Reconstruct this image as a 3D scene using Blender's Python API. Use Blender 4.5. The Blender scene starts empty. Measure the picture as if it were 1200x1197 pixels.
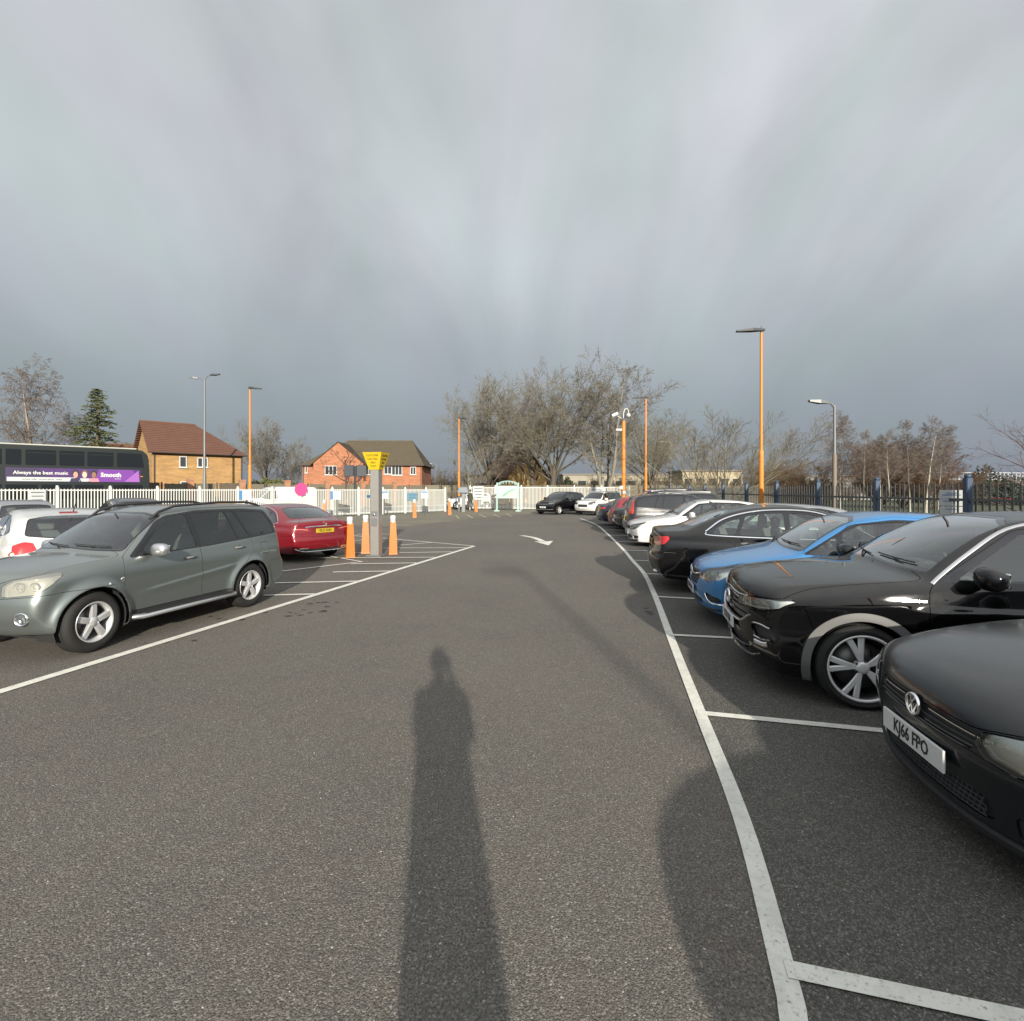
import bpy, math, random
import numpy as np
from math import radians as R, sin, cos, pi

# ------------------------------------------------------------------ camera, sky, sun, exposure
scn = bpy.context.scene
COL = scn.collection
CAMZ = 1.75
cam_d = bpy.data.cameras.new("camera")
cam = bpy.data.objects.new("camera", cam_d); COL.objects.link(cam)
cam.location = (0, 0, CAMZ); cam.rotation_euler = (R(90), 0, 0)
cam_d.sensor_width = 36; cam_d.lens = 18.0
cam_d.shift_y = -24.5/1200
cam_d.clip_start = 0.08; cam_d.clip_end = 3000
scn.camera = cam

SUN_EL = 17.0
SHX, SHY = -0.157, 1.0                      # direction in which shadows fall
sn = math.hypot(SHX, SHY); SHX /= sn; SHY /= sn
sun_d = bpy.data.lights.new("sun", 'SUN'); sun_d.energy = 3.8; sun_d.angle = R(0.85)
sun_d.color = (1.0, 0.925, 0.80)
sun = bpy.data.objects.new("sun", sun_d); COL.objects.link(sun)
sun.rotation_euler = (R(90 - SUN_EL), 0, math.atan2(SHY, SHX) - pi/2)
SUNV = (-SHX*cos(R(SUN_EL)), -SHY*cos(R(SUN_EL)), sin(R(SUN_EL)))

world = bpy.data.worlds.new("World"); scn.world = world; world.use_nodes = True
wt = world.node_tree; wt.nodes.clear()
def wn(t, **k):
    n = wt.nodes.new(t)
    for a, v in k.items(): setattr(n, a, v)
    return n
def wm(op, a, b=None, c=None):
    n = wn('ShaderNodeMath', operation=op)
    for i, v in enumerate((a, b, c)):
        if v is None: continue
        if isinstance(v, (int, float)): n.inputs[i].default_value = v
        else: wt.links.new(v, n.inputs[i])
    return n.outputs[0]
tc = wn('ShaderNodeTexCoord'); sep = wn('ShaderNodeSeparateXYZ'); wt.links.new(tc.outputs['Generated'], sep.inputs[0])
dx, dy, dz = sep.outputs
hl = wm('SQRT', wm('ADD', wm('MULTIPLY', dx, dx), wm('ADD', wm('MULTIPLY', dy, dy), 1e-4)))
el = wm('MAXIMUM', dz, 0.0)
comb = wn('ShaderNodeCombineXYZ')                # streaks hang down: fine in azimuth, long in height
zz = wm('ADD', el, .72)                         # cloud layer overhead, its bands running away from the viewer
wt.links.new(wm('MULTIPLY', wm('DIVIDE', dx, zz), 3.3), comb.inputs[0])
wt.links.new(wm('MULTIPLY', wm('DIVIDE', dy, zz), 1.15), comb.inputs[1])
n1 = wn('ShaderNodeTexNoise'); n1.inputs['Scale'].default_value = 1.15; n1.inputs['Detail'].default_value = 4.5; n1.inputs['Roughness'].default_value = .5
n1.inputs['Distortion'].default_value = 1.1
off = wn('ShaderNodeVectorMath', operation='ADD'); wt.links.new(comb.outputs[0], off.inputs[0]); off.inputs[1].default_value = (3.1, 2, 0)   # which piece of cloud hangs where
wt.links.new(off.outputs[0], n1.inputs['Vector'])
n2 = wn('ShaderNodeTexNoise'); n2.inputs['Scale'].default_value = 1.6; n2.inputs['Detail'].default_value = 4
wt.links.new(tc.outputs['Generated'], n2.inputs['Vector'])
streak = wm('ADD', wm('MULTIPLY', wm('SUBTRACT', n1.outputs[0], .5), 0.62), wm('MULTIPLY', wm('SUBTRACT', n2.outputs[0], .5), 1.0))
fade = wm('MINIMUM', wm('MULTIPLY', wm('MAXIMUM', wm('SUBTRACT', el, .03), 0), 3.0), 1.0)
ramp = wn('ShaderNodeValToRGB'); wt.links.new(el, ramp.inputs[0])
cr = ramp.color_ramp; cr.interpolation = 'B_SPLINE'
pts = [(0.0, (.95, 1.13, 1.40)), (.07, (1.0, 1.15, 1.38)), (.2, (1.50, 1.64, 1.77)), (.38, (2.10, 2.22, 2.29)), (.6, (2.25, 2.33, 2.38)), (.85, (2.3, 2.36, 2.5)), (1.0, (2.5, 2.55, 2.7))]
while len(cr.elements) < len(pts): cr.elements.new(.5)
for e, (p, c) in zip(cr.elements, pts): e.position = p; e.color = (c[0]/3, c[1]/3, c[2]/3, 1)
mul = wn('ShaderNodeVectorMath', operation='SCALE'); wt.links.new(ramp.outputs[0], mul.inputs[0])
sd = wn('ShaderNodeVectorMath', operation='DOT_PRODUCT'); wt.links.new(tc.outputs['Generated'], sd.inputs[0]); sd.inputs[1].default_value = SUNV
lit = wm('MULTIPLY', wm('POWER', wm('MAXIMUM', wm('ADD', wm('MULTIPLY', sd.outputs['Value'], .5), .5), 0), 2.0), 1.5)   # thinner cloud on the sun's side
amp = wm('MULTIPLY', wm('ADD', wm('ADD', 1.0, lit), wm('MULTIPLY', streak, fade)), 3.0*1.16)
wt.links.new(amp, mul.inputs['Scale'])
n3 = wn('ShaderNodeTexNoise'); n3.inputs['Scale'].default_value = 2.3; n3.inputs['Detail'].default_value = 2; wt.links.new(comb.outputs[0], n3.inputs['Vector'])
hr = wn('ShaderNodeValToRGB'); wt.links.new(n3.outputs[0], hr.inputs[0]); hr.color_ramp.elements[0].position = .36; hr.color_ramp.elements[1].position = .64
hr.color_ramp.elements[0].color = (.955, 1.0, .975, 1); hr.color_ramp.elements[1].color = (1.0, .98, 1.01, 1)
tint = wn('ShaderNodeMix', data_type='RGBA', blend_type='MULTIPLY'); tint.inputs[0].default_value = 1.0; wt.links.new(mul.outputs[0], tint.inputs[6]); wt.links.new(hr.outputs[0], tint.inputs[7])
sky = wn('ShaderNodeTexSky'); sky.sky_type = 'NISHITA'; sky.sun_disc = False
sky.sun_elevation = R(SUN_EL); sky.sun_rotation = math.atan2(SUNV[0], SUNV[1]); sky.air_density = 1.2; sky.dust_density = 2
mixs = wn('ShaderNodeMix', data_type='RGBA'); mixs.inputs[0].default_value = 0.94
wt.links.new(sky.outputs[0], mixs.inputs[6]); wt.links.new(tint.outputs[2], mixs.inputs[7])
bg = wn('ShaderNodeBackground'); bg.inputs['Strength'].default_value = 0.1; wt.links.new(mixs.outputs[2], bg.inputs[0])
wo = wn('ShaderNodeOutputWorld'); wt.links.new(bg.outputs[0], wo.inputs[0])

vs = scn.view_settings; vs.view_transform = 'Standard'; vs.look = 'None'; vs.exposure = 1.0; vs.gamma = 1; vs.use_curve_mapping = False
scn.render.engine = 'CYCLES'
scn.cycles.use_denoising = True
scn.cycles.max_bounces = 7; scn.cycles.transparent_max_bounces = 12
scn.cycles.caustics_reflective = False; scn.cycles.caustics_refractive = False

# ------------------------------------------------------------------ materials
MATS = {}
def mat(name, col, rough=.6, metal=0., coat=0., coatr=.03, var=0., vscale=3., bump=0., bscale=40., spec=.5, twoside=None, rvar=0., dust=0.):
    if name in MATS: return MATS[name]
    m = bpy.data.materials.new(name); m.use_nodes = True; t = m.node_tree; b = t.nodes['Principled BSDF']
    b.inputs['Base Color'].default_value = (*col, 1); b.inputs['Roughness'].default_value = rough
    b.inputs['Metallic'].default_value = metal; b.inputs['Coat Weight'].default_value = coat
    b.inputs['Coat Roughness'].default_value = coatr; b.inputs['Specular IOR Level'].default_value = spec
    L = t.links; top = b.outputs[0]
    if var or bump or rvar or dust:
        co = t.nodes.new('ShaderNodeTexCoord')
    if var or rvar:
        n = t.nodes.new('ShaderNodeTexNoise'); n.inputs['Scale'].default_value = vscale; n.inputs['Detail'].default_value = 5; n.inputs['Roughness'].default_value = .65
        L.new(co.outputs['Object'], n.inputs['Vector'])
    if var:
        mx = t.nodes.new('ShaderNodeMix'); mx.data_type = 'RGBA'; L.new(n.outputs[0], mx.inputs[0])
        mx.inputs[6].default_value = (*[c*(1-var) for c in col], 1); mx.inputs[7].default_value = (*[min(1, c*(1+var)) for c in col], 1)
        L.new(mx.outputs[2], b.inputs['Base Color'])
    if rvar:
        mr = t.nodes.new('ShaderNodeMapRange'); L.new(n.outputs[0], mr.inputs[0]); mr.inputs[1].default_value = .35; mr.inputs[2].default_value = .7
        mr.inputs[3].default_value = max(0, coatr); mr.inputs[4].default_value = coatr+rvar
        L.new(mr.outputs[0], b.inputs['Coat Roughness'])
    if dust:
        ge = t.nodes.new('ShaderNodeNewGeometry'); sx = t.nodes.new('ShaderNodeSeparateXYZ'); L.new(ge.outputs['Normal'], sx.inputs[0])
        dn = t.nodes.new('ShaderNodeTexNoise'); dn.inputs['Scale'].default_value = 5; dn.inputs['Detail'].default_value = 6; dn.inputs['Roughness'].default_value = .7; L.new(co.outputs['Object'], dn.inputs['Vector'])
        r1 = t.nodes.new('ShaderNodeMapRange'); L.new(sx.outputs[2], r1.inputs[0]); r1.inputs[1].default_value = .25; r1.inputs[2].default_value = .95; r1.inputs[4].default_value = dust
        r2 = t.nodes.new('ShaderNodeMapRange'); L.new(dn.outputs[0], r2.inputs[0]); r2.inputs[1].default_value = .2; r2.inputs[2].default_value = .8; r2.inputs[3].default_value = .75; r2.inputs[4].default_value = 1.2
        mm = t.nodes.new('ShaderNodeMath'); mm.operation = 'MULTIPLY'; L.new(r1.outputs[0], mm.inputs[0]); L.new(r2.outputs[0], mm.inputs[1])
        df = t.nodes.new('ShaderNodeBsdfDiffuse'); df.inputs[0].default_value = (.30, .30, .28, 1); dm = t.nodes.new('ShaderNodeMixShader'); L.new(mm.outputs[0], dm.inputs[0]); L.new(b.outputs[0], dm.inputs[1]); L.new(df.outputs[0], dm.inputs[2]); top = dm.outputs[0]
    if bump:
        n2 = t.nodes.new('ShaderNodeTexNoise'); n2.inputs['Scale'].default_value = bscale; n2.inputs['Detail'].default_value = 3
        L.new(co.outputs['Object'], n2.inputs['Vector'])
        bp = t.nodes.new('ShaderNodeBump'); bp.inputs['Strength'].default_value = bump; bp.inputs['Distance'].default_value = .01
        L.new(n2.outputs[0], bp.inputs['Height']); L.new(bp.outputs[0], b.inputs['Normal'])
    if twoside:
        g = t.nodes.new('ShaderNodeNewGeometry'); d = t.nodes.new('ShaderNodeBsdfDiffuse'); d.inputs[0].default_value = (*twoside, 1)
        ms = t.nodes.new('ShaderNodeMixShader'); L.new(g.outputs['Backfacing'], ms.inputs[0]); L.new(top, ms.inputs[1]); L.new(d.outputs[0], ms.inputs[2])
        L.new(ms.outputs[0], t.nodes['Material Output'].inputs[0])
    MATS[name] = m
    return m

def glass(name, tint, base=.04, dust=.0, gain=1.6):
    if name in MATS: return MATS[name]
    m = bpy.data.materials.new(name); m.use_nodes = True; t = m.node_tree; t.nodes.clear(); L = t.links
    o = t.nodes.new('ShaderNodeOutputMaterial'); tr = t.nodes.new('ShaderNodeBsdfTransparent'); tr.inputs[0].default_value = (*tint, 1)
    gl = t.nodes.new('ShaderNodeBsdfGlossy'); gl.inputs['Roughness'].default_value = .01; gl.inputs[0].default_value = (1, 1, 1, 1)
    fr = t.nodes.new('ShaderNodeFresnel'); fr.inputs[0].default_value = 1.52
    # two surfaces of the pane reflect
    a = t.nodes.new('ShaderNodeMath'); a.operation = 'MULTIPLY_ADD'; L.new(fr.outputs[0], a.inputs[0]); a.inputs[1].default_value = gain; a.inputs[2].default_value = base*0.5; a.use_clamp = True
    ms = t.nodes.new('ShaderNodeMixShader'); L.new(a.outputs[0], ms.inputs[0]); L.new(tr.outputs[0], ms.inputs[1]); L.new(gl.outputs[0], ms.inputs[2])
    out = ms.outputs[0]
    if dust:
        df = t.nodes.new('ShaderNodeBsdfDiffuse'); df.inputs[0].default_value = (.45, .45, .42, 1)
        m2 = t.nodes.new('ShaderNodeMixShader'); m2.inputs[0].default_value = dust; L.new(out, m2.inputs[1]); L.new(df.outputs[0], m2.inputs[2]); out = m2.outputs[0]
    L.new(out, o.inputs[0]); MATS[name] = m
    return m

INT = (.17, .17, .165)
def paint(name, col, metal=.0, rough=.32, var=0., rv=.06, coatr=.02, spec=.25, dust=.12):
    return mat('paint '+name, col, rough, metal, 1.0, coatr, spec=spec, dust=dust, twoside=INT, rvar=rv, vscale=4.)
M_GLASS = glass('car glass', (.72, .80, .75), base=.0, dust=.006, gain=2.3)
M_PRIV = glass('privacy glass', (.12, .13, .13), dust=.008)
M_CLEAR = glass('lamp cover', (.93, .95, .95), dust=.01)
M_FOGGY = glass('aged lamp cover', (.85, .83, .72), dust=.32)
M_BLK = mat('black plastic', (.022, .022, .023), .55, var=.2, bump=.15, bscale=300)
M_GREY = mat('grey plastic', (.06, .061, .062), .6, var=.15)
M_GLOSSBLK = mat('gloss black', (.008, .008, .009), .08, coat=.6)
M_RUB = mat('tyre rubber', (.013, .0125, .012), .8, var=.3, vscale=14, bump=.2, bscale=120)
M_ALLOY = mat('alloy', (.55, .55, .55), .32, .5)
M_ALLOYD = mat('dark alloy', (.03, .03, .032), .35, .4, coat=.5)
M_CHROME = mat('chrome', (.85, .85, .86), .08, 1.0)
M_SATIN = mat('satin silver', (.62, .62, .62), .3, .9)
M_DISC = mat('brake disc', (.2, .19, .18), .45, .8)
M_SEAT = mat('seat cloth', (.13, .13, .13), .9, var=.3, vscale=20)
M_DASH = mat('dashboard', (.06, .06, .06), .7)
M_RED = mat('red lens', (.42, .008, .012), .18, coat=1., twoside=INT)
M_REDD = mat('deep red lens', (.16, .005, .008), .15, coat=1.)
M_AMB = mat('amber lens', (.75, .18, .02), .2, coat=1.)
M_WLENS = mat('white lens', (.75, .72, .7), .15, coat=1.)
M_HOUS = mat('lamp housing', (.10, .10, .105), .25, .5)
M_HOUSL = mat('bright lamp housing', (.75, .74, .66), .22, .75)
M_PLW = mat('white plate', (.6, .6, .58), .35, var=.05)
M_PLY = mat('yellow plate', (.40, .28, .02), .35)
M_INK = mat('plate ink', (.012, .012, .012), .5)
M_WHITE = mat('white paintwork', (.55, .55, .53), .45, var=.05)
M_LINER = mat('arch liner', (.012, .012, .012), .9)

# ------------------------------------------------------------------ object helpers
def tag(o, label=None, cat=None, group=None, kind=None):
    if label: o['label'] = label
    if cat: o['category'] = cat
    if group: o['group'] = group
    if kind: o['kind'] = kind
    return o
def thing(name, label, cat, loc=(0, 0, 0), rz=0., group=None):
    o = bpy.data.objects.new(name, None); COL.objects.link(o); o.location = loc; o.rotation_euler = (0, 0, rz); o.empty_display_size = .2
    return tag(o, label, cat, group)
def add(name, me, m=None, parent=None, loc=None, rz=None):
    o = bpy.data.objects.new(name, me); COL.objects.link(o)
    if m is not None and not me.materials:
        for q in (m if isinstance(m, (list, tuple)) else [m]): me.materials.append(q)
    if parent: o.parent = parent
    if loc is not None: o.location = loc
    if rz is not None: o.rotation_euler = (0, 0, rz)
    return o
def copy_tree(o, parent=None):
    c = o.copy(); COL.objects.link(c); c.parent = parent
    for ch in o.children: copy_tree(ch, c)
    return c

class MB:
    """collects simple solids into one mesh"""
    def __init__(s): s.v = []; s.f = []; s.m = []; s.sm = []
    def _add(s, v, f, mi=0, smooth=False):
        b = len(s.v); s.v += [tuple(p) for p in v]
        for q in f: s.f.append([i+b for i in q]); s.m.append(mi); s.sm.append(smooth)
    def box(s, c, d, rz=0., mi=0, tap=(1, 1), bev=0.):
        cx, cy, cz = c; hx, hy, hz = d[0]/2, d[1]/2, d[2]/2
        ca, sa = cos(rz), sin(rz)
        if bev <= 0:
            p = []
            for z, t in ((-hz, (1, 1)), (hz, tap)):
                for x, y in ((-hx, -hy), (hx, -hy), (hx, hy), (-hx, hy)):
                    x *= t[0]; y *= t[1]; p.append((cx+x*ca-y*sa, cy+x*sa+y*ca, cz+z))
            s._add(p, [(3, 2, 1, 0), (4, 5, 6, 7), (0, 1, 5, 4), (1, 2, 6, 5), (2, 3, 7, 6), (3, 0, 4, 7)], mi)
        else:
            rings = []
            for z, ins, t in ((-hz, bev, (1, 1)), (-hz+bev, 0, (1, 1)), (hz-bev, 0, tap), (hz, bev, tap)):
                ring = []
                for sx, sy in ((-1, -1), (1, -1), (1, 1), (-1, 1)):
                    X = hx*t[0]-ins; Y = hy*t[1]-ins; b2 = min(bev, X*.5, Y*.5)
                    cc = ((sx*X, sy*(Y-b2)), (sx*(X-b2), sy*Y)); cc = cc if sx*sy > 0 and False else cc
                    if (sx, sy) in ((-1, -1), (1, 1)): ring += [cc[0], cc[1]]
                    else: ring += [cc[1], cc[0]]
                rings.append([(cx+x*ca-y*sa, cy+x*sa+y*ca, cz+z) for x, y in ring])
            p = sum(rings, []); f = [tuple(range(7, -1, -1)), tuple(range(24, 32))]
            for k in range(3):
                for i in range(8): j = (i+1) % 8; f.append((k*8+i, k*8+j, k*8+8+j, k*8+8+i))
            s._add(p, f, mi)
        return s
    def tube(s, pts, r, n=8, mi=0, cap=True, smooth=True, flat=1.):
        pts = [np.array(p, float) for p in pts]; N = len(pts)
        rr = r if isinstance(r, (list, tuple)) else [r]*N
        V = []; up = None
        for i, p in enumerate(pts):
            t = pts[min(i+1, N-1)]-pts[max(i-1, 0)]; t /= (np.linalg.norm(t)+1e-9)
            if up is None: up = np.array((0, 0, 1.)) if abs(t[2]) < .9 else np.array((1., 0, 0))
            a = np.cross(t, up); a /= (np.linalg.norm(a)+1e-9); b = np.cross(a, t); up = b
            for k in range(n):
                q = 2*pi*k/n; V.append(p+a*cos(q)*rr[i]+b*sin(q)*rr[i]*flat)
        F = [(i*n+k, i*n+(k+1) % n, (i+1)*n+(k+1) % n, (i+1)*n+k) for i in range(N-1) for k in range(n)]
        s._add(V, F, mi, smooth)
        if cap:
            s._add(V[:n], [tuple(range(n))], mi); s._add(V[-n:], [tuple(range(n-1, -1, -1))], mi)
        return s
    def lathe(s, prof, n=32, c=(0, 0, 0), axis='z', mi=0, smooth=True, closed=False):
        V = []
        for r, h in prof:
            for k in range(n):
                a = 2*pi*k/n
                if axis == 'z': V.append((c[0]+r*cos(a), c[1]+r*sin(a), c[2]+h))
                else: V.append((c[0]+r*cos(a), c[1]+h, c[2]-r*sin(a)))
        m = len(prof); F = []
        for i in range(m if closed else m-1):
            i2 = (i+1) % m
            for k in range(n): F.append((i*n+k, i*n+(k+1) % n, i2*n+(k+1) % n, i2*n+k))
        s._add(V, F, mi, smooth); return s
    def prism(s, poly, y0, y1, plane='xz', mi=0, hole=None):
        """extrude a 2D outline"""
        n = len(poly)
        def P(a, b, h): return {'xz': (a, h, b), 'xy': (a, b, h), 'yz': (h, a, b)}[plane]
        V = [P(a, b, y0) for a, b in poly]+[P(a, b, y1) for a, b in poly]
        F = [tuple(range(n)), tuple(range(2*n-1, n-1, -1))]+[(i, i+n, (i+1) % n+n, (i+1) % n) for i in range(n)]
        s._add(V, F, mi); return s
    def quad(s, *p, mi=0): s._add(p, [tuple(range(len(p)))], mi); return s
    def ball(s, c, r, n=12, mi=0, sc=(1, 1, 1), power=1.):
        V = []; F = []; m = n//2+1
        def pw(v): return math.copysign(abs(v)**power, v)
        for i in range(m):
            th = pi*i/(m-1)
            for k in range(n):
                ph = 2*pi*k/n
                V.append((c[0]+r*sc[0]*pw(sin(th))*pw(cos(ph)), c[1]+r*sc[1]*pw(sin(th))*pw(sin(ph)), c[2]+r*sc[2]*pw(cos(th))))
        for i in range(m-1):
            for k in range(n): F.append((i*n+k, (i+1)*n+k, (i+1)*n+(k+1) % n, i*n+(k+1) % n))
        s._add(V, F, mi, True); return s
    def mesh(s, name='mesh', mats=None):
        me = bpy.data.meshes.new(name); me.from_pydata(s.v, [], s.f)
        me.polygons.foreach_set('material_index', s.m); me.polygons.foreach_set('use_smooth', s.sm)
        if mats is not None:
            for q in (mats if isinstance(mats, (list, tuple)) else [mats]): me.materials.append(q)
        me.validate(clean_customdata=False); me.update(); return me
    def build(s, name, mats, parent=None, **k): return add(name, s.mesh(name, mats), None, parent, **k)

def text_mesh(txt, size, m, name='lettering', parent=None, loc=(0, 0, 0), rot=(0, 0, 0), extrude=.001, align='CENTER', sx=1., bold=0.):
    cu = bpy.data.curves.new(name, 'FONT'); cu.body = txt; cu.size = size; cu.align_x = align; cu.align_y = 'CENTER'; cu.extrude = extrude
    cu.resolution_u = 2; cu.offset = bold
    ob = bpy.data.objects.new(name, cu); COL.objects.link(ob); bpy.context.view_layer.update()
    me = bpy.data.meshes.new_from_object(ob.evaluated_get(bpy.context.evaluated_depsgraph_get()))
    bpy.data.objects.remove(ob); me.materials.clear(); me.materials.append(m)
    o = add(name, me, None, parent); o.location = loc; o.rotation_euler = rot; o.scale = (sx, 1, 1)
    return o

def G(px, py, z=0.):
    """ground point seen at a pixel of the photograph"""
    Y = 600*(CAMZ-z)/(py-574.0); return ((px-600)/600*Y, Y)
# ------------------------------------------------------------------ car bodies: an implicit shell, meshed once and cut into panels
def catmull(pts, n=6, closed=False):
    p = np.array(pts, float); N = len(p); out = []
    rng = range(N) if closed else range(N-1)
    for i in rng:
        p0, p1, p2, p3 = (p[(i-1) % N] if closed or i > 0 else 2*p[0]-p[1]), p[i], p[(i+1) % N], (p[(i+2) % N] if closed or i+2 < N else 2*p[-1]-p[-2])
        for k in range(n):
            t = k/n; out.append(.5*((2*p1)+(-p0+p2)*t+(2*p0-5*p1+4*p2-p3)*t*t+(-p0+3*p1-3*p2+p3)*t**3))
    if not closed: out.append(p[-1])
    return np.array(out)
def fillet(poly, r):
    p = [np.array(q[:2], float) for q in poly]; out = []; n = len(p)
    for i in range(n):
        a, b, c = p[i-1], p[i], p[(i+1) % n]; la = np.linalg.norm(a-b); lc = np.linalg.norm(c-b)
        rr = poly[i][2] if len(poly[i]) > 2 else r
        d = min(rr, la*.48, lc*.48)
        if d < 1e-4: out.append(b); continue
        s = b+(a-b)/la*d; e = b+(c-b)/lc*d
        for t in (0, .25, .5, .75, 1): out.append(s*(1-t)**2+2*b*t*(1-t)+e*t*t)
    return np.array(out)
def sdpoly(P, poly):
    poly = np.asarray(poly, float); x = P[:, 0]; z = P[:, 1]
    d2 = np.full(len(P), 1e9); ins = np.zeros(len(P), bool); n = len(poly)
    for i in range(n):
        a = poly[i]; b = poly[(i+1) % n]; ex, ez = b-a; L2 = ex*ex+ez*ez
        if L2 < 1e-12: continue
        wx = x-a[0]; wz = z-a[1]; t = np.clip((wx*ex+wz*ez)/L2, 0, 1)
        d2 = np.minimum(d2, (wx-ex*t)**2+(wz-ez*t)**2)
        if a[1] != b[1]:
            c = ((a[1] > z) != (b[1] > z)) & (x < (b[0]-a[0])*(z-a[1])/(b[1]-a[1])+a[0]); ins ^= c
    d = np.sqrt(d2); return np.where(ins, -d, d)
def smax(a, b, k):
    h = np.maximum(k-np.abs(a-b), 0)/k; return np.maximum(a, b)+h*h*k*.25
def sstep(x, a, b):
    t = np.clip((x-a)/(b-a), 0, 1); return t*t*(3-2*t)
def blur(T, s):
    k = np.exp(-.5*(np.arange(-int(3*s+1), int(3*s+2))/s)**2); k /= k.sum()
    for ax in (0, 1):
        T = np.apply_along_axis(lambda v: np.convolve(np.pad(v, len(k)//2, mode='edge'), k, 'valid'), ax, T)
    return T

class Shell:
    def __init__(s, S, h=.024):
        s.S = S; s.L = L = S['L']; s.W = S['W']/2
        g = .01; s.g = g; s.x0 = -.3; s.z0 = 0.
        nx = int((L+.6)/g)+1; nz = int(2.3/g)+1 if S['H'] > 1.8 else int(1.9/g)+1
        X, Z = np.meshgrid(s.x0+np.arange(nx)*g, s.z0+np.arange(nz)*g, indexing='ij')
        out = S['prof']
        T = sdpoly(np.stack([X.ravel(), Z.ravel()], 1), out).reshape(nx, nz)
        s.T = blur(T, S.get('blur', 1.6))
        xs = np.arange(0, L+.01, .02); s.xs = xs
        def tab(p):
            q = catmull(p, 8); return np.interp(xs, q[:, 0], q[:, 1])
        s.plan = tab(S['plan']); s.belt = tab(S['belt'])
        s.bow = tab(S.get('bow', [(0, .26), (.5, .24), (1.3, .17), (1.9, .12), (2.4, 0), (2.9, -.08), (3.3, -.12), (L-.4, -.14), (L, -.2)]))
        zs = np.arange(0, 2.3, .01); q = catmull(S['sec'], 8); s.zs = zs
        v = np.interp(zs, q[:, 0], q[:, 1]); k = np.ones(3)/3; s.sec = np.convolve(np.pad(v, 1, mode='edge'), k, 'valid')
        s.tum = math.tan(R(S.get('tum', 24))); s.k = S.get('k', .10)
        s.mesh(h)
    def samp(s, x, z):
        i = (x-s.x0)/s.g; j = (z-s.z0)/s.g
        i = np.clip(i, 0, s.T.shape[0]-1.001); j = np.clip(j, 0, s.T.shape[1]-1.001)
        a = i.astype(int); b = j.astype(int); u = i-a; v = j-b; T = s.T
        return (T[a, b]*(1-u)+T[a+1, b]*u)*(1-v)+(T[a, b+1]*(1-u)+T[a+1, b+1]*u)*v
    def Wd(s, x, z):
        S = s.S; zb = np.interp(x, s.xs, s.belt); w = np.interp(x, s.xs, s.plan)*s.W-np.interp(z, s.zs, s.sec)
        zt = z-zb; sp = .5*(zt+np.sqrt(zt*zt+.0009))
        w = w-s.tum*sp-S.get('tcurve', .10)*sp*sp
        for (xa, za, xb, zb2, dep, wid, side) in S.get('crease', []):
            zl = za+(x-xa)/(xb-xa)*(zb2-za); d = (z-zl)*side; m = sstep(x, xa-.12, xa+.25)*(1-sstep(x, xb-.25, xb+.12))
            w = w+dep*m*np.where(d > 0, np.exp(-(d/wid)**2), np.exp(-(d/(wid*.28))**2))
        for xc in (S['fo'], S['fo']+S['wb']):
            r = np.hypot(x-xc, z-S['wr']); Ra = S['ar']
            w = w+S.get('flare', .018)*np.exp(-((r-Ra)/S.get('fw', .07))**2)*(r > Ra-.1)
        return w
    def F(s, p):
        x, y, z = p[:, 0], np.abs(p[:, 1]), p[:, 2]
        b = np.interp(x, s.xs, s.bow)
        xp = x-b*np.power(y/s.W, 2.5); zp = z+s.S.get('crown', .06)*y*y*sstep(z, .45, .85)
        a = s.samp(xp, zp)*.97
        c = (y-s.Wd(x, z))*.95
        kk = s.k*(.55+.45*sstep(z, .5, .9))
        return smax(a, c, kk)
    def grad(s, p, e=.012):
        g = np.zeros_like(p)
        for k in range(3):
            q = p.copy(); q[:, k] += e; r = p.copy(); r[:, k] -= e
            if k == 1:
                r[:, 1] = r[:, 1]
            g[:, k] = (s.F(q)-s.F(r))/(2*e)
        return g
    def mesh(s, h):
        L, W = s.L, s.W+.06; H = s.S['H']+.06
        xs = np.arange(-.06, L+.08, h); ys = -h/2+np.arange(int(W/h)+2)*h; zs = np.arange(.1, H+h, h)
        nx, ny, nz = len(xs), len(ys), len(zs)
        X, Y, Z = np.meshgrid(xs, ys, zs, indexing='ij')
        F = s.F(np.stack([X.ravel(), Y.ravel(), Z.ravel()], 1)).reshape(nx, ny, nz)
        sg = F < 0
        acc = np.zeros((nx-1, ny-1, nz-1, 3)); cnt = np.zeros((nx-1, ny-1, nz-1))
        P = np.stack([X, Y, Z], -1)
        edges = []
        for ax in range(3):
            sl0 = [slice(None)]*3; sl1 = [slice(None)]*3; sl0[ax] = slice(0, -1); sl1[ax] = slice(1, None)
            a = F[tuple(sl0)]; b = F[tuple(sl1)]; cr = (a < 0) != (b < 0)
            I = np.argwhere(cr); fa = a[cr]; fb = b[cr]; t = fa/(fa-fb)
            p = P[tuple(sl0)][cr].copy(); p[:, ax] += t*h
            o = [k for k in range(3) if k != ax]
            quad = []
            for da, db in ((0, 0), (-1, 0), (-1, -1), (0, -1)):
                c = I.copy(); c[:, o[0]] += da; c[:, o[1]] += db
                quad.append(c)
            ok = np.ones(len(I), bool)
            for c in quad:
                ok2 = ((c >= 0).all(1)) & (c[:, 0] < nx-1) & (c[:, 1] < ny-1) & (c[:, 2] < nz-1)
                cc = c[ok2]; np.add.at(acc, (cc[:, 0], cc[:, 1], cc[:, 2]), p[ok2]); np.add.at(cnt, (cc[:, 0], cc[:, 1], cc[:, 2]), 1)
                ok &= ok2
            flip = (fa < 0)
            if ax == 1: flip = ~flip
            edges.append(([c[ok] for c in quad], flip[ok]))
        idx = -np.ones((nx-1, ny-1, nz-1), int); m = cnt > 0; idx[m] = np.arange(m.sum())
        V = acc[m]/cnt[m][:, None]; cell_j = np.argwhere(m)[:, 1]
        mid = cell_j == 0; V[mid, 1] = 0
        faces = []
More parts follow.
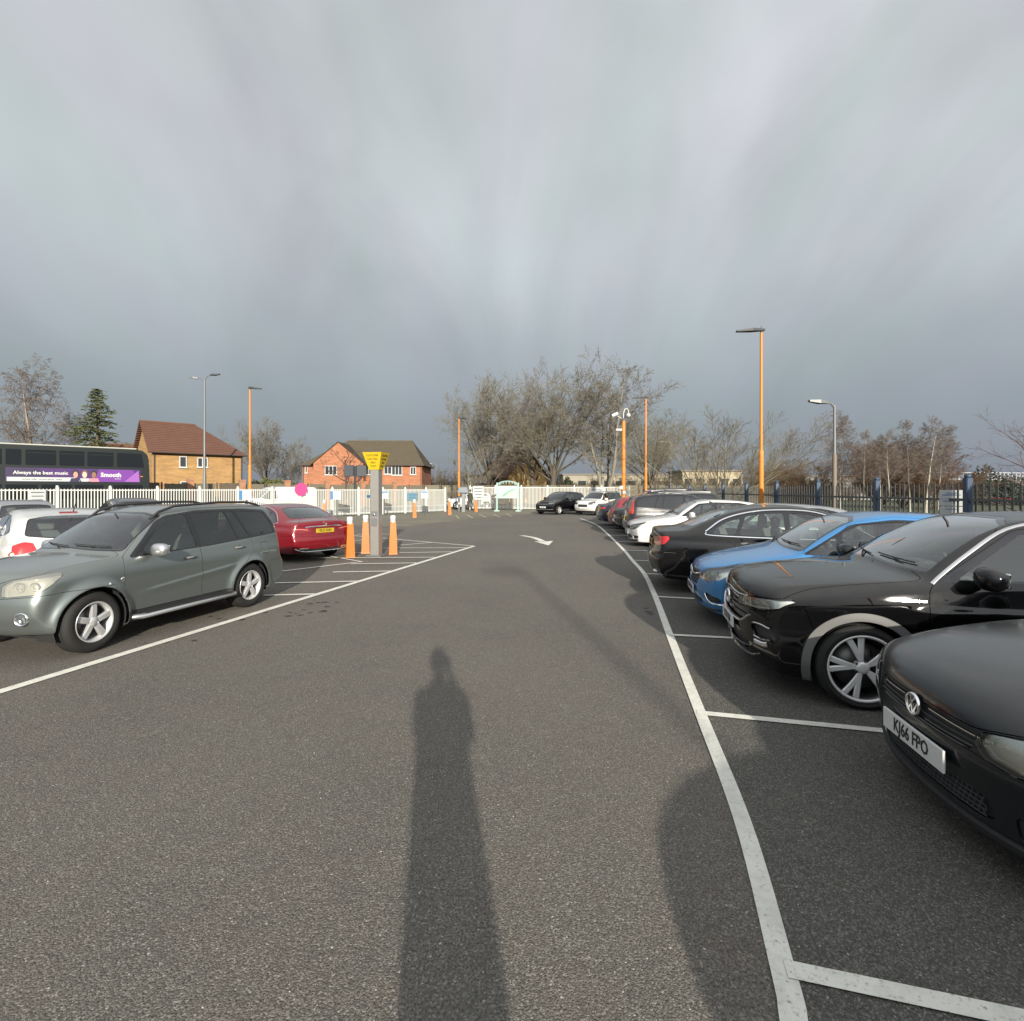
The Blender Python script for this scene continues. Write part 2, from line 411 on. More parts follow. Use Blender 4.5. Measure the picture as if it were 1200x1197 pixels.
        for quad, fl in edges:
            q = np.stack([idx[c[:, 0], c[:, 1], c[:, 2]] for c in quad], 1)
            q = np.where(fl[:, None], q, q[:, ::-1]); faces.append(q)
        faces = np.concatenate(faces)
        for _ in range(4):
            f = s.F(V); g = s.grad(V); n2 = (g*g).sum(1)+1e-9; st = (f/n2)[:, None]*g
            ln = np.linalg.norm(st, axis=1, keepdims=True); st *= np.minimum(1, .02/(ln+1e-9)); V = V-st; V[mid, 1] = 0
        # relax along the surface a little for even quads
        g = s.grad(V, .016); N = g/np.linalg.norm(g, axis=1, keepdims=True); N[mid, 1] = 0; N /= np.linalg.norm(N, axis=1, keepdims=True)
        # orientation
        a = V[faces[:, 1]]-V[faces[:, 0]]; b = V[faces[:, 2]]-V[faces[:, 0]]
        d = (np.cross(a, b)*N[faces[:, 0]]).sum(1)
        faces = np.where((d < 0)[:, None], faces[:, ::-1], faces)
        s.V = V; s.N = N
        s.fc = np.concatenate([faces, np.repeat(faces[:, :1], 4, 1)], 1); s.fn = np.full(len(faces), 4); s.cl = np.array(['body']*len(faces), dtype=object)
    def cut(s, src, dst, fn, keep_out=None):
        """faces of class src inside fn<0 become dst (None deletes)"""
        src = (src,) if isinstance(src, str) else src
        vals = fn(s.V); sel = np.isin(s.cl.astype(str), src)
        fi = np.nonzero(sel)[0]
        if not len(fi): return
        fv = vals[s.fc[fi]]; mn = fv.min(1); mx = fv.max(1)
        inside = fi[mx <= 1e-7]; cross = fi[(mn < -1e-7) & (mx > 1e-7)]
        inside = np.setdiff1d(inside, cross)
        s.cl[inside] = dst if dst else '#del'
        if len(cross) == 0: return
        nv = []; nn = []; nvals = {}; cache = {}; base = len(s.V); newf = []; newc = []
        for f in cross:
            n = s.fn[f]; P = [int(q) for q in s.fc[f, :n]]; A = []; B = []
            for i in range(n):
                a, b = P[i], P[(i+1) % n]; va, vb = vals[a], vals[b]
                if va < 0: A.append(a)
                else: B.append(a)
                if (va < 0) != (vb < 0):
                    key = (a, b) if a < b else (b, a)
                    if key not in cache:
                        t = va/(va-vb); cache[key] = base+len(nv)
                        nv.append(s.V[a]*(1-t)+s.V[b]*t); q = s.N[a]*(1-t)+s.N[b]*t; nn.append(q/np.linalg.norm(q))
                    k = cache[key]; A.append(k); B.append(k)
            c0 = s.cl[f]
            for poly, c in ((A, dst), (B, c0)):
                if c and 3 <= len(poly) <= 8: newf.append(poly); newc.append(c)
        s.V = np.concatenate([s.V, np.array(nv)]); s.N = np.concatenate([s.N, np.array(nn)])
        keep = np.ones(len(s.fc), bool); keep[cross] = False; keep &= (s.cl.astype(str) != '#del')
        fa = np.array([p+[p[0]]*(8-len(p)) for p in newf], int)
        s.fc = np.concatenate([s.fc[keep], fa]); s.fn = np.concatenate([s.fn[keep], [len(p) for p in newf]])
        c2 = np.empty(len(newc), dtype=object); c2[:] = newc; s.cl = np.concatenate([s.cl[keep], c2])
    # projections ------------------------------------------------
    def pj(s, mode):
        L = s.L
        return {'side': lambda V: V[:, [0, 2]], 'top': lambda V: V[:, [0, 1]],
                'wf': lambda V: np.stack([V[:, 1]+.8*np.maximum(V[:, 0], 0), V[:, 2]], 1),
                'wr': lambda V: np.stack([V[:, 1]+.8*np.maximum(L-V[:, 0], 0), V[:, 2]], 1),
                'fr': lambda V: V[:, [1, 2]]}[mode]
    def reg(s, mode, poly, r=.02, lim=None, off=0.):
        pj = s.pj(mode); pl = fillet(poly, r)
        def fn(V):
            d = sdpoly(pj(V), pl)+off
            if mode == 'side': d = np.maximum(d, .28-V[:, 1])
            if mode == 'wf': d = np.maximum(d, V[:, 0]-1.2)
            if mode == 'wr': d = np.maximum(d, s.L-1.2-V[:, 0])
            if lim is not None: d = np.maximum(d, lim(V))
            return d
        return fn
    # points on the surface
    def side_y(s, x, z):
        x = np.atleast_1d(np.array(x, float)); z = np.atleast_1d(np.array(z, float)); lo = np.zeros_like(x); hi = np.full_like(x, 1.3)
        for _ in range(22):
            m = (lo+hi)/2; f = s.F(np.stack([x, m, z], 1)); lo = np.where(f < 0, m, lo); hi = np.where(f < 0, hi, m)
        return lo
    def front_x(s, y, z, rear=False):
        y = np.atleast_1d(np.array(y, float)); z = np.atleast_1d(np.array(z, float))
        out = np.full_like(y, -.3 if not rear else s.L+.3); inn = np.full_like(y, s.L*.5)
        steps = np.linspace(0, 1, 160)
        first = np.full(len(y), 1.)
        for t in steps[::-1]:
            q = out+(inn-out)*t; f = s.F(np.stack([q, y, z], 1)); first = np.where(f < 0, t, first)
        lo = first-1/159; hi = first
        for _ in range(14):
            m = (lo+hi)/2; f = s.F(np.stack([out+(inn-out)*m, y, z], 1)); hi = np.where(f < 0, m, hi); lo = np.where(f < 0, lo, m)
        return out+(inn-out)*hi
    def top_z(s, x, y):
        x = np.atleast_1d(np.array(x, float)); y = np.atleast_1d(np.array(y, float)); lo = np.full_like(x, .5); hi = np.full_like(x, s.S['H']+.1)
        for _ in range(20):
            m = (lo+hi)/2; f = s.F(np.stack([x, y, m], 1)); lo = np.where(f < 0, m, lo); hi = np.where(f < 0, hi, m)
        return lo
    # panels ------------------------------------------------------
    def panel(s, c, name, m, parent, gap=.0025, fl=.015, inset=0., label=None, one=False):
        sel = np.nonzero(s.cl.astype(str) == c)[0]
        if not len(sel): return []
        faces = [list(map(int, s.fc[f, :s.fn[f]])) for f in sel]
        used = sorted({v for f in faces for v in f}); mp = {v: i for i, v in enumerate(used)}
        V = s.V[used].copy(); N = s.N[used].copy(); faces = [[mp[v] for v in f] for f in faces]
        cnt = {}
        for f in faces:
            for i in range(len(f)):
                a, b = f[i], f[(i+1) % len(f)]; cnt[(a, b)] = 1
        bd = [(a, b) for (a, b) in cnt if (b, a) not in cnt and not (V[a, 1] < 1e-5 and V[b, 1] < 1e-5)]
        T = np.zeros_like(V)
        for a, b in bd:
            e = V[b]-V[a]; l = np.linalg.norm(e)
            if l < 1e-7: continue
            t = np.cross(N[a]+N[b], e/l); T[a] += t; T[b] += t
        ln = np.linalg.norm(T, axis=1); on = ln > 1e-6; T[on] /= ln[on][:, None]
        mid = V[:, 1] < 1e-5; T[mid, 1] = 0
        V = V+T*gap-N*inset; V[mid, 1] = 0
        fverts = []; fN = []; fl_f = []; nm = {}
        if fl:
            for a, b in bd:
                for v in (a, b):
                    if v not in nm:
                        k = len(V)+len(fverts); nm[v] = k; t = T[v] if on[v] else N[v]
                        fverts += [V[v], V[v]-N[v]*fl]; fN += [-t, -t]
                fl_f.append([nm[b], nm[a], nm[a]+1, nm[b]+1])
        if fverts: V = np.concatenate([V, np.array(fverts)]); N = np.concatenate([N, np.array(fN)])
        faces = faces+fl_f
        centre = bool(mid.any())
        V[:, 0] -= s.L/2
        res = []
        def mk(V, N, F, nm_):
            me = bpy.data.meshes.new(nm_); me.from_pydata(V.tolist(), [], F); me.materials.append(m)
            me.polygons.foreach_set('use_smooth', [True]*len(me.polygons)); me.update()
            if len(me.vertices) == len(N): me.normals_split_custom_set_from_vertices([tuple(n) for n in N])
            return me
        Vm = V*[1, -1, 1]; Nm = N*[1, -1, 1]; Fm = [f[::-1] for f in faces]
        if centre or one:
            k = len(V); m0 = {i: i for i in range(len(s.V[used])) if mid[i]} if centre else {}
            idx = np.arange(k)+k
            for i in m0: idx[i] = i
            F2 = faces+[[int(idx[v]) for v in f] for f in Fm]
            o = add(name, mk(np.concatenate([V, Vm]), np.concatenate([N, Nm]), F2, name), None, parent); res.append(o)
        else:
            res.append(add(name, mk(V, N, faces, name), None, parent)); res.append(add(name, mk(Vm, Nm, Fm, name), None, parent))
        if label:
            for o in res: o['label'] = label
        return res
    # strips that follow the surface ------------------------------
    def strip(s, mb, mode, pts, w, th=.012, lift=.002, both=True, mi=0, n=6, smooth=True):
        p = catmull(pts, n) if smooth else np.array(pts, float)
        u, z = p[:, 0], p[:, 1]
        if mode == 'side': Q = np.stack([u, s.side_y(u, z), z], 1)
        elif mode == 'f': Q = np.stack([s.front_x(u, z), u, z], 1)
        elif mode == 'r': Q = np.stack([s.front_x(u, z, True), u, z], 1)
        else: Q = np.stack([u, z, s.top_z(u, z)], 1)
        g = s.grad(Q); N = g/np.linalg.norm(g, axis=1, keepdims=True)
        Tn = np.gradient(Q, axis=0); Tn /= np.linalg.norm(Tn, axis=1, keepdims=True)+1e-9
        B = np.cross(N, Tn); B /= np.linalg.norm(B, axis=1, keepdims=True)+1e-9
        Q = Q.copy(); Q[:, 0] -= s.L/2
        ring = [Q+B*w/2-N*.01, Q+B*w/2+N*(lift+th*.5), Q+B*w*.28+N*(lift+th), Q-B*w*.28+N*(lift+th), Q-B*w/2+N*(lift+th*.5), Q-B*w/2-N*.01]
        k = len(Q); V = np.stack(ring, 1).reshape(-1, 3)
        F = [(i*6+j, i*6+(j+1) % 6, (i+1)*6+(j+1) % 6, (i+1)*6+j) for i in range(k-1) for j in range(6)]+[tuple(range(5, -1, -1)), tuple((k-1)*6+j for j in range(6))]
        c0 = V.reshape(-1, 3)
        mb._add(V, F, mi)
        if both: mb._add(V*[1, -1, 1], [f[::-1] for f in F], mi)
        return Q, N

def wheel_mesh(Rw, wd, rr, style, lod):
    """tyre and rim meshes for a wheel facing -y; rr = rim radius"""
    n = 56 if lod == 0 else 20
    t = MB(); h = wd/2
    pr = [(rr-.012, -h+.012), (rr+.006, -h-.004), (rr+.03, -h-.012), ((rr+Rw)/2, -h-.016), (Rw-.035, -h-.006), (Rw-.012, -h+.012), (Rw-.002, -h+.035)]
    tread = []
    if lod == 0:
        for k in range(1, 4):
            c = -h+.035+(wd-.07)*k/4; tread += [(Rw, c-.006), (Rw-.008, c-.005), (Rw-.008, c+.005), (Rw, c+.006)]
    pr2 = pr+tread+[(r, -y) for r, y in pr[::-1]]
    t.lathe(pr2, n, axis='y', closed=False)
    tm = t.mesh('tyre', M_RUB)
    b = MB()
    b.lathe([(rr-.03, h-.02), (rr-.035, -h+.05), (rr-.02, -h+.012), (rr-.002, -h+.0), (rr+.003, -h-.008), (rr-.006, -h-.010), (rr-.016, -h+.004), (rr-.03, -h+.045), (rr-.026, h-.02)], n, axis='y', mi=1)
    b.lathe([(rr-.019, -h+.0115), (rr-.001, -h-.002), (rr+.0045, -h-.0095), (rr-.006, -h-.0115), (rr-.017, -h+.003)], n, axis='y', mi=0)
    N = style['n']; y1 = -h+.012; y0 = -h+style.get('dish', .03); hub = style.get('hub', .062)
    def spoke(a0, w0, w1, a1=None, r0=hub*.7, r1=rr-.012, th=.035, mid=None):
        a1 = a0 if a1 is None else a1; K = 6; V = []
        for i in range(K):
            q = i/(K-1); r = r0+(r1-r0)*q; a = a0+(a1-a0)*q; w = w0+(w1-w0)*q
            if mid: w += mid*math.sin(pi*q)
            y = y0+(y1-y0)*(q**1.6)-.006*sin(pi*q); ca, sa = cos(a), sin(a); ta = (-sa, ca)
            for (o, yy) in ((-.5, y+th), (-.5, y+.006), (-.32, y-.002), (.32, y-.002), (.5, y+.006), (.5, y+th)):
                V.append((r*ca+ta[0]*o*w, yy, r*sa+ta[1]*o*w))
        for i in range(K-1):
            for j in range(6):
                f = (i*6+j, (i+1)*6+j, (i+1)*6+(j+1) % 6, i*6+(j+1) % 6)
                b._add([V[q] for q in f], [(0, 1, 2, 3)], 0 if j in (1, 2, 3) else 1)
    for k in range(N):
        a = 2*pi*k/N+style.get('rot', .3)
        if style['kind'] == 'single': spoke(a, style['w0'], style['w1'], mid=style.get('mid'))
        elif style['kind'] == 'double':
            d = style.get('sp', .13)
            for sg in (-1, 1): spoke(a+sg*.22*d*2, style['w0'], style['w1'], a+sg*d, mid=style.get('mid'))
    b.lathe([(.001, y0-.012), (.03, y0-.012), (.036, y0-.008), (hub, y0-.002), (hub+.006, y0+.02), (.055, y0+.05)], 24, axis='y', mi=0)
    for k in range(5):
        a = 2*pi*k/5; b.lathe([(.001, y0-.004), (.009, y0-.004), (.01, y0+.01)], 8, c=(.048*cos(a), 0, .048*sin(a)), axis='y', mi=1)
    rm = b.mesh('rim', [style.get('m0', M_ALLOY), style.get('m1', M_ALLOY)])
    d = MB(); d.lathe([(.03, 0), (rr*.72, 0), (rr*.72, .02), (.03, .02)], 32, c=(0, -.01, 0), axis='y')
    d.lathe([(rr-.02, .05), (.02, .055)], 24, axis='y', mi=1)
    d.box((rr*.5, -.005, rr*.25), (.09, .05, .14), mi=1)
    dm = d.mesh('brake_disc', [M_DISC, M_LINER])
    return tm, rm, dm

def vw_badge(r, name='badge'):
    b = MB(); n = 28
    b.lathe([(r, .004), (r, -.006), (r*.93, -.010), (r*.83, -.006), (r*.83, .004)], n, axis='y')
    def bar(p, q, w):
        p = np.array(p)*r; q = np.array(q)*r; d = (q-p)/np.linalg.norm(q-p); t = np.array((-d[1], d[0]))*w*r/2
        b.prism([tuple(p-t), tuple(q-t), tuple(q+t), tuple(p+t)], -.009, .002)
    w = .15
    bar((-.34, .78), (0, .14), w); bar((.34, .78), (0, .14), w)
    bar((-.74, .42), (-.33, -.76), w); bar((-.33, -.76), (0, .02), w); bar((0, .02), (.33, -.76), w); bar((.33, -.76), (.74, .42), w)
    b.lathe([(.001, .003), (r*.84, .003)], n, axis='y', mi=1)
    return b.mesh(name, [M_CHROME, M_GLOSSBLK])

def make_car(S, paint_m, label, nose=None, rear=None, ang=180, scale=1., group=None, lod=0, name='parked_car', plates=('AB12 CDE',)*2, rebuild=True):
    """ang: heading in degrees; nose/rear: ground point under the nose or tail centre"""
    L = S['L']; W = S['W']
    hx, hy = cos(R(ang)), sin(R(ang))
    if nose is not None: c = (nose[0]-hx*L/2*scale, nose[1]-hy*L/2*scale)
    else: c = (rear[0]+hx*L/2*scale, rear[1]+hy*L/2*scale)
    root = thing(name, label, 'car', (c[0], c[1], 0), R(ang-180), group); root.scale = (scale,)*3
    sh = Shell(S, S.get('h', .024) if lod == 0 else .05)
    zr = S['wr']; Ra = S['ar']; xf = S['fo']; xr = xf+S['wb']
    lowlod = lod > 0
    # arches
    for xc in (xf, xr):
        def circ(V, rad=Ra): return np.maximum(np.hypot(V[:, 0]-xc, (V[:, 2]-zr)*(1. if True else 1))-rad, .45-V[:, 1])
        if S.get('clad'):
            an = 'arch_trim0' if xc == xf else 'arch_trim1'
            sh.cut('body', an, lambda V: circ(V, Ra+.065))
            sh.cut(an, None, circ)
        else: sh.cut('body', None, circ)
    g = S.get
    # screens
    def front_lim(V): return V[:, 0]-g('xm', L*.5)
    def rear_lim(V): return g('xm', L*.5)-V[:, 0]
    ws = S['ws']   # (z bottom centre, z bottom corner, half width bottom, half width top, z top corner, z top centre)
    def screen(w): return [(-.3, w[0]), (0, w[0]), (w[2]*.55, (w[0]+w[1])/2-.006), (w[2], w[1]), (w[3], w[4]), (w[3]*.55, w[5]-.004), (0, w[5]), (-.3, w[5])]
    sh.cut('body', 'seal_front', sh.reg('fr', screen(ws), .035, front_lim))
    sh.cut('seal_front', 'windscreen', sh.reg('fr', screen(ws), .03, front_lim, off=.014))
    if S.get('rw'):
        sh.cut('body', 'seal_rear', sh.reg('fr', screen(S['rw']), .05, rear_lim))
        sh.cut('seal_rear', 'rear_window', sh.reg('fr', screen(S['rw']), .045, rear_lim, off=.016))
    # side glass
    sh.cut('body', 'dlo', sh.reg('side', S['dlo'], g('dr', .05)))
    for i, w in enumerate(S['win']):
        sh.cut('dlo', 'window%d' % i, sh.reg('side', w, .03))
    if S.get('lamp'): sh.cut('body', 'headlight', sh.reg('wf', S['lamp'], .02))
    if S.get('tail'): sh.cut('body', 'tail_light', sh.reg('wr', S['tail'], .02))
    for nm_, md, poly, r in S.get('cuts', []):
        sh.cut('bumper' if nm_.startswith('b:') else 'body', nm_.replace('b:', ''), sh.reg(md, poly, r))
    if S.get('sill'):
        z1 = S['sill']; sh.cut('body', 'sill', lambda V: np.maximum(np.maximum(V[:, 2]-z1, xf-.2-V[:, 0]), V[:, 0]-xr-.2))
    for i, d in enumerate(S.get('doors', [])):
        sh.cut(('body',), 'door%d' % i, sh.reg('side', d, .05))
    if S.get('fuel'): fx, fz, fr_ = S['fuel']; sh.cut('body', 'fuel_flap', lambda V: np.maximum(np.maximum(abs(V[:, 0]-fx), abs(V[:, 2]-fz))-fr_, .3-V[:, 1]))
    if S.get('bonnet') is not None:
        sh.cut('body', 'bonnet', lambda V: np.maximum(sdpoly(V[:, [0, 1]], fillet([(-.3 if (x < .2 and g('bz')) else x, min(y+(.25 if x < .2 and g('bz') and y > 0 else 0), .9)) for x, y in S['bonnet']] if g('bz') else S['bonnet'], .06)), (np.interp(V[:, 1]+.8*np.maximum(V[:, 0], 0), [q[0] for q in S['bz']], [q[1] for q in S['bz']]) if g('bz') else .55)-V[:, 2]))
    if S.get('fb'): sh.cut('body', 'front_bumper', sh.reg('wf', S['fb'], .03))
    if S.get('rb'): sh.cut('body', 'rear_bumper', sh.reg('wr', S['rb'], .03))
    if S.get('gate'): sh.cut('body', 'tailgate', sh.reg('wr', S['gate'], .05, lim=lambda V: V[:, 2]-S.get('gz', 9)))
    pm = paint_m
    gm = M_GLASS
    sh.panel('body', 'body', pm, root)
    for nm_ in ('seal_front', 'seal_rear'): sh.panel(nm_, 'window_seal', M_GLOSSBLK, root, gap=0, fl=.02, inset=.001)
    sh.panel('windscreen', 'windscreen', gm, root, gap=0, fl=0, inset=.003)
    sh.panel('rear_window', 'rear_window', g('rwm', gm), root, gap=0, fl=0, inset=.003)
    sh.panel('dlo', 'pillar_trim', M_GLOSSBLK, root, gap=0, fl=.02, inset=.003)
    priv = S.get('priv', [])
    for i in range(len(S['win'])):
        sh.panel('window%d' % i, 'window', M_PRIV if i in priv else gm, root, gap=0, fl=0, inset=.007)
    lm = g('lampcov', M_CLEAR)
    if S.get('lamp'):
        hs = sh.panel('headlight', 'headlight', lm, root, gap=.003, fl=0)
        sh.panel('headlight', 'lamp_housing', g('lampin', M_HOUS), root, gap=.004, fl=0, inset=.035)
        sh.panel('headlight', 'lamp_rim', M_BLK, root, gap=.0035, fl=.045, inset=.0355) if False else None
        # side walls of the lamp
    if S.get('tail'): sh.panel('tail_light', 'tail_light', g('tailm', M_RED), root, gap=.002, fl=.03, inset=-.002)
    for nm_, md, poly, r in S.get('cuts', []):
        nm_ = nm_.replace('b:', ''); mm, ins = S['cm'][nm_]
        sh.panel(nm_, nm_.rstrip('0123456789'), mm, root, gap=.0, fl=.04 if ins > .01 else .015, inset=ins)
        if ins > .01: # walls round the recess
            pass
    sh.panel('sill', 'sill', g('sillm', M_BLK), root)
    for i in (0, 1): sh.panel('arch_trim%d' % i, 'arch_trim', g('cladm', M_GREY), root, gap=.001, inset=-.006, fl=.03)
    for i in range(len(S.get('doors', []))): sh.panel('door%d' % i, 'door', pm, root)
    sh.panel('fuel_flap', 'fuel_flap', pm, root)
    sh.panel('bonnet', 'bonnet', pm, root)
    sh.panel('front_bumper', 'bumper', g('fbm', pm), root); sh.panel('rear_bumper', 'bumper', g('rbm', pm), root)
    sh.panel('tailgate', 'tailgate', pm, root)
    # wheel wells
    for xc in (xf, xr):
        for sg in (-1, 1):
            b = MB(); n = 18; V = []; yo = sg*(W/2-.06); yi = sg*(W/2-.34)
            for i in range(n+1):
                a = -.35+(pi+.7)*i/n; V += [(xc-L/2+(Ra+.012)*cos(a), yo, zr+(Ra+.012)*sin(a)), (xc-L/2+(Ra+.012)*cos(a), yi, zr+(Ra+.012)*sin(a))]
            F = [(2*i, 2*i+1, 2*i+3, 2*i+2) for i in range(n)]+[tuple(2*i+1 for i in range(n+1))]
            b._add(V, F, 0, True); b.build('wheel_arch', M_LINER, root)
    # wheels
    key = ('w', S['name'], lod)
    if key not in CACHE: CACHE[key] = wheel_mesh(S['wr'], S.get('tw', .215), S['rr'], S['rim'], lod)
    tm, rm, dm = CACHE[key]; steer = S.get('steer', 0)
    for xc in (xf, xr):
        for sg in (-1, 1):
            w = bpy.data.objects.new('wheel', None); COL.objects.link(w); w.parent = root; w.empty_display_size = .1
            w.location = (xc-L/2, sg*(W/2-S.get('tw', .215)/2-g('winset', .02)), zr)
            w.rotation_euler = (0, 0, (0 if sg < 0 else pi)+(R(steer) if xc == xf else 0))
            add('tyre', tm, None, w); add('rim', rm, None, w)
            if lod == 0: add('brake_disc', dm, None, w)
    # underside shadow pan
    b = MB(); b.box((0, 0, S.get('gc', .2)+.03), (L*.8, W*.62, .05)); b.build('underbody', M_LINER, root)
    # cabin
    if lod < 2:
        zb = S['ws'][0]; xc0 = g('cab', (g('cowlx', 1.35), L*.8))
        b = MB(); x0 = g('cowlx', 1.35)
        b.box((x0+.50-L/2, 0, zb-.22), (.42, W*.70, .3), bev=.06, tap=(.8, .97)); b.box((x0+.58-L/2, W*.2, zb-.12), (.2, .4, .14), bev=.04)
        b.box((L*.47-L/2, 0, .33), (L*.5, W*.8, .06)); b.box((x0+1.0-L/2, 0, .45), (1.0, .2, .24), bev=.04)
        b.build('dashboard', M_DASH, root)
        b = MB(); sx = x0+1.12; sy = W*.20
        key = ('seat', S['name'])
        def seat(y, x, wid=.48):
            q = MB(); q.box((0, 0, .5), (.5, wid, .16), bev=.05)
            q.tube([(.2, 0, .5), (.3, 0, .8), (.36, 0, zb+.02)], [.11, .12, .1], 8) if False else None
            V = []; 
            for zz, xx, th, ww in ((.5, .2, .16, wid), (.75, .27, .15, wid), (zb-.04, .34, .12, wid*.9), (zb+.08, .37, .1, wid*.6)):
                V += [(xx-th/2, -ww/2+.04, zz), (xx-th/2+.02, -ww/2, zz), (xx+th/2, -ww/2+.03, zz), (xx+th/2, ww/2-.03, zz), (xx-th/2+.02, ww/2, zz), (xx-th/2, ww/2-.04, zz)]
            F = [(k*6+i, k*6+(i+1) % 6, k*6+6+(i+1) % 6, k*6+6+i) for k in range(3) for i in range(6)]+[(18, 19, 20, 21, 22, 23)]
            q._add(V, F, 0); q.box((.375, 0, zb+.17), (.1, .26, .19), bev=.04)
            o = q.build('seat', M_SEAT, root); o.location = (x-L/2, y, 0); return o
        seat(sy, sx); seat(-sy, sx)
        if L > 3.5 and not g('van'): seat(-sy*.95, sx+.88, .6); seat(sy*.95, sx+.88, .6)
        q = MB(); rad = .185; pts = [(0, rad*cos(a), rad*sin(a)) for a in np.linspace(0, 2*pi, 25)]
        q.tube(pts, .015, 6); q.box((.02, 0, -.02), (.04, .14, .1), bev=.01); q.tube([(.02, -.17, 0), (.02, .17, 0)], .014, 5)
        o = q.build('steering_wheel', M_DASH, root); o.location = (x0+.74-L/2, sy, zb-.05); o.rotation_euler = (0, R(-25), 0)
        q = MB(); q.box((0, 0, 0), (.03, .22, .07), bev=.012); q.tube([(0, 0, .02), (-.05, 0, .1)], .01, 5)
        o = q.build('rear_view_mirror', M_BLK, root); zt = S['ws'][5]; o.location = (float(sh.front_x([0], [zt-.1])[0])+.1-L/2, 0, zt-.12)
    # door mirrors
    if S.get('mir'):
        mx, mz = S['mir']; my = float(sh.side_y([mx], [mz])[0])
        for sg in (-1, 1):
            mr = bpy.data.objects.new('door_mirror', None); COL.objects.link(mr); mr.parent = root; mr.location = (mx-L/2, sg*my, mz)
            q = MB(); q.ball((0, sg*.17, .03), 1, 16, sc=(.075, .125, .085), power=.75)
            q.build('mirror_cap', g('mirm', pm), mr)
            q = MB(); q.box((.068, sg*.17, .03), (.02, .19, .11), bev=.008); q.build('mirror_glass', M_CHROME, mr)
            q = MB(); q.tube([(.02, -sg*.03, -.03), (.01, sg*.06, -.02), (0, sg*.1, 0)], [.03, .028, .024], 8, flat=.6); q.build('mirror_arm', M_BLK, mr)
    # handles
    for hx_, hz_ in S.get('hand', []):
        for sg in (-1, 1):
            hy_ = float(sh.side_y([hx_], [hz_])[0])
            q = MB(); q.tube([(-.085, 0, 0), (-.07, sg*.028, .004), (0, sg*.036, .006), (.07, sg*.028, .004), (.085, 0, 0)], .012, 8, flat=1.3)
            q.ball((0, sg*-.004, 0), 1, 10, mi=1, sc=(.06, .006, .028))
            o = q.build('door_handle', [g('handm', pm), M_BLK], root); o.location = (hx_-L/2, sg*hy_, hz_)
    # chrome / trim strips
    for st in S.get('strips', []):
        put_strip(root, sh, st.get('name', 'trim_strip'), st.get('m', M_CHROME), st['mode'], st['pts'], st.get('w', .015), st.get('th', .006), st.get('lift', .001), n=st.get('n', 5), smooth=st.get('smooth', True))
    # wipers
    if lod == 0:
        for i, (y0, y1) in enumerate(((-.55, .0), (.08, .62))):
            zz = S['ws'][0]; ys = np.linspace(y0, y1, 7); zs = np.full(7, zz+.022)+.02*np.linspace(0, 1, 7)
            xs = sh.front_x(np.abs(ys), zs); q = MB()
            q.tube([(x-L/2-.014, y, z+.006) for x, y, z in zip(xs, ys, zs)], .007, 5)
            q.tube([(xs[3]-L/2-.018, ys[3], zs[3]+.01), (xs[0]-L/2-.05, y0+.1, zs[0]-.03)], .009, 5)
            q.build('wiper', M_BLK, root)
    # number plates
    for rear_, spec in ((False, g('pf')), (True, g('pr'))):
        if not spec: continue
        z, dxx = spec; x = float(sh.front_x([.0], [z], rear_)[0])
        x2 = float(sh.front_x([.0], [z+.06], rear_)[0]); x1 = float(sh.front_x([.0], [z-.06], rear_)[0])
        out = (max if rear_ else min)(x, x1, x2)+(dxx if rear_ else -dxx)
        pl = bpy.data.objects.new('number_plate', None); COL.objects.link(pl); pl.parent = root; pl.location = (out-L/2, 0, z)
        pl.rotation_euler = (R(g('ptf', 0) if not rear_ else g('ptr', 0)), 0, R(-90) if not rear_ else R(90))
        q = MB(); q.box((0, 0, 0), (.52, .014, .112), bev=.004); q.build('plate', M_PLY if rear_ else M_PLW, pl)
        tx = plates[1 if rear_ else 0]
        if tx and lod < 2:
            text_mesh(tx, .098, M_INK, 'lettering', pl, (0, -.0085, 0), (R(90), 0, 0), sx=.78, bold=.0015)
    return root, sh
CACHE = {}

def put_strip(root, sh, name, m, mode, pts, w, th, lift=.001, **k):
    centre = mode in 'fr' and pts[0][0] < .02
    q = MB(); sh.strip(q, mode, pts, w, th, lift, both=centre, **k); o = q.build(name, m, root)
    if not centre:
        p = MB(); p.v = [(x, -y, z) for x, y, z in q.v]; p.f = [f[::-1] for f in q.f]; p.m = q.m; p.sm = q.sm; p.build(name, m, root)
    return o
def lamp_unit(root, sh, y, z, r, rear=False, lens=M_CLEAR, m=M_CHROME, deep=.03, name='projector_lens'):
    """a round reflector with a lens, set behind the cover on both sides"""
    x = float(sh.front_x([y], [z], rear)[0])
    s = 1 if not rear else -1
    for sg in (-1, 1):
        q = MB(); q.lathe([(r, -.012), (r*1.02, -.006), (r*.9, -.004), (r*.8, .012), (.001, .02)], 20, axis='y', mi=0)
        q.ball((0, .004, 0), r*.62, 14, mi=1, sc=(1, .6, 1))
        o = q.build(name, [m, lens], root); o.location = (x+s*deep-sh.L/2, sg*y, z); o.rotation_euler = (0, 0, R(-90)-sg*R(12) if not rear else R(90))
M_HOUSD = mat('grey lamp housing', (.32, .33, .34), .2, .8)
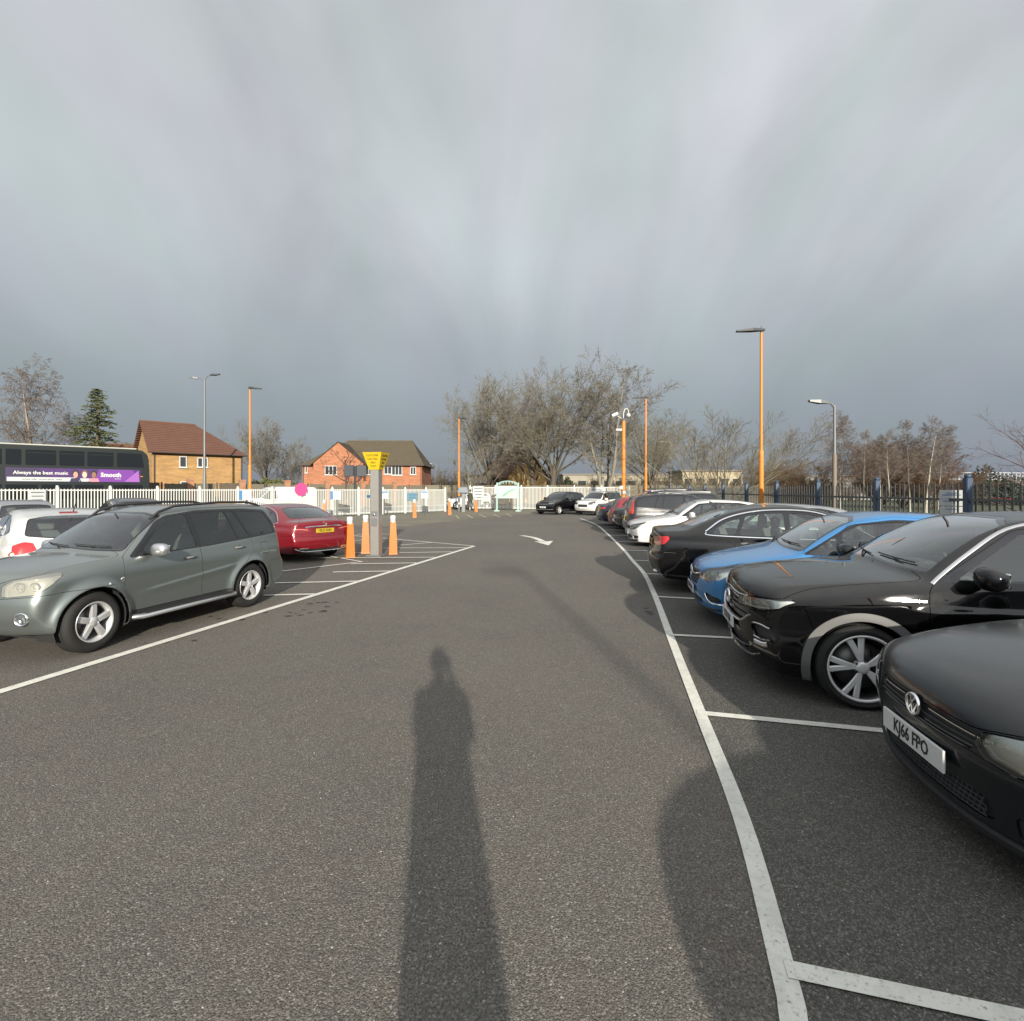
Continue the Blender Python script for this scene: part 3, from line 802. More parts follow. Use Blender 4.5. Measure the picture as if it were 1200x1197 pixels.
# ------------------------------------------------------------------ the kinds of car in the photograph (metres, x measured back from the nose)
def prof(p, n=4): return catmull(p, n, True)
TROC = dict(name='crossover', L=4.234, W=1.83, H=1.56, wb=2.59, fo=.84, wr=.335, ar=.375, rr=.262, tw=.225, steer=0, h=.021,
    prof=prof([(.16, .19), (.07, .25), (.03, .36), (.012, .5), (0, .62), (.012, .74), (.032, .86), (.085, .925), (.22, .968), (.5, 1.008), (.85, 1.045), (1.12, 1.065), (1.24, 1.10), (1.45, 1.24), (1.7, 1.385), (1.9, 1.47), (2.1, 1.52), (2.4, 1.55), (2.8, 1.557), (3.2, 1.54), (3.6, 1.49), (3.84, 1.44), (3.93, 1.37), (4.02, 1.2), (4.1, 1.04), (4.17, .97), (4.21, .85), (4.234, .65), (4.21, .48), (4.15, .33), (4.0, .25), (3.4, .2), (2, .19), (.8, .18)]),
    plan=[(0, .86), (.3, .93), (.84, .985), (1.6, 1.), (2.6, 1.), (3.4, .985), (3.9, .945), (4.234, .87)],
    belt=[(0, .78), (.3, .84), (.8, .93), (1.2, .985), (1.8, 1.0), (2.6, 1.02), (3.4, 1.06), (3.9, 1.06), (4.234, .95)],
    sec=[(0, .09), (.2, .05), (.33, .012), (.45, .012), (.6, .02), (.75, .005), (.85, .012), (1.0, .045), (1.2, .06), (2., .06)],
    crease=[(1.2, .80, 4.0, .86, .020, .10, -1), (1.25, .44, 3.1, .50, .014, .06, -1)], tum=25, k=.072, flare=.012, fw=.05,
    clad=True, cladm=mat('arch cladding', (.10, .10, .098), .6, var=.15), ws=(1.115, 1.075, .73, .56, 1.47, 1.525), rw=(1.1, 1.1, .6, .5, 1.4, 1.42), cowlx=1.24,
    dlo=[(1.36, 1.03), (1.98, 1.43), (2.35, 1.475), (2.95, 1.465), (3.4, 1.40), (3.72, 1.23), (3.60, 1.11), (2.5, 1.05)],
    win=[[(1.50, 1.05), (2.02, 1.40), (2.36, 1.445), (2.40, 1.07)], [(2.48, 1.075), (2.45, 1.45), (2.95, 1.435), (3.2, 1.39), (3.28, 1.11)], [(3.34, 1.115), (3.27, 1.37), (3.38, 1.365), (3.6, 1.22), (3.52, 1.13)]], priv=[1, 2],
    doors=[[(1.30, .34), (1.27, .7), (1.30, .98), (1.95, 1.47), (2.42, 1.50), (2.44, 1.0), (2.44, .34)], [(2.446, .34), (2.446, 1.0), (2.43, 1.5), (3.0, 1.49), (3.32, 1.40), (3.36, 1.05), (3.2, .75), (3.0, .5), (2.98, .34)]],
    bonnet=[(.06, -1), (.06, .45), (.16, .66), (.5, .79), (1.1, .80), (1.3, .78), (1.3, -1)], bz=[(-1, .795), (.3, .79), (.62, .808), (1.1, .85), (1.3, .86)],
    lamp=[(.34, .695), (.34, .775), (.62, .80), (1.10, .845), (1.16, .83), (1.02, .76), (.78, .715)], lampin=M_HOUSL,
    tail=[(.45, .80), (.45, .92), (1.1, .96), (1.12, .82)],
    cuts=[('grille', 'wf', [(-1, .56), (-1, .79), (.335, .775), (.335, .70), (.50, .69), (.62, .675), (.50, .60), (.36, .56)], .02),
          ('intake', 'wf', [(-1, .28), (-1, .44), (.52, .44), (.58, .40), (.50, .30)], .02),
          ('fog_recess', 'wf', [(.68, .47), (.63, .55), (.72, .60), (.98, .595), (1.02, .50), (.96, .465)], .02)],
    cm={'grille': (M_GLOSSBLK, .03), 'intake': (M_BLK, .035), 'fog_recess': (M_BLK, .03)},
    fb=[(-1, .1), (-1, .6), (.34, .66), (.78, .70), (1.05, .76), (1.2, .80), (1.25, .62), (1.6, .55), (1.6, .1)], rb=[(-1, .1), (-1, .55), (1.3, .6), (1.3, .1)], gate=[(-1, .56), (-1, 1.6), (.9, 1.6), (.78, 1.0), (.8, .56)],
    sill=.33, mir=(1.62, 1.06), hand=[(2.26, .90), (3.1, .93)], handm=None,
    rim=dict(n=5, kind='double', hub=.05, w0=.026, w1=.050, sp=.19, mid=.004, dish=.02, lip=1, m0=mat('machined alloy', (.68, .68, .67), .3, .25), m1=M_ALLOYD, rot=.55), pf=(.50, .012), pr=(.72, .012),
    strips=[dict(name='roof_strip', mode='side', pts=[(1.33, 1.015), (1.62, 1.235), (1.95, 1.435), (2.3, 1.495), (2.9, 1.487), (3.35, 1.42), (3.74, 1.25)], w=.028, m=M_SATIN),
            dict(name='grille_strip', mode='f', pts=[(0, .545), (.30, .545), (.42, .565), (.55, .64)], w=.018, th=.012),
            dict(name='grille_strip', mode='f', pts=[(0, .80), (.3, .785), (.5, .80)], w=.012, th=.008),
            dict(name='grille_slat', mode='f', pts=[(0, .765), (.35, .745)], w=.014, th=.004, lift=-.018, m=M_SATIN),
            dict(name='grille_slat', mode='f', pts=[(0, .715), (.45, .705)], w=.016, th=.004, lift=-.018, m=M_GLOSSBLK), dict(name='grille_slat', mode='f', pts=[(0, .665), (.52, .68)], w=.016, th=.004, lift=-.018, m=M_GLOSSBLK), dict(name='grille_slat', mode='f', pts=[(0, .615), (.45, .62)], w=.016, th=.004, lift=-.018, m=M_GLOSSBLK),
            dict(name='bumper_lip', mode='f', pts=[(0, .25), (.45, .27), (.66, .33)], w=.022, th=.014, m=M_GLOSSBLK), dict(name='bumper_lip', mode='f', pts=[(0, .33), (.42, .34), (.62, .41), (.74, .42)], w=.016, th=.010, m=M_GLOSSBLK)])
POLO = dict(name='supermini', L=3.97, W=1.69, H=1.455, wb=2.47, fo=.80, wr=.305, ar=.335, rr=.205, tw=.2, h=.021, 
    prof=prof([(.14, .17), (.06, .22), (.03, .34), (.02, .42), (.0, .5), (.002, .6), (.018, .685), (.052, .755), (.14, .815), (.35, .88), (.7, .942), (.95, .975), (1.08, 1.01), (1.3, 1.16), (1.55, 1.31), (1.75, 1.39), (2.0, 1.435), (2.4, 1.45), (2.9, 1.435), (3.3, 1.395), (3.55, 1.35), (3.68, 1.23), (3.8, 1.02), (3.88, .92), (3.92, .8), (3.97, .6), (3.95, .4), (3.88, .28), (3.6, .22), (2, .17), (.8, .16)]),
    plan=[(0, .84), (.3, .92), (.8, .985), (1.5, 1.), (2.5, 1.), (3.2, .985), (3.6, .94), (3.97, .86)],
    belt=[(0, .68), (.3, .745), (.8, .855), (1.2, .91), (1.8, .93), (2.6, .95), (3.4, .97), (3.7, .95), (3.97, .85)],
    sec=[(0, .10), (.2, .06), (.35, .02), (.5, .005), (.65, 0), (.8, .015), (.95, .045), (1.2, .055), (2., .055)], crease=[(1.0, .72, 3.6, .76, .012, .08, -1)], tum=23, k=.08,
    ws=(1.03, .99, .68, .54, 1.36, 1.405), rw=(.98, .98, .58, .5, 1.3, 1.33), cowlx=1.08,
    dlo=[(1.25, .96), (1.8, 1.33), (2.3, 1.375), (2.95, 1.36), (3.3, 1.28), (3.5, 1.06), (3.3, 1.0)],
    win=[[(1.4, .98), (1.85, 1.30), (2.25, 1.35), (2.28, .985)], [(2.35, .99), (2.33, 1.35), (2.95, 1.335), (3.15, 1.28), (3.2, 1.01)], [(3.26, 1.02), (3.22, 1.25), (3.42, 1.07), (3.38, 1.03)]],
    doors=[[(1.12, .3), (1.12, .9), (1.75, 1.37), (2.31, 1.40), (2.31, .3)], [(2.316, .3), (2.316, 1.4), (2.95, 1.39), (3.25, 1.28), (3.22, .95), (2.95, .6), (2.85, .3)]],
    bonnet=[(.055, -1), (.055, .40), (.14, .56), (.4, .68), (1.0, .73), (1.2, .72), (1.2, -1)], bz=[(-1, .672), (.40, .666), (.62, .708), (.95, .765), (1.15, .80)],
    lamp=[(.46, .555), (.40, .60), (.44, .665), (.62, .70), (.95, .755), (1.12, .79), (1.15, .75), (1.0, .64), (.78, .56), (.6, .54)], lampin=M_HOUSL,
    tail=[(.5, .72), (.5, .9), (.95, .92), (.98, .75)],
    cuts=[('grille', 'wf', [(-1, .565), (-1, .665), (.40, .655), (.42, .60), (.38, .565)], .015), ('intake', 'wf', [(-1, .255), (-1, .385), (.40, .385), (.49, .36), (.50, .29), (.42, .255)], .03),
          ('fog_recess', 'wf', [(.62, .26), (.60, .36), (.95, .37), (.92, .29)], .02)],
    cm={'grille': (M_BLK, .02), 'intake': (M_BLK, .03), 'fog_recess': (M_BLK, .012)},
    fb=[(-1, .1), (-1, .56), (.38, .56), (.6, .54), (.78, .555), (1.0, .63), (1.12, .7), (1.6, .7), (1.6, .1)], rb=[(-1, .1), (-1, .5), (1.3, .55), (1.3, .1)], gate=[(-1, .51), (-1, 1.5), (.85, 1.5), (.75, .95), (.75, .51)],
    mir=(1.5, .98), hand=[(2.15, .84), (3.0, .86)], rim=dict(n=5, kind='double', w0=.04, w1=.05, sp=.16), pf=(.445, .012), pr=(.66, .012),
    strips=[dict(name='grille_strip', mode='f', pts=[(.10, .640), (.39, .632)], w=.010, th=.010, lift=-.012), dict(name='grille_slat', mode='f', pts=[(.0, .605), (.39, .603)], w=.012, th=.008, lift=-.012, m=M_BLK),
            dict(name='grille_strip', mode='f', pts=[(.08, .578), (.37, .582)], w=.007, th=.008, lift=-.01, m=M_GREY),
            dict(name='bumper_lip', mode='f', pts=[(0, .205), (.4, .21), (.62, .225), (.74, .25)], w=.05, th=.012, lift=.004, m=M_BLK)])
CORSAE = dict(name='hatchback', L=4.02, W=1.75, H=1.475, wb=2.51, fo=.84, wr=.31, ar=.345, rr=.215, tw=.205, h=.023,
    prof=prof([(.16, .18), (.06, .23), (.02, .34), (.0, .46), (.0, .56), (.02, .66), (.06, .745), (.15, .80), (.32, .86), (.6, .925), (.9, .985), (1.06, 1.03), (1.3, 1.17), (1.6, 1.33), (1.8, 1.40), (2.05, 1.45), (2.4, 1.47), (2.9, 1.45), (3.3, 1.40), (3.6, 1.35), (3.7, 1.27), (3.84, 1.06), (3.92, .96), (3.97, .82), (4.02, .62), (4.0, .42), (3.92, .3), (3.6, .22), (2, .18), (.8, .17)]),
    plan=[(0, .83), (.3, .92), (.84, .985), (1.6, 1.), (2.5, 1.), (3.3, .985), (3.7, .94), (4.02, .85)],
    belt=[(0, .68), (.3, .75), (.8, .87), (1.15, .94), (1.8, .955), (2.6, .99), (3.3, 1.04), (3.7, 1.0), (4.02, .85)],
    sec=[(0, .10), (.2, .06), (.35, .02), (.5, .008), (.65, 0), (.8, .012), (.95, .045), (1.2, .055), (2., .055)], crease=[(1.3, .78, 3.7, .86, .014, .08, -1), (1.4, .42, 3.0, .52, .012, .06, -1)], tum=25, k=.11,
    ws=(1.045, 1.0, .70, .54, 1.37, 1.42), rw=(1.03, 1.05, .60, .5, 1.3, 1.34), cowlx=1.06,
    dlo=[(1.16, .97), (1.75, 1.33), (2.2, 1.39), (2.8, 1.37), (3.2, 1.29), (3.52, 1.13), (3.3, 1.07), (2.4, 1.0)],
    win=[[(1.2, .975), (1.55, 1.20), (1.52, .985)], [(1.60, .99), (1.62, 1.235), (1.83, 1.33), (2.2, 1.365), (2.58, 1.355), (2.6, 1.025)], [(2.68, 1.035), (2.66, 1.35), (2.85, 1.34), (3.15, 1.27), (3.40, 1.14), (3.25, 1.09)]],
    doors=[[(1.30, .3), (1.25, .7), (1.36, 1.0), (1.75, 1.35), (2.2, 1.42), (2.64, 1.40), (2.68, 1.0), (2.68, .3)]],
    bonnet=[(.05, -1), (.05, .42), (.14, .56), (.35, .69), (1.0, .77), (1.2, .75), (1.2, -1)], bz=[(-1, .715), (.42, .69), (.6, .745), (.9, .80), (1.15, .86)],
    lamp=[(.44, .60), (.42, .66), (.60, .735), (.9, .79), (1.14, .85), (1.19, .82), (1.12, .72), (.95, .63), (.7, .585)], lampin=M_HOUSL,
    tail=[(.48, .78), (.48, .95), (1.02, 1.0), (1.05, .8)],
    cuts=[('grille', 'wf', [(-1, .50), (-1, .70), (.40, .68), (.46, .62), (.34, .50)], .03), ('intake', 'wf', [(-1, .24), (-1, .34), (.5, .34), (.5, .26)], .02),
          ('fog_recess', 'wf', [(.66, .33), (.60, .40), (.66, .44), (.96, .40), (.98, .345)], .02)],
    cm={'grille': (M_BLK, .025), 'intake': (M_BLK, .02), 'fog_recess': (M_BLK, .02)},
    fb=[(-1, .1), (-1, .72), (.42, .69), (.44, .60), (.7, .585), (.95, .63), (1.12, .72), (1.6, .7), (1.6, .1)], rb=[(-1, .1), (-1, .55), (1.3, .6), (1.3, .1)], gate=[(-1, .56), (-1, 1.5), (.85, 1.5), (.75, 1.0), (.75, .56)],
    mir=(1.55, 1.02), mirm=M_GLOSSBLK, hand=[(2.5, .9)], rim=dict(n=5, kind='double', w0=.04, w1=.05, sp=.15, lip=1), pf=(.42, .012), pr=(.7, .012),
    strips=[dict(name='grille_strip', mode='f', pts=[(0, .625), (.2, .625), (.38, .655)], w=.022, th=.014, lift=-.004), dict(name='grille_slat', mode='f', pts=[(0, .575), (.4, .59)], w=.012, th=.006, lift=-.014, m=M_GREY), dict(name='grille_slat', mode='f', pts=[(0, .535), (.36, .545)], w=.012, th=.006, lift=-.014, m=M_GREY),
            dict(name='fog_strip', mode='f', pts=[(.565, .425), (.60, .355), (.68, .325), (.80, .325)], w=.016, th=.012), 
            dict(name='bumper_lip', mode='f', pts=[(0, .225), (.5, .225), (.78, .26)], w=.03, th=.012, m=M_BLK)])
SALOON = dict(name='saloon', L=4.915, W=1.875, H=1.45, wb=2.912, fo=.90, wr=.335, ar=.365, rr=.245, tw=.235, h=.029,
    prof=prof([(.16, .18), (.06, .23), (.02, .34), (.0, .5), (.01, .64), (.05, .72), (.2, .79), (.6, .87), (1.1, .945), (1.38, .985), (1.7, 1.15), (2.0, 1.305), (2.25, 1.395), (2.55, 1.44), (2.9, 1.45), (3.3, 1.425), (3.7, 1.345), (4.05, 1.22), (4.3, 1.115), (4.42, 1.075), (4.65, 1.055), (4.79, 1.04), (4.83, 1.0), (4.845, .85), (4.88, .66), (4.915, .56), (4.90, .42), (4.82, .29), (4.5, .22), (2, .17), (.8, .16)]),
    plan=[(0, .84), (.35, .93), (.9, .985), (1.8, 1.), (2.9, 1.), (3.9, .985), (4.4, .95), (4.915, .85)],
    belt=[(0, .66), (.4, .75), (1., .86), (1.5, .91), (2.4, .93), (3.4, .95), (4.2, .965), (4.6, .95), (4.915, .9)],
    bow=[(0, .26), (.5, .24), (1.5, .17), (2.1, .12), (2.7, 0), (3.2, -.06), (3.9, -.12), (4.5, -.14), (4.915, -.2)],
    sec=[(0, .10), (.2, .06), (.35, .02), (.5, .005), (.65, 0), (.76, .006), (.9, .045), (1.2, .055), (2., .055)], crease=[(.9, .76, 4.7, .83, .014, .09, -1), (1.4, .36, 3.5, .40, .01, .05, -1)], tum=28, k=.09,
    ws=(1.0, .96, .74, .57, 1.34, 1.395), rw=(1.10, 1.10, .62, .54, 1.33, 1.37), cowlx=1.38, xm=2.9,
    dlo=[(1.55, .945), (1.98, 1.20), (2.35, 1.335), (2.8, 1.37), (3.3, 1.34), (3.75, 1.22), (4.03, 1.03), (3.95, .99), (2.8, .955)],
    win=[[(1.75, .965), (2.06, 1.19), (2.38, 1.305), (2.76, 1.34), (2.78, .965)], [(2.86, .97), (2.84, 1.345), (3.3, 1.31), (3.42, 1.28), (3.55, .985)], [(3.62, .99), (3.5, 1.25), (3.73, 1.19), (3.96, 1.03), (3.92, 1.0)]],
    doors=[[(1.35, .3), (1.32, .8), (1.5, .95), (2.3, 1.37), (2.81, 1.395), (2.81, .3)], [(2.816, .3), (2.816, 1.395), (3.4, 1.36), (3.6, 1.26), (3.68, 1.0), (3.62, .8), (3.4, .5), (3.35, .3)]],
    bonnet=[(.06, -1), (.06, .5), (.2, .66), (.6, .75), (1.4, .80), (1.5, -1)],
    lamp=[(.5, .56), (.5, .66), (.8, .70), (1.12, .73), (1.1, .66), (.85, .57)], lampin=M_HOUS,
    tail=[(.40, .80), (.40, .90), (.70, .935), (1.02, .945), (1.05, .90), (.98, .81), (.70, .775)],
    cuts=[('grille', 'wf', [(-1, .36), (-1, .68), (.42, .66), (.42, .45), (.34, .36)], .03), ('plate_recess', 'wr', [(-1, .70), (-1, .88), (.33, .88), (.31, .70)], .03), ('diffuser', 'wr', [(-1, .1), (-1, .34), (.72, .34), (.74, .1)], .03)],
    cm={'grille': (M_BLK, .02), 'plate_recess': (None, .02), 'diffuser': (M_BLK, .01)},
    fb=[(-1, .1), (-1, .58), (1.1, .62), (1.6, .65), (1.6, .1)], rb=[(-1, .1), (-1, .62), (.6, .66), (1.1, .68), (1.4, .66), (1.4, .1)], gate=[(-1, .63), (-1, 1.2), (.95, 1.2), (.76, .95), (.72, .78), (.70, .66)], gz=1.125,
    mir=(1.95, .99), hand=[(2.6, .83), (3.45, .85)], rim=dict(n=5, kind='double', w0=.04, w1=.05, sp=.15, lip=1), pf=(.45, .012), pr=(.79, -.004),
    strips=[dict(name='window_strip', mode='side', pts=[(1.52, .93), (1.96, 1.20), (2.35, 1.35), (2.8, 1.387), (3.3, 1.357), (3.76, 1.235), (4.06, 1.035)], w=.022, m=M_CHROME),
            dict(name='window_strip', mode='side', pts=[(4.06, 1.02), (3.95, .972), (2.8, .938), (1.6, .928)], w=.02, m=M_CHROME)])
RAV = dict(name='off_roader', L=4.245, W=1.80, H=1.665, wb=2.50, fo=.74, wr=.355, ar=.405, rr=.232, tw=.225, steer=4, winset=.03, h=.022,
    prof=prof([(.2, .30), (.1, .34), (.04, .44), (.0, .54), (.0, .68), (.025, .78), (.045, .88), (.085, .965), (.18, 1.01), (.4, 1.05), (.7, 1.085), (.95, 1.105), (1.06, 1.14), (1.3, 1.30), (1.55, 1.45), (1.74, 1.56), (1.95, 1.62), (2.3, 1.665), (2.9, 1.675), (3.4, 1.67), (3.85, 1.65), (4.0, 1.62), (4.06, 1.52), (4.10, 1.3), (4.13, 1.08), (4.15, .84), (4.2, .72), (4.245, .66), (4.245, .5), (4.2, .38), (4.05, .3), (3.6, .25), (2, .24), (.8, .23)]),
    plan=[(0, .85), (.3, .925), (.8, .975), (1.5, .98), (2.6, .98), (3.4, .98), (3.9, .95), (4.245, .9)],
    belt=[(0, .88), (.3, .94), (.8, 1.00), (1.1, 1.03), (1.8, 1.045), (2.6, 1.06), (3.4, 1.10), (3.9, 1.12), (4.245, 1.1)],
    sec=[(0, .08), (.25, .03), (.45, .02), (.6, .012), (.75, .0), (.9, .006), (1.05, .04), (1.2, .05), (2., .05)], crease=[(1.35, .60, 2.95, .74, .016, .06, -1)], tum=20, k=.10, flare=.055, fw=.06,
    ws=(1.155, 1.125, .73, .60, 1.545, 1.59), rw=(1.1, 1.1, .60, .54, 1.5, 1.53), cowlx=1.06, sill=.375, fo_=0,
    dlo=[(1.20, 1.045), (1.72, 1.47), (1.9, 1.54), (2.4, 1.59), (3.3, 1.59), (3.80, 1.55), (3.97, 1.28), (3.95, 1.155), (2.5, 1.075)],
    win=[[(1.36, 1.065), (1.80, 1.475), (1.95, 1.52), (2.20, 1.555), (2.24, 1.085)], [(2.33, 1.09), (2.30, 1.56), (2.92, 1.565), (3.02, 1.12)], [(3.06, 1.125), (2.97, 1.56), (3.10, 1.56), (3.28, 1.14)], [(3.33, 1.145), (3.16, 1.56), (3.76, 1.515), (3.90, 1.28), (3.87, 1.175)]], priv=[1, 2, 3],
    doors=[[(1.10, .38), (1.10, .8), (1.12, 1.04), (1.66, 1.48), (1.9, 1.57), (2.26, 1.60), (2.28, 1.0), (2.28, .38)], [(2.286, .38), (2.286, 1.0), (2.27, 1.6), (3.14, 1.59), (3.30, 1.2), (3.32, .9), (3.0, .7), (2.85, .5), (2.83, .38)]],
    bonnet=[(.05, -1), (.05, .45), (.12, .60), (.35, .70), (.98, .76), (1.15, .74), (1.15, -1)], bz=[(-1, .89), (.44, .88), (.62, .93), (.9, .97), (1.2, 1.0)],
    lamp=[(.50, .745), (.50, .86), (.62, .92), (.9, .96), (1.12, .985), (1.17, .955), (1.08, .85), (.92, .765)], lampcov=M_FOGGY, lampin=M_HOUSL,
    tail=[(.68, .85), (.68, 1.12), (.88, 1.12), (.9, .85)],
    cuts=[('grille', 'wf', [(-1, .74), (-1, .88), (.44, .87), (.46, .75)], .02), ('b:intake', 'wf', [(-1, .42), (-1, .58), (.5, .58), (.58, .43)], .02)],
    cm={'grille': (M_BLK, .03), 'intake': (M_BLK, .03)},
    fb=[(-1, .1), (-1, .72), (.5, .73), (.92, .745), (1.2, .76), (1.7, .76), (1.7, .1)], rb=[(-1, .1), (-1, .70), (1.3, .70), (1.3, .1)], gate=[(-1, .71), (-1, 1.6), (.85, 1.6), (.72, 1.1), (.72, .71)],
    fuel=(3.58, .93, .09), mir=(1.50, 1.09), mirm=M_SATIN, hand=[(2.08, .945), (3.02, .99)], rim=dict(n=5, kind='single', w0=.07, w1=.075, lip=1, m0=M_ALLOY, m1=M_ALLOY, dish=.012), pf=(.52, .012), pr=None,
    strips=[])
WHATCH = dict(CORSAE, name='old_hatchback', H=1.48, ws=(1.045, 1.0, .70, .54, 1.37, 1.42), rw=(1.00, 1.07, .62, .56, 1.33, 1.375), tail=[(.70, .70), (.58, .86), (.66, .965), (.80, .985), (.98, .93), (.92, .74)],
    cuts=[], cm={}, strips=[], h=.028, mirm=None, tum=22)
WHATCH.pop('mirm')
def variant(base, **k):
    d = dict(base); d.update(k); return d
def smooth_vec(p): return prof(p)
HATCH = variant(POLO, name='small_hatch')
GOLF = variant(POLO, name='white_hatch', h=.032, L=4.255, W=1.79, wb=2.63, fo=.86,
    prof=prof([(.14, .17), (.06, .22), (.03, .34), (.0, .5), (.002, .62), (.04, .70), (.09, .75), (.2, .80), (.5, .875), (.9, .935), (1.15, .97), (1.28, 1.0), (1.5, 1.15), (1.8, 1.32), (2.0, 1.39), (2.3, 1.44), (2.6, 1.45), (3.1, 1.43), (3.5, 1.39), (3.8, 1.33), (3.9, 1.23), (4.05, 1.02), (4.14, .92), (4.2, .8), (4.255, .6), (4.23, .4), (4.15, .28), (3.8, .22), (2, .17), (.8, .16)]),
    belt=[(0, .68), (.3, .745), (.9, .86), (1.4, .91), (1.9, .93), (2.8, .95), (3.6, .97), (3.9, .95), (4.255, .85)], plan=[(0, .84), (.3, .92), (.8, .985), (1.5, 1.), (2.7, 1.), (3.4, .985), (3.8, .94), (4.255, .86)],
    bow=[(0, .26), (.5, .24), (1.3, .17), (1.9, .12), (2.5, 0), (3.1, -.08), (3.5, -.12), (4.255, -.2)], cowlx=1.28,
    ws=(1.03, .99, .70, .55, 1.35, 1.4), rw=(1.0, 1.0, .60, .5, 1.28, 1.31),
    dlo=[(1.45, .96), (2.0, 1.33), (2.5, 1.37), (3.2, 1.355), (3.55, 1.28), (3.78, 1.06), (3.6, 1.0)],
    win=[[(1.6, .98), (2.06, 1.3), (2.45, 1.345), (2.48, .985)], [(2.55, .99), (2.53, 1.345), (3.2, 1.33), (3.4, 1.28), (3.45, 1.01)], [(3.51, 1.02), (3.46, 1.25), (3.7, 1.07), (3.66, 1.03)]],
    doors=[[(1.32, .3), (1.32, .9), (1.95, 1.37), (2.51, 1.4), (2.51, .3)], [(2.516, .3), (2.516, 1.4), (3.2, 1.39), (3.48, 1.28), (3.45, .95), (3.18, .6), (3.08, .3)]],
    bonnet=[(.055, -1), (.055, .45), (.14, .6), (.4, .72), (1.2, .78), (1.4, .76), (1.4, -1)], mir=(1.72, .98), hand=[(2.35, .84), (3.2, .86)])
SUV = variant(RAV, name='suv', rr=.235, lampcov=M_CLEAR, lampin=M_HOUS, mirm=None, strips=[dict(name='roof_rail', mode='t', pts=[(1.95, .56), (2.6, .57), (3.7, .56)], w=.045, th=.045, m=M_SATIN)], flare=.02)
SUV.pop('mirm')
MPV = variant(RAV, name='mpv', W=1.83, H=1.62, wr=.32, ar=.35, rr=.21, flare=.012, lampcov=M_CLEAR, lampin=M_HOUSL, tail=[(.66, .85), (.66, 1.12), (.88, 1.12), (.9, .85)], strips=[dict(name='bumper_strip', mode='f', pts=[(0, .36), (.5, .36), (.76, .38)], w=.03, th=.01), dict(name='grille_strip', mode='f', pts=[(0, .72), (.42, .72)], w=.02, th=.01)], pr=(.75, .01),
    prof=prof([(.16, .2), (.08, .25), (.03, .36), (.0, .48), (.0, .6), (.03, .70), (.08, .79), (.18, .86), (.4, .94), (.7, 1.01), (.9, 1.06), (1.06, 1.12), (1.3, 1.27), (1.55, 1.42), (1.8, 1.53), (2.05, 1.585), (2.4, 1.61), (2.9, 1.61), (3.4, 1.58), (3.8, 1.53), (3.95, 1.48), (4.04, 1.38), (4.12, 1.15), (4.17, 1.0), (4.2, .8), (4.24, .66), (4.24, .5), (4.2, .35), (4.05, .25), (3.6, .2), (2, .18), (.8, .18)]))
MPV.pop('mirm')
for S_ in (SALOON,): S_['cm']['plate_recess'] = (None, .02)
for S_ in (TROC, POLO, CORSAE, SALOON, RAV, WHATCH, GOLF, SUV, MPV, HATCH):
    if S_.get('handm', 0) is None: S_.pop('handm')
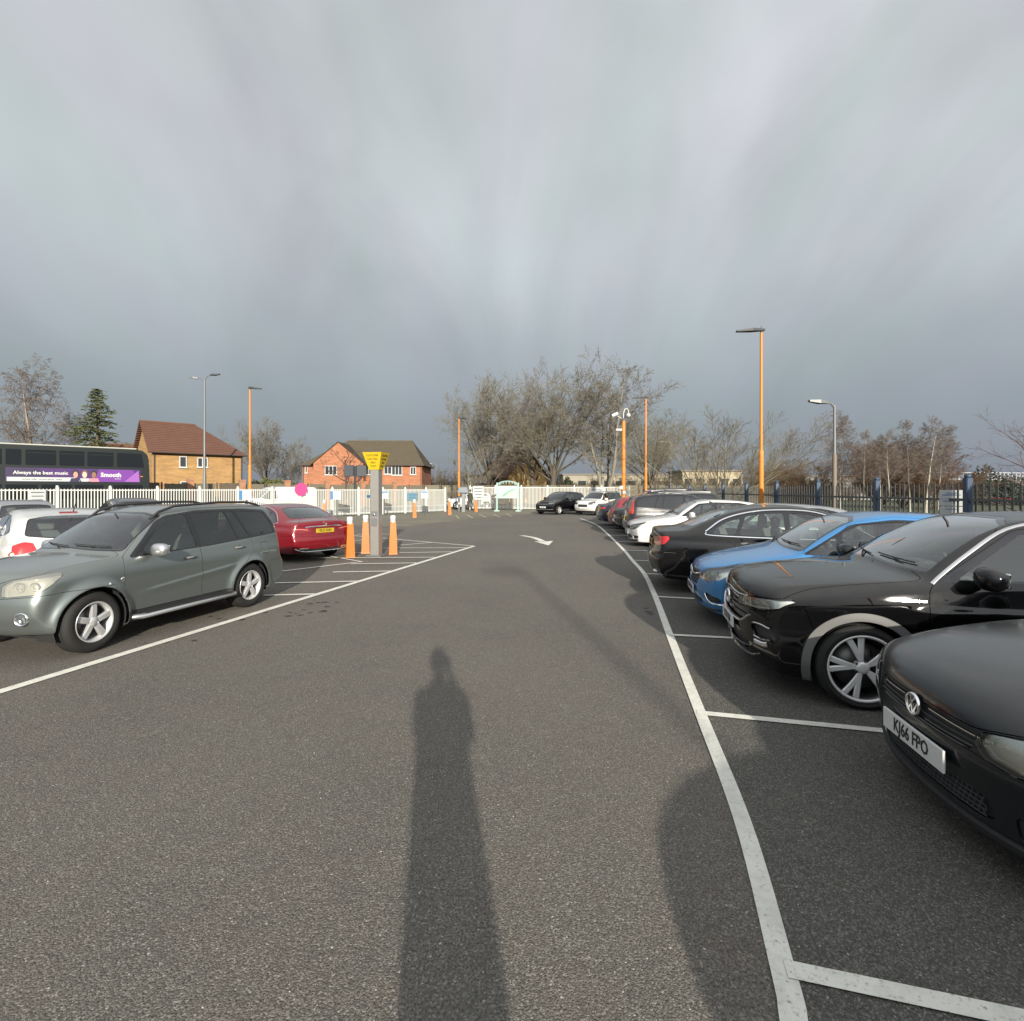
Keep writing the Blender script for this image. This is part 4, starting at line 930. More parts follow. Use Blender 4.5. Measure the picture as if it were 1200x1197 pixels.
# ------------------------------------------------------------------ ground, road, painted lines
def asphalt(name, c0, c1, tint, speck=1.0, patch=.35):
    m = bpy.data.materials.new(name); m.use_nodes = True; t = m.node_tree; L = t.links; b = t.nodes['Principled BSDF']
    co = t.nodes.new('ShaderNodeTexCoord')
    def noise(sc, det=3, ro=.6):
        n = t.nodes.new('ShaderNodeTexNoise'); n.inputs['Scale'].default_value = sc; n.inputs['Detail'].default_value = det; n.inputs['Roughness'].default_value = ro
        L.new(co.outputs['Object'], n.inputs['Vector']); return n.outputs[0]
    def mixc(f, a, c, mode='MIX'):
        x = t.nodes.new('ShaderNodeMix'); x.data_type = 'RGBA'; x.blend_type = mode
        for i, v in ((0, f), (6, a), (7, c)):
            if isinstance(v, (int, float)): x.inputs[i].default_value = v
            elif isinstance(v, tuple): x.inputs[i].default_value = (*v, 1)
            else: L.new(v, x.inputs[i])
        return x.outputs[2]
    def rng(v, a, b_, lo=0., hi=1.):
        r = t.nodes.new('ShaderNodeMapRange'); L.new(v, r.inputs[0]); r.inputs[1].default_value = a; r.inputs[2].default_value = b_; r.inputs[3].default_value = lo; r.inputs[4].default_value = hi; return r.outputs[0]
    c = mixc(rng(noise(.35, 4), .35, .65), c0, c1)
    c = mixc(rng(noise(1.6, 5, .7), .45, .75, 0, patch), c, tint)
    c = mixc(rng(noise(.7, 3, .5), .55, .7, 0, .4), c, tuple(q*f for q, f in zip(c1, (.78, .93, .90))))
    c = mixc(rng(noise(.22, 2, .5), .5, .68, 0, .35), c, tuple(q*.72 for q in c0))
    # stones
    v = t.nodes.new('ShaderNodeTexVoronoi'); v.inputs['Scale'].default_value = 150; L.new(co.outputs['Object'], v.inputs['Vector'])
    sp = t.nodes.new('ShaderNodeSeparateColor'); L.new(v.outputs['Color'], sp.inputs[0])
    c = mixc(rng(sp.outputs[0], 0, 1, .0, .5*speck), c, mixc(sp.outputs[1], (.06, .055, .046), (.38, .35, .30)))
    hl = rng(sp.outputs[2], .991, .999); c = mixc(hl, c, (.40, .39, .36))
    n3 = noise(95, 3, .8); c = mixc(rng(n3, .52, .62, 0, .85*speck), c, (.045, .040, .034))
    n4 = noise(7, 4, .7); c = mixc(rng(n4, .5, .8, 0, .25), c, tuple(q*.72 for q in c0))
    c = mixc(rng(noise(2.6, 6, .72), .66, .78, 0, .55), c, (.034, .032, .029)); c = mixc(rng(noise(1.1, 6, .8), .66, .76, 0, .4), c, (.21, .20, .18))
    L.new(c, b.inputs['Base Color']); b.inputs['Roughness'].default_value = .82; b.inputs['Specular IOR Level'].default_value = .35
    bp = t.nodes.new('ShaderNodeBump'); bp.inputs['Strength'].default_value = .75; bp.inputs['Distance'].default_value = .004
    ad = t.nodes.new('ShaderNodeMath'); ad.operation = 'SUBTRACT'; L.new(noise(120, 3, .75), ad.inputs[0]); L.new(v.outputs['Distance'], ad.inputs[1]); L.new(ad.outputs[0], bp.inputs['Height']); L.new(bp.outputs[0], b.inputs['Normal'])
    return m
M_ASPH = asphalt('car park asphalt', (.080, .077, .068), (.118, .107, .090), (.122, .094, .078), 1.2, .8)
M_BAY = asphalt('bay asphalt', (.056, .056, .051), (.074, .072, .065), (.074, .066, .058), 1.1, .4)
M_OLD = asphalt('old tarmac', (.145, .131, .094), (.19, .17, .125), (.15, .13, .098), .6)
M_ROAD = asphalt('road asphalt', (.15, .14, .12), (.18, .17, .145), (.16, .15, .13))
def paintmat(name, col, wear=.35):
    m = bpy.data.materials.new(name); m.use_nodes = True; t = m.node_tree; L = t.links; b = t.nodes['Principled BSDF']
    co = t.nodes.new('ShaderNodeTexCoord'); out = []
    for sc, a, b_ in ((55, .56, .72), (6, .45, .8)):
        n = t.nodes.new('ShaderNodeTexNoise'); n.inputs['Scale'].default_value = sc; n.inputs['Detail'].default_value = 5; n.inputs['Roughness'].default_value = .75; L.new(co.outputs['Object'], n.inputs['Vector'])
        r = t.nodes.new('ShaderNodeMapRange'); L.new(n.outputs[0], r.inputs[0]); r.inputs[1].default_value = a; r.inputs[2].default_value = b_; r.inputs[4].default_value = wear if sc == 6 else min(1, wear*2.2); out.append(r.outputs[0])
    ad = t.nodes.new('ShaderNodeMath'); ad.operation = 'MAXIMUM'; L.new(out[0], ad.inputs[0]); L.new(out[1], ad.inputs[1])
    x = t.nodes.new('ShaderNodeMix'); x.data_type = 'RGBA'; L.new(ad.outputs[0], x.inputs[0]); x.inputs[6].default_value = (*col, 1); x.inputs[7].default_value = (.14, .13, .12, 1)
    L.new(x.outputs[2], b.inputs['Base Color']); b.inputs['Roughness'].default_value = .7
    bp = t.nodes.new('ShaderNodeBump'); bp.inputs['Strength'].default_value = .5; bp.inputs['Distance'].default_value = .003; L.new(out[0], bp.inputs['Height']); L.new(bp.outputs[0], b.inputs['Normal'])
    return m
M_LINE = paintmat('line paint', (.68, .67, .59), .42)
M_FADE = paintmat('faded line paint', (.42, .38, .26), .75)
M_GRASS = mat('grass', (.055, .065, .028), .95, var=.45, vscale=1.5, bump=.8, bscale=30)
M_SOIL = mat('bare soil', (.085, .068, .045), .95, var=.35, vscale=.8, bump=.6, bscale=20)

def sheet(name, poly, z, m, kind='structure', parent=None):
    b = MB(); b._add([(x, y, z) for x, y in poly], [tuple(range(len(poly)))])
    o = b.build(name, m, parent)
    if kind: o['kind'] = kind
    return o
sheet('ground', [(-900, -900), (900, -900), (900, 1200), (-900, 1200)], -.03, M_GRASS)
FA = np.array((-20.6, 23.2)); FD = np.array((1.278, 1.43)); FU = FD/np.linalg.norm(FD); FN = np.array((-FU[1], FU[0]))
def fence_pt(k, off=0.): return FA+FD*k+FN*off
PF0 = np.array((8.85, 9.94)); PFD = np.array((.18, 2.74))
def pf_pt(k, off=0.): d = PFD/np.linalg.norm(PFD); return PF0+PFD*k+np.array((d[1], -d[0]))*off
GA = np.array((-3.67, 45.)); GB = np.array((9.75, 42.5))
car_park = sheet('car_park', [tuple(fence_pt(-16, .25)), (-45, -40), (30, -40), tuple(pf_pt(-18, .4)), tuple(pf_pt(12, .4)), (GB[0]+.5, GB[1]+.4), tuple(GA+(0, .3)), tuple(fence_pt(12, .25))], 0, M_ASPH)
p0 = [G(478, 618), G(520, 612), G(560, 608), (0, 35.5), (2.5, 38.2), (6, 39.2), (10.4, 39.2), (9.9, 42.6), (-3.7, 45.1), (-5.25, 40.5), tuple(fence_pt(6, -.05)), (-13, 27.5)]
sheet('old_tarmac', p0, .004, M_OLD, 'structure', car_park)
sheet('road', [tuple(fence_pt(-40, 3.)), tuple(fence_pt(40, 3.)), tuple(fence_pt(40, 12.5)), tuple(fence_pt(-40, 12.5))], -.02, M_ROAD)
sheet('drive', [tuple(fence_pt(12.1, -.2)), (GA[0]-.2, GA[1]-.2), tuple(GA+(0, 3.)), tuple(fence_pt(18, 3.1)), tuple(fence_pt(11.8, 3.1))], -.012, M_ROAD)
sheet('pavement', [tuple(fence_pt(-40, 12.6)), tuple(fence_pt(40, 12.6)), tuple(fence_pt(40, 14.6)), tuple(fence_pt(-40, 14.6))], .06, mat('paving', (.22, .21, .19), .8, var=.2, vscale=2))
for off in (2.92, 12.56):
    b = MB(); a = fence_pt(-40, off); c = fence_pt(40, off) if off > 5 else fence_pt(11.5, off); L_ = np.linalg.norm(c-a)
    b.box(((a[0]+c[0])/2, (a[1]+c[1])/2, .03), (L_, .14, .14), math.atan2(FU[1], FU[0])); tag(b.build('kerb', mat('kerb stone', (.28, .27, .25), .8, var=.2)), kind='structure')
def line(pts, w, m=None, z=.008, name='painted_line'):
    p = np.array(pts, float); d = np.gradient(p, axis=0); d /= np.linalg.norm(d, axis=1, keepdims=True); n = np.stack([-d[:, 1], d[:, 0]], 1)*w/2
    a = p-n; c = p+n; b = MB()
    V = [(x, y, z) for x, y in a]+[(x, y, z) for x, y in c]; k = len(p)
    b._add(V, [(i, i+1, k+i+1, k+i) for i in range(k-1)])
    return b.build(name, m or M_LINE, car_park)
curb = [G(943, 1270), G(930, 1197), G(918, 1140), G(869, 960), G(821, 837), G(785, 745), G(768, 700), G(755, 673), G(741, 657), G(731, 645), G(714, 628), G(700, 616), G(689, 611), G(680, 608)]
line(catmull(curb, 6), .088)
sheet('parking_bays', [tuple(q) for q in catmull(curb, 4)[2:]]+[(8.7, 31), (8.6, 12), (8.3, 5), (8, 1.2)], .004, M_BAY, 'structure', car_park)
baylines = [((928, 1140), (1200, 1198)), ((820, 837), (1035, 858)), ((785, 745), (855, 748.5)), ((768, 700), (813, 702.3)), ((755, 673), (785, 674.5)), ((741, 657.2), (760, 657.8)), ((731, 645.4), (756, 645.8)), ((722, 635.3), (744, 635.5)), ((714, 628), (738, 628.2)), ((707, 621.5), (728, 621.6)), ((700, 616), (715, 616)), ((693, 612.3), (706, 612.4))]
BAY = []
for (a, c) in baylines:
    p = np.array(G(*a)); q = np.array(G(*c)); d = (q-p)/np.linalg.norm(q-p)
    if d[1] < -.28: d = np.array((.97, -.243))
    BAY.append((p, d)); line([p-d*.02, p+d*4.9], .075, z=.012)
line([G(0, 811.5)-np.array((1.2, 4.24)), G(0, 811.5), G(555.5, 640.5)], .115)
apex = np.array(G(555.7, 640.3))
hd = (np.array(G(465, 632.5))-apex); hd /= np.linalg.norm(hd)
line([apex, apex+hd*3.6], .08); line([apex+hd*5.0, apex+hd*9.5], .08, z=.008)
for (x0, x1, y0, y1) in ((390, 458, 671.2, 670), (322, 424, 684, 681.8), (309, 372, 698.5, 697), (411, 488, 661.5, 660.4), (350, 510, 654.6, 653.7), (468, 530, 648.3, 647.4), (404, 430, 648.6, 648.5), (449, 547, 642.9, 642.5), (469, 505, 639.4, 636.4), (418, 425, 627, 626.6), (446, 456, 626.5, 626.3), (448, 466, 631.3, 632), (414, 426, 634, 633.4), (464, 480, 615.8, 615.4)):
    line([G(x0, y0), G(x1, y1)], .085, z=.012)
line([G(387.5, 652.5), G(424, 659), G(322, 671)], .085, z=.012)
for (x0, y0, x1, y1) in ((547, 603.5, 554, 607.5), (562, 603.2, 570, 607), (578, 603, 586, 606.5), (593, 602.5, 600, 605.5), (491, 610.4, 497, 610.4), (534, 604.5, 538, 608)):
    line([G(x0, y0), G(x1, y1)], .09, M_FADE, z=.012)
line([G(470, 611.5), G(530, 611.8), G(575, 609)], .07, M_FADE, z=.012)
b = MB(); ap = catmull([(.38, 19.4), (.80, 18.5), (1.04, 17.2)], 5)
V = [(x-.11, y, .012) for x, y in ap]+[(x+.11, y, .012) for x, y in ap]; k = len(ap)
b._add(V, [(i, i+k, i+k+1, i+1) for i in range(k-1)]); b._add([(.74, 17.2, .012), (1.14, 15.95, .012), (1.40, 17.4, .012), (1.05, 17.1, .012)], [(0, 1, 2, 3)])
b.build('painted_arrow', M_LINE, car_park)
# oil drips beside the parked cars
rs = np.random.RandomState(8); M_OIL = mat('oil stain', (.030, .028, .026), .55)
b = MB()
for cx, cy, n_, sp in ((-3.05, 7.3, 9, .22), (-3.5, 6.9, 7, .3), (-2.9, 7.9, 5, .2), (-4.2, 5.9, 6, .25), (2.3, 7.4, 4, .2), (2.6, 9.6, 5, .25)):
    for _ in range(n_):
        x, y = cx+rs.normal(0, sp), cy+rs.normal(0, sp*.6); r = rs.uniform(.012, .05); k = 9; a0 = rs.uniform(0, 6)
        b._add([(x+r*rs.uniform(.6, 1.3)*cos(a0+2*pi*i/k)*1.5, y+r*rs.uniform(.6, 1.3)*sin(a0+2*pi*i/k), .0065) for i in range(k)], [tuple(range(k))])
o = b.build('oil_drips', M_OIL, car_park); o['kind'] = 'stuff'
# a few stray stones and leaves on the asphalt
rs = np.random.RandomState(4)
b = MB()
for _ in range(45):
    x, y = rs.uniform(-4, 1.4), rs.uniform(1.7, 11); r = rs.uniform(.002, .005); b.ball((x, y, r*.5), r, 6, sc=(1, 1, .7))
o = b.build('loose_grit', mat('pale grit', (.4, .39, .36), .8)); o['kind'] = 'stuff'

# ------------------------------------------------------------------ fences
M_FW = mat('white fence paint', (.52, .53, .50), .5, var=.1, vscale=3)
def rail_fence(name, label, A, D, n, h, hs, sp, w=.05, skip=(), postname='post', pm=M_FW, rm_=None, postw=.12, taper=None, z0=.06, rails=None, group=None):
    root = thing(name, label, 'fence', (A[0], A[1], 0), math.atan2(D[1], D[0]), group)
    S = np.linalg.norm(D)
    pm_ = MB(); pm_.box((0, 0, (h+.08)/2), (postw, postw, h+.08), bev=.012); pm_.ball((0, 0, h+.11), postw*.55, 8, sc=(1, 1, .8)); pmesh = pm_.mesh('post', pm)
    pl = MB()
    if taper == 'palisade':
        pl._add([(-w/2, 0, z0), (0, -.022, z0), (w/2, 0, z0), (-w/2, 0, h-.09), (0, -.022, h-.09), (w/2, 0, h-.09), (0, -.012, h+.02), (-w/2, .004, z0), (w/2, .004, z0), (-w/2, .004, h-.09), (w/2, .004, h-.09)],
                [(0, 1, 4, 3), (1, 2, 5, 4), (3, 4, 6), (4, 5, 6), (8, 7, 9, 10), (9, 6, 10), (7, 0, 3, 9), (2, 8, 10, 5), (3, 6, 9), (5, 10, 6)])
    else: pl.box((0, 0, (h+z0)/2), (w, .03, h-z0))
    plm = pl.mesh('pale', rm_ or pm)
    rl = MB(); rl.box((S/2, 0, 0), (S, .05, .05)); rlm = rl.mesh('rail', rm_ or pm)
    for i in range(n+1):
        add('post', pmesh, None, root, (S*i, 0, 0))
        if i < n and i not in skip:
            for z in (rails or (.16, h-.06)): add('rail', rlm, None, root, (S*i, .012 if taper else 0, z))
            k = int(round((S-postw)/sp))
            for j in range(k):
                if taper: add('pale', plm, None, root, (S*i+postw/2+(j+.5)*(S-postw)/k, -.04, 0))
                else: add('pale', plm, None, root, (S*i+postw/2+(j+.5)*(S-postw)/k, 0, 0))
    return root
rail_fence('railing_fence', 'long white railing fence running from the left edge of the car park to its entrance', fence_pt(-4), FD, 16, 1.78, 0, .118, w=.042)
rail_fence('railing_fence', 'shorter white railing fence beyond the two cars at the far end', GA, (GB-GA)/6, 6, 1.98, 0, .122, w=.045)
M_NAVY = mat('navy fence paint', (.022, .045, .085), .5, var=.2); M_PAL = mat('dark palisade steel', (.07, .075, .075), .5, var=.25, vscale=8)
rail_fence('palisade_fence', 'dark navy steel palisade fence behind the right hand row of cars', pf_pt(-2), PFD, 14, 1.9, 0, .155, w=.052, pm=M_NAVY, rm_=M_PAL, postw=.12, taper='palisade', rails=(.35, 1.55))
# ------------------------------------------------------------------ lamp posts, totem, bollards, signs
M_OR = mat('orange post paint', (.52, .18, .02), .45, var=.08); M_STEEL = mat('galvanised steel', (.15, .155, .155), .5, .3, var=.12, vscale=6)
M_LAMPH = mat('lantern grey', (.035, .04, .045), .6); M_BRONZE = mat('aged column', (.16, .13, .10), .6, var=.2)
M_OR2 = mat('bollard orange', (.47, .125, .010), .5, var=.10, vscale=5); M_SIGNW = mat('sign white', (.42, .44, .44), .4); M_SIGNB = mat('sign blue', (.03, .13, .28), .4)
M_DARK = mat('dark post', (.02, .022, .025), .5)
def orange_lamp(x, y, H, label, arm=-1., rz=0., foot=True):
    t = thing('lamp_post', label, 'lamp post', (x, y, 0), rz, 'orange lamp posts of the car park')
    b = MB(); b.tube([(0, 0, 0), (0, 0, .55)], .088, 14); b.tube([(0, 0, 0), (0, 0, .03)], .17, 14); b.build('foot', M_STEEL, t)
    b = MB(); b.tube([(0, 0, .55), (0, 0, 1.2)], .091, 14); b.build('white_band', M_WHITE, t)
    b = MB(); hh = H*.40; b.tube([(0, 0, 1.2), (0, 0, hh), (0, 0, hh+.12), (0, 0, hh+.16)], [.088, .088, .088, .06], 14); b.tube([(0, 0, hh-.25), (0, 0, hh-.18)], .098, 14)
    b.tube([(0, 0, hh+.1), (0, 0, H-.05)], [.056, .048], 12); b.build('column', M_OR, t)
    b = MB(); b.tube([(0, 0, H-.06), (0, 0, H+.06)], .04, 10)
    b._add([(arm*.12*-1, -.06, H+.02), (-arm*.12, .06, H+.02), (-arm*.12, .06, H+.09), (-arm*.12, -.06, H+.09), (arm*.35, -.13, H), (arm*.35, .13, H), (arm*.35, .13, H+.10), (arm*.35, -.13, H+.10), (arm*.92, -.08, H-.02), (arm*.92, .08, H-.02), (arm*.92, .08, H+.03), (arm*.92, -.08, H+.03)],
           [(0, 1, 2, 3), (0, 4, 5, 1), (1, 5, 6, 2), (2, 6, 7, 3), (3, 7, 4, 0), (4, 8, 9, 5), (5, 9, 10, 6), (6, 10, 11, 7), (7, 11, 8, 4), (8, 11, 10, 9)])
    b.tube([(0, 0, H+.1), (0, 0, H+.2)], .012, 5); b.build('lantern', M_LAMPH, t)
    return t
orange_lamp(9.3, 19.1, 7.65, 'tall orange lamp post behind the black saloon, nearest and tallest in view')
orange_lamp(8.55, 32.7, 7.6, 'orange lamp post beyond the row of cars, right of the camera mast', arm=-.9)
orange_lamp(-4.35, 42.0, 7.6, 'orange lamp post beside the gap in the white fence', arm=.7, rz=.6)
orange_lamp(-15.2, 29.7, 7.6, 'orange lamp post standing in front of the white van', arm=.7)
orange_lamp(4.12, -14.0, 7.7, 'orange lamp post casting its thin long shadow across the aisle', arm=-.9)
# camera mast
t = thing('camera_mast', 'orange mast with white security cameras at its top near the far white fence', 'camera mast', (7.85, 36, 0))
b = MB(); b.tube([(0, 0, 0), (0, 0, .75)], .16, 12); b.tube([(0, 0, .75), (0, 0, 1.0)], [.3, .3], 12); b.build('foot', M_STEEL, t)
b = MB(); b.tube([(0, 0, .95), (0, 0, 6.6)], [.15, .125], 12); b.build('column', M_OR, t)
b = MB(); b.tube([(0, 0, 6.6), (0, 0, 6.75)], .2, 10); b.tube([(0, 0, 6.7), (-.02, 0, 7.1), (.08, 0, 7.4), (.25, 0, 7.45), (.34, 0, 7.3), (.34, 0, 7.1)], .035, 8); b.build('bracket', M_SIGNW, t)
b = MB(); b.ball((.34, 0, 6.98), .16, 12); b.build('dome_camera', M_SIGNW, t)
b = MB(); b.tube([(-.15, 0, 6.75), (-.45, 0, 6.95)], .03, 6); b.tube([(-.42, -.05, 7.1), (-.85, -.1, 6.9)], .13, 10); b.build('bullet_camera', M_SIGNW, t)
b = MB(); b.box((-.35, -.1, 5.95), (.4, .12, .12)); b.box((-.18, -.1, 1.9), (.22, .05, .22)); b.box((0, -.17, 1.55), (.2, .05, .2)); b.build('small_box', M_SIGNW, t)
# grey street lamps
def street_lamp(x, y, H, label, arms, m=M_STEEL, low=None, rz=0., r=.07):
    t = thing('street_lamp', label, 'street lamp', (x, y, 0), rz)
    b = MB(); b.tube([(0, 0, 0), (0, 0, H*.28), (0, 0, H*.3), (0, 0, H)], [r*1.5, r*1.4, r, r*.75], 10)
    for (dx, dz) in arms: b.tube([(0, 0, H-.1), (dx*.55, 0, H+dz*.8), (dx, 0, H+dz)], .035, 6)
    b.build('column', m, t)
    if low: b = MB(); b.tube([(0, 0, .3), (0, 0, H*.62)], [r*1.6, r*1.3], 10); b.build('lower_column', low, t)
    for (dx, dz) in arms:
        s = 1 if dx > 0 else -1; b = MB(); b._add([(dx, -.06, H+dz-.03), (dx, .06, H+dz-.03), (dx, .06, H+dz+.06), (dx, -.06, H+dz+.06), (dx+s*.35, -.14, H+dz-.02), (dx+s*.35, .14, H+dz-.02), (dx+s*.35, .12, H+dz+.12), (dx+s*.35, -.12, H+dz+.12), (dx+s*.75, -.08, H+dz+.05), (dx+s*.75, .08, H+dz+.05), (dx+s*.75, .07, H+dz+.12), (dx+s*.75, -.07, H+dz+.12)],
            [(3, 2, 1, 0), (0, 1, 5, 4), (1, 2, 6, 5), (2, 3, 7, 6), (3, 0, 4, 7), (4, 5, 9, 8), (5, 6, 10, 9), (6, 7, 11, 10), (7, 4, 8, 11), (8, 9, 10, 11)])
        b.build('lantern', M_LAMPH if dx > 0 else M_STEEL, t)
    return t
street_lamp(-24.2, 40.3, 10.4, 'very tall grey street lamp with two lanterns in front of the yellow brick house', [(.45, .35), (-.5, .1)], r=.09)
street_lamp(12.6, 20.0, 5.05, 'grey street lamp with brown lower column among the birches', [(-.25, .08)], low=M_BRONZE, r=.06)
street_lamp(-13.5, 92, 6.2, 'small distant street lamp right of the red brick house', [(-.9, .2)], r=.1)
street_lamp(18.6, 60, 7.2, 'slim distant street lamp left of the spreading bush', [(-.5, .1)], r=.07)

# totem
t = thing('help_point_totem', 'brushed steel totem with yellow inverted pyramid head among orange bollards', 'totem', (-3.58, 13.5, 0), R(-10.5))
M_SS = mat('brushed steel', (.30, .29, .27), .4, .5, var=.10, vscale=12); M_YEL = mat('sign yellow', (.52, .36, .012), .45)
b = MB(); b.box((0, 0, 1.15), (.235, .235, 2.3), bev=.008); b.build('post', M_SS, t)
b = MB(); b.box((0, 0, .02), (.42, .42, .04), bev=.01); b.build('base_plate', M_STEEL, t)
b = MB(); z0, z1 = 2.27, 2.72; a, c = .135, .262
b._add([(-a, -a, z0), (a, -a, z0), (a, a, z0), (-a, a, z0), (-c, -c, z1), (c, -c, z1), (c, c, z1), (-c, c, z1)], [(3, 2, 1, 0), (4, 5, 6, 7), (0, 1, 5, 4), (1, 2, 6, 5), (2, 3, 7, 6), (3, 0, 4, 7)]); b.build('sign_head', M_YEL, t)
tilt = math.atan2(c-a, z1-z0)
for q, rz in ((0, 0), (1, R(90)), (3, R(-90))):
    for i, (tx, sz) in enumerate((('CUSTOMER', .074), ('CAR PARK', .07), ('HELP', .074), ('POINT', .07))):
        z = 2.635-.092*i; off = a+(c-a)*(z-z0)/(z1-z0)+.003; ca, sa = cos(rz), sin(rz)
        o = text_mesh(tx, sz, M_INK, 'lettering', t, (sa*off, -ca*off, z), (R(90)+tilt, 0, rz), sx=.9 if i < 3 else .8)
b = MB(); b.box((0, -.124, 1.12), (.17, .02, .13), bev=.004); b.box((0, -.124, .9), (.17, .02, .2), bev=.004); b.build('intercom_panel', M_STEEL, t)
b = MB(); b.lathe([(.001, -.012), (.03, -.01), (.032, 0)], 14, c=(0, -.134, 1.1), axis='y'); b.build('call_button', M_CHROME, t)

def bollard(x, y, label, rz=0., s=1.):
    t = thing('bollard', label, 'bollard', (x, y, 0), rz, 'orange bollards with white tops'); t.scale = (s, s, s)
    b = MB(); b._add([(sx*h_, sy*h_, z) for z, h_ in ((0, .112), (.04, .108), (.48, .094), (.485, .091), (.88, .072)) for sx, sy in ((-1, -1), (1, -1), (1, 1), (-1, 1))],
        [(3, 2, 1, 0)]+[(k*4+i, k*4+(i+1) % 4, k*4+4+(i+1) % 4, k*4+4+i) for k in range(4) for i in range(4)]+[(16, 17, 18, 19)]); b.build('body', M_OR2, t)
    b = MB(); b.tube([(0, 0, .86), (0, 0, .90)], [.078, .075], 12); b.tube([(0, 0, .90), (0, 0, .94), (0, 0, 1.03), (0, 0, 1.05)], [.06, .075, .075, .05], 12); b.build('reflector', M_WHITE, t)
    return t
for (px, py, lab, rz) in ((410, 653.5, 'orange bollard nearest the red saloon, with a shaded lower corner', .5), (428.5, 648.5, 'orange bollard just left of the steel totem', .25), (460.5, 649.5, 'orange bollard just right of the steel totem', .3)):
    x, y = G(px, py); bollard(x, y, lab, rz)
for (x, y, lab) in ((-11.3, 30.8, 'distant orange bollard by the roof of the red saloon'), (-6.1, 32.0, 'orange bollard in front of the white fence near the blue sign'), (-4.35, 35.6, 'orange bollard left of the entrance gap'), (-2.85, 40.3, 'orange bollard right of the entrance gap')): bollard(x, y, lab, .3, 1.08)

def small_sign(x, y, label, blue='left', H=1.45):
    t = thing('bay_sign', label, 'sign', (x, y, 0), R(8)); b = MB(); b.box((0, 0, H/2), (.07, .05, H)); b.build('post', M_DARK, t)
    b = MB(); b.box((.03, -.04, H-.05), (.46, .02, .5)); b.build('board', M_SIGNW, t)
    b = MB(); b.box((-.29, -.042, H-.05), (.18, .02, .5)) if blue == 'left' else b.box((.03, -.054, H+.13), (.42, .008, .1)); b.build('blue_panel', M_SIGNB, t)
    for i, (tx, s) in enumerate((('PARKING', .08), ('DISABLED', .07), ('BADGE', .07), ('HOLDERS', .07))): text_mesh(tx, s, M_SIGNB, 'lettering', t, (.03, -.057, H+.12-.11*i) if blue == 'left' else (.03, -.057, H+.04-.1*i), (R(90), 0, 0))
    return t
small_sign(-10.6, 31.0, 'blue and white bay sign on black post right of the red saloon')
small_sign(-8.4, 33.6, 'white bay sign on a thin black post just right of the totem', blue='top')
small_sign(-6.05, 35.2, 'white bay sign on black post left of the entrance lamp post', blue='top')
small_sign(-14.3, 27.6, 'blue and white bay sign in front of the van', H=1.5)
def notice(x, y, z, w, h, label, rz, rows=3, m=None, name='notice_board', blue=False):
    t = thing(name, label, 'notice', (x, y, z), rz); b = MB(); b.box((0, 0, 0), (w, .03, h), bev=.005); b.build('board', m or M_SIGNW, t)
    b = MB()
    for i in range(rows): b.box((0, -.017, h*.5-h*(i+.8)/(rows+.6)), (w*.78*(1-.12*(i % 3)), .006, h*.04))
    b.build('print', M_INK if not blue else M_SIGNB, t); return t
u = math.atan2(FU[1], FU[0])
q = fence_pt(-.35, -.09); t = notice(q[0], q[1], 1.38, .55, .75, 'white notice fixed to the white fence beyond the parked white hatchback', u, 4)
b = MB(); b.box((0, -.018, -.27), (.5, .008, .14)); b.build('blue_band', M_SIGNB, t)
q = fence_pt(8.7, -.09); notice(q[0], q[1], 1.62, .6, .5, 'white notice on the white fence right of the totem', u, 2)
q = fence_pt(8.45, -.09); notice(q[0], q[1], 1.3, .6, .16, 'narrow blue strip notice on the fence right of the totem', u, 1, M_SIGNB)
q = fence_pt(10.3, -.09); notice(q[0], q[1], 1.25, .9, .55, 'blue and white banner on the last bays of the white fence', u, 2, mat('banner blue', (.13, .24, .32), .5))
notice(-2.95, 44.75, 1.45, 1.0, 1.2, 'tall white notice on the fence right of the entrance gap', -.2, 4)
notice(-2.3, 44.6, .95, .8, .5, 'white notice low on the fence beside the entrance gap', -.2, 2)
notice(7.2, 42.8, 1.75, 1.2, .4, 'long white notice on the fence above the white parked car', -.2, 1)
q = fence_pt(5.88, -.14); t = thing('added_disc', 'added plain magenta disc, no known sign, on the white fence in front of the van', 'sign', (q[0], q[1], 1.76), u)  # made-up disc, added to repeat a flat pink mark; no sign known here
b = MB(); b.lathe([(.001, -.02), (.40, -.02), (.405, 0), (.40, .02), (.001, .02)], 40, axis='y', smooth=False); b.build('disc', mat('magenta disc', (.44, .055, .20), .7), t)
b = MB(); b.box((0, .06, 0), (.05, .09, .5)); b.build('bracket', M_STEEL, t)  # invented bracket that holds the added disc
t = notice(8.88, 10.35, 1.58, .37, .32, 'white notice with blue print fixed to the navy palisade fence', R(-38), 2, blue=True)
b = MB(); b.box((0, -.02, .0), (.36, .012, .012)); b.box((0, 0, -.26), (.36, .03, .17)); b.build('lower_board', M_SIGNW, t)
text_mesh('Car park', .045, M_SIGNB, 'lettering', t, (0, -.021, .10), (R(90), 0, 0)); text_mesh('information', .04, M_SIGNB, 'lettering', t, (0, -.021, -.22), (R(90), 0, 0))
# two dark signal heads on a pole, seen from behind
t = thing('traffic_signal', 'two dark signal boards on a black pole left of the totem head', 'traffic signal', (-11.7, 38.2, 0), R(10))
b = MB(); b.tube([(0, 0, 0), (0, 0, 3.5)], .09, 8); b.build('pole', M_DARK, t)
for sx in (-1, 1):
    b = MB(); b.box((sx*.45, -.05*sx, 3.15), (.72, .12, .85), R(12)*sx, bev=.03); b.build('signal_head', mat('signal backing', (.035, .04, .05), .6), t)
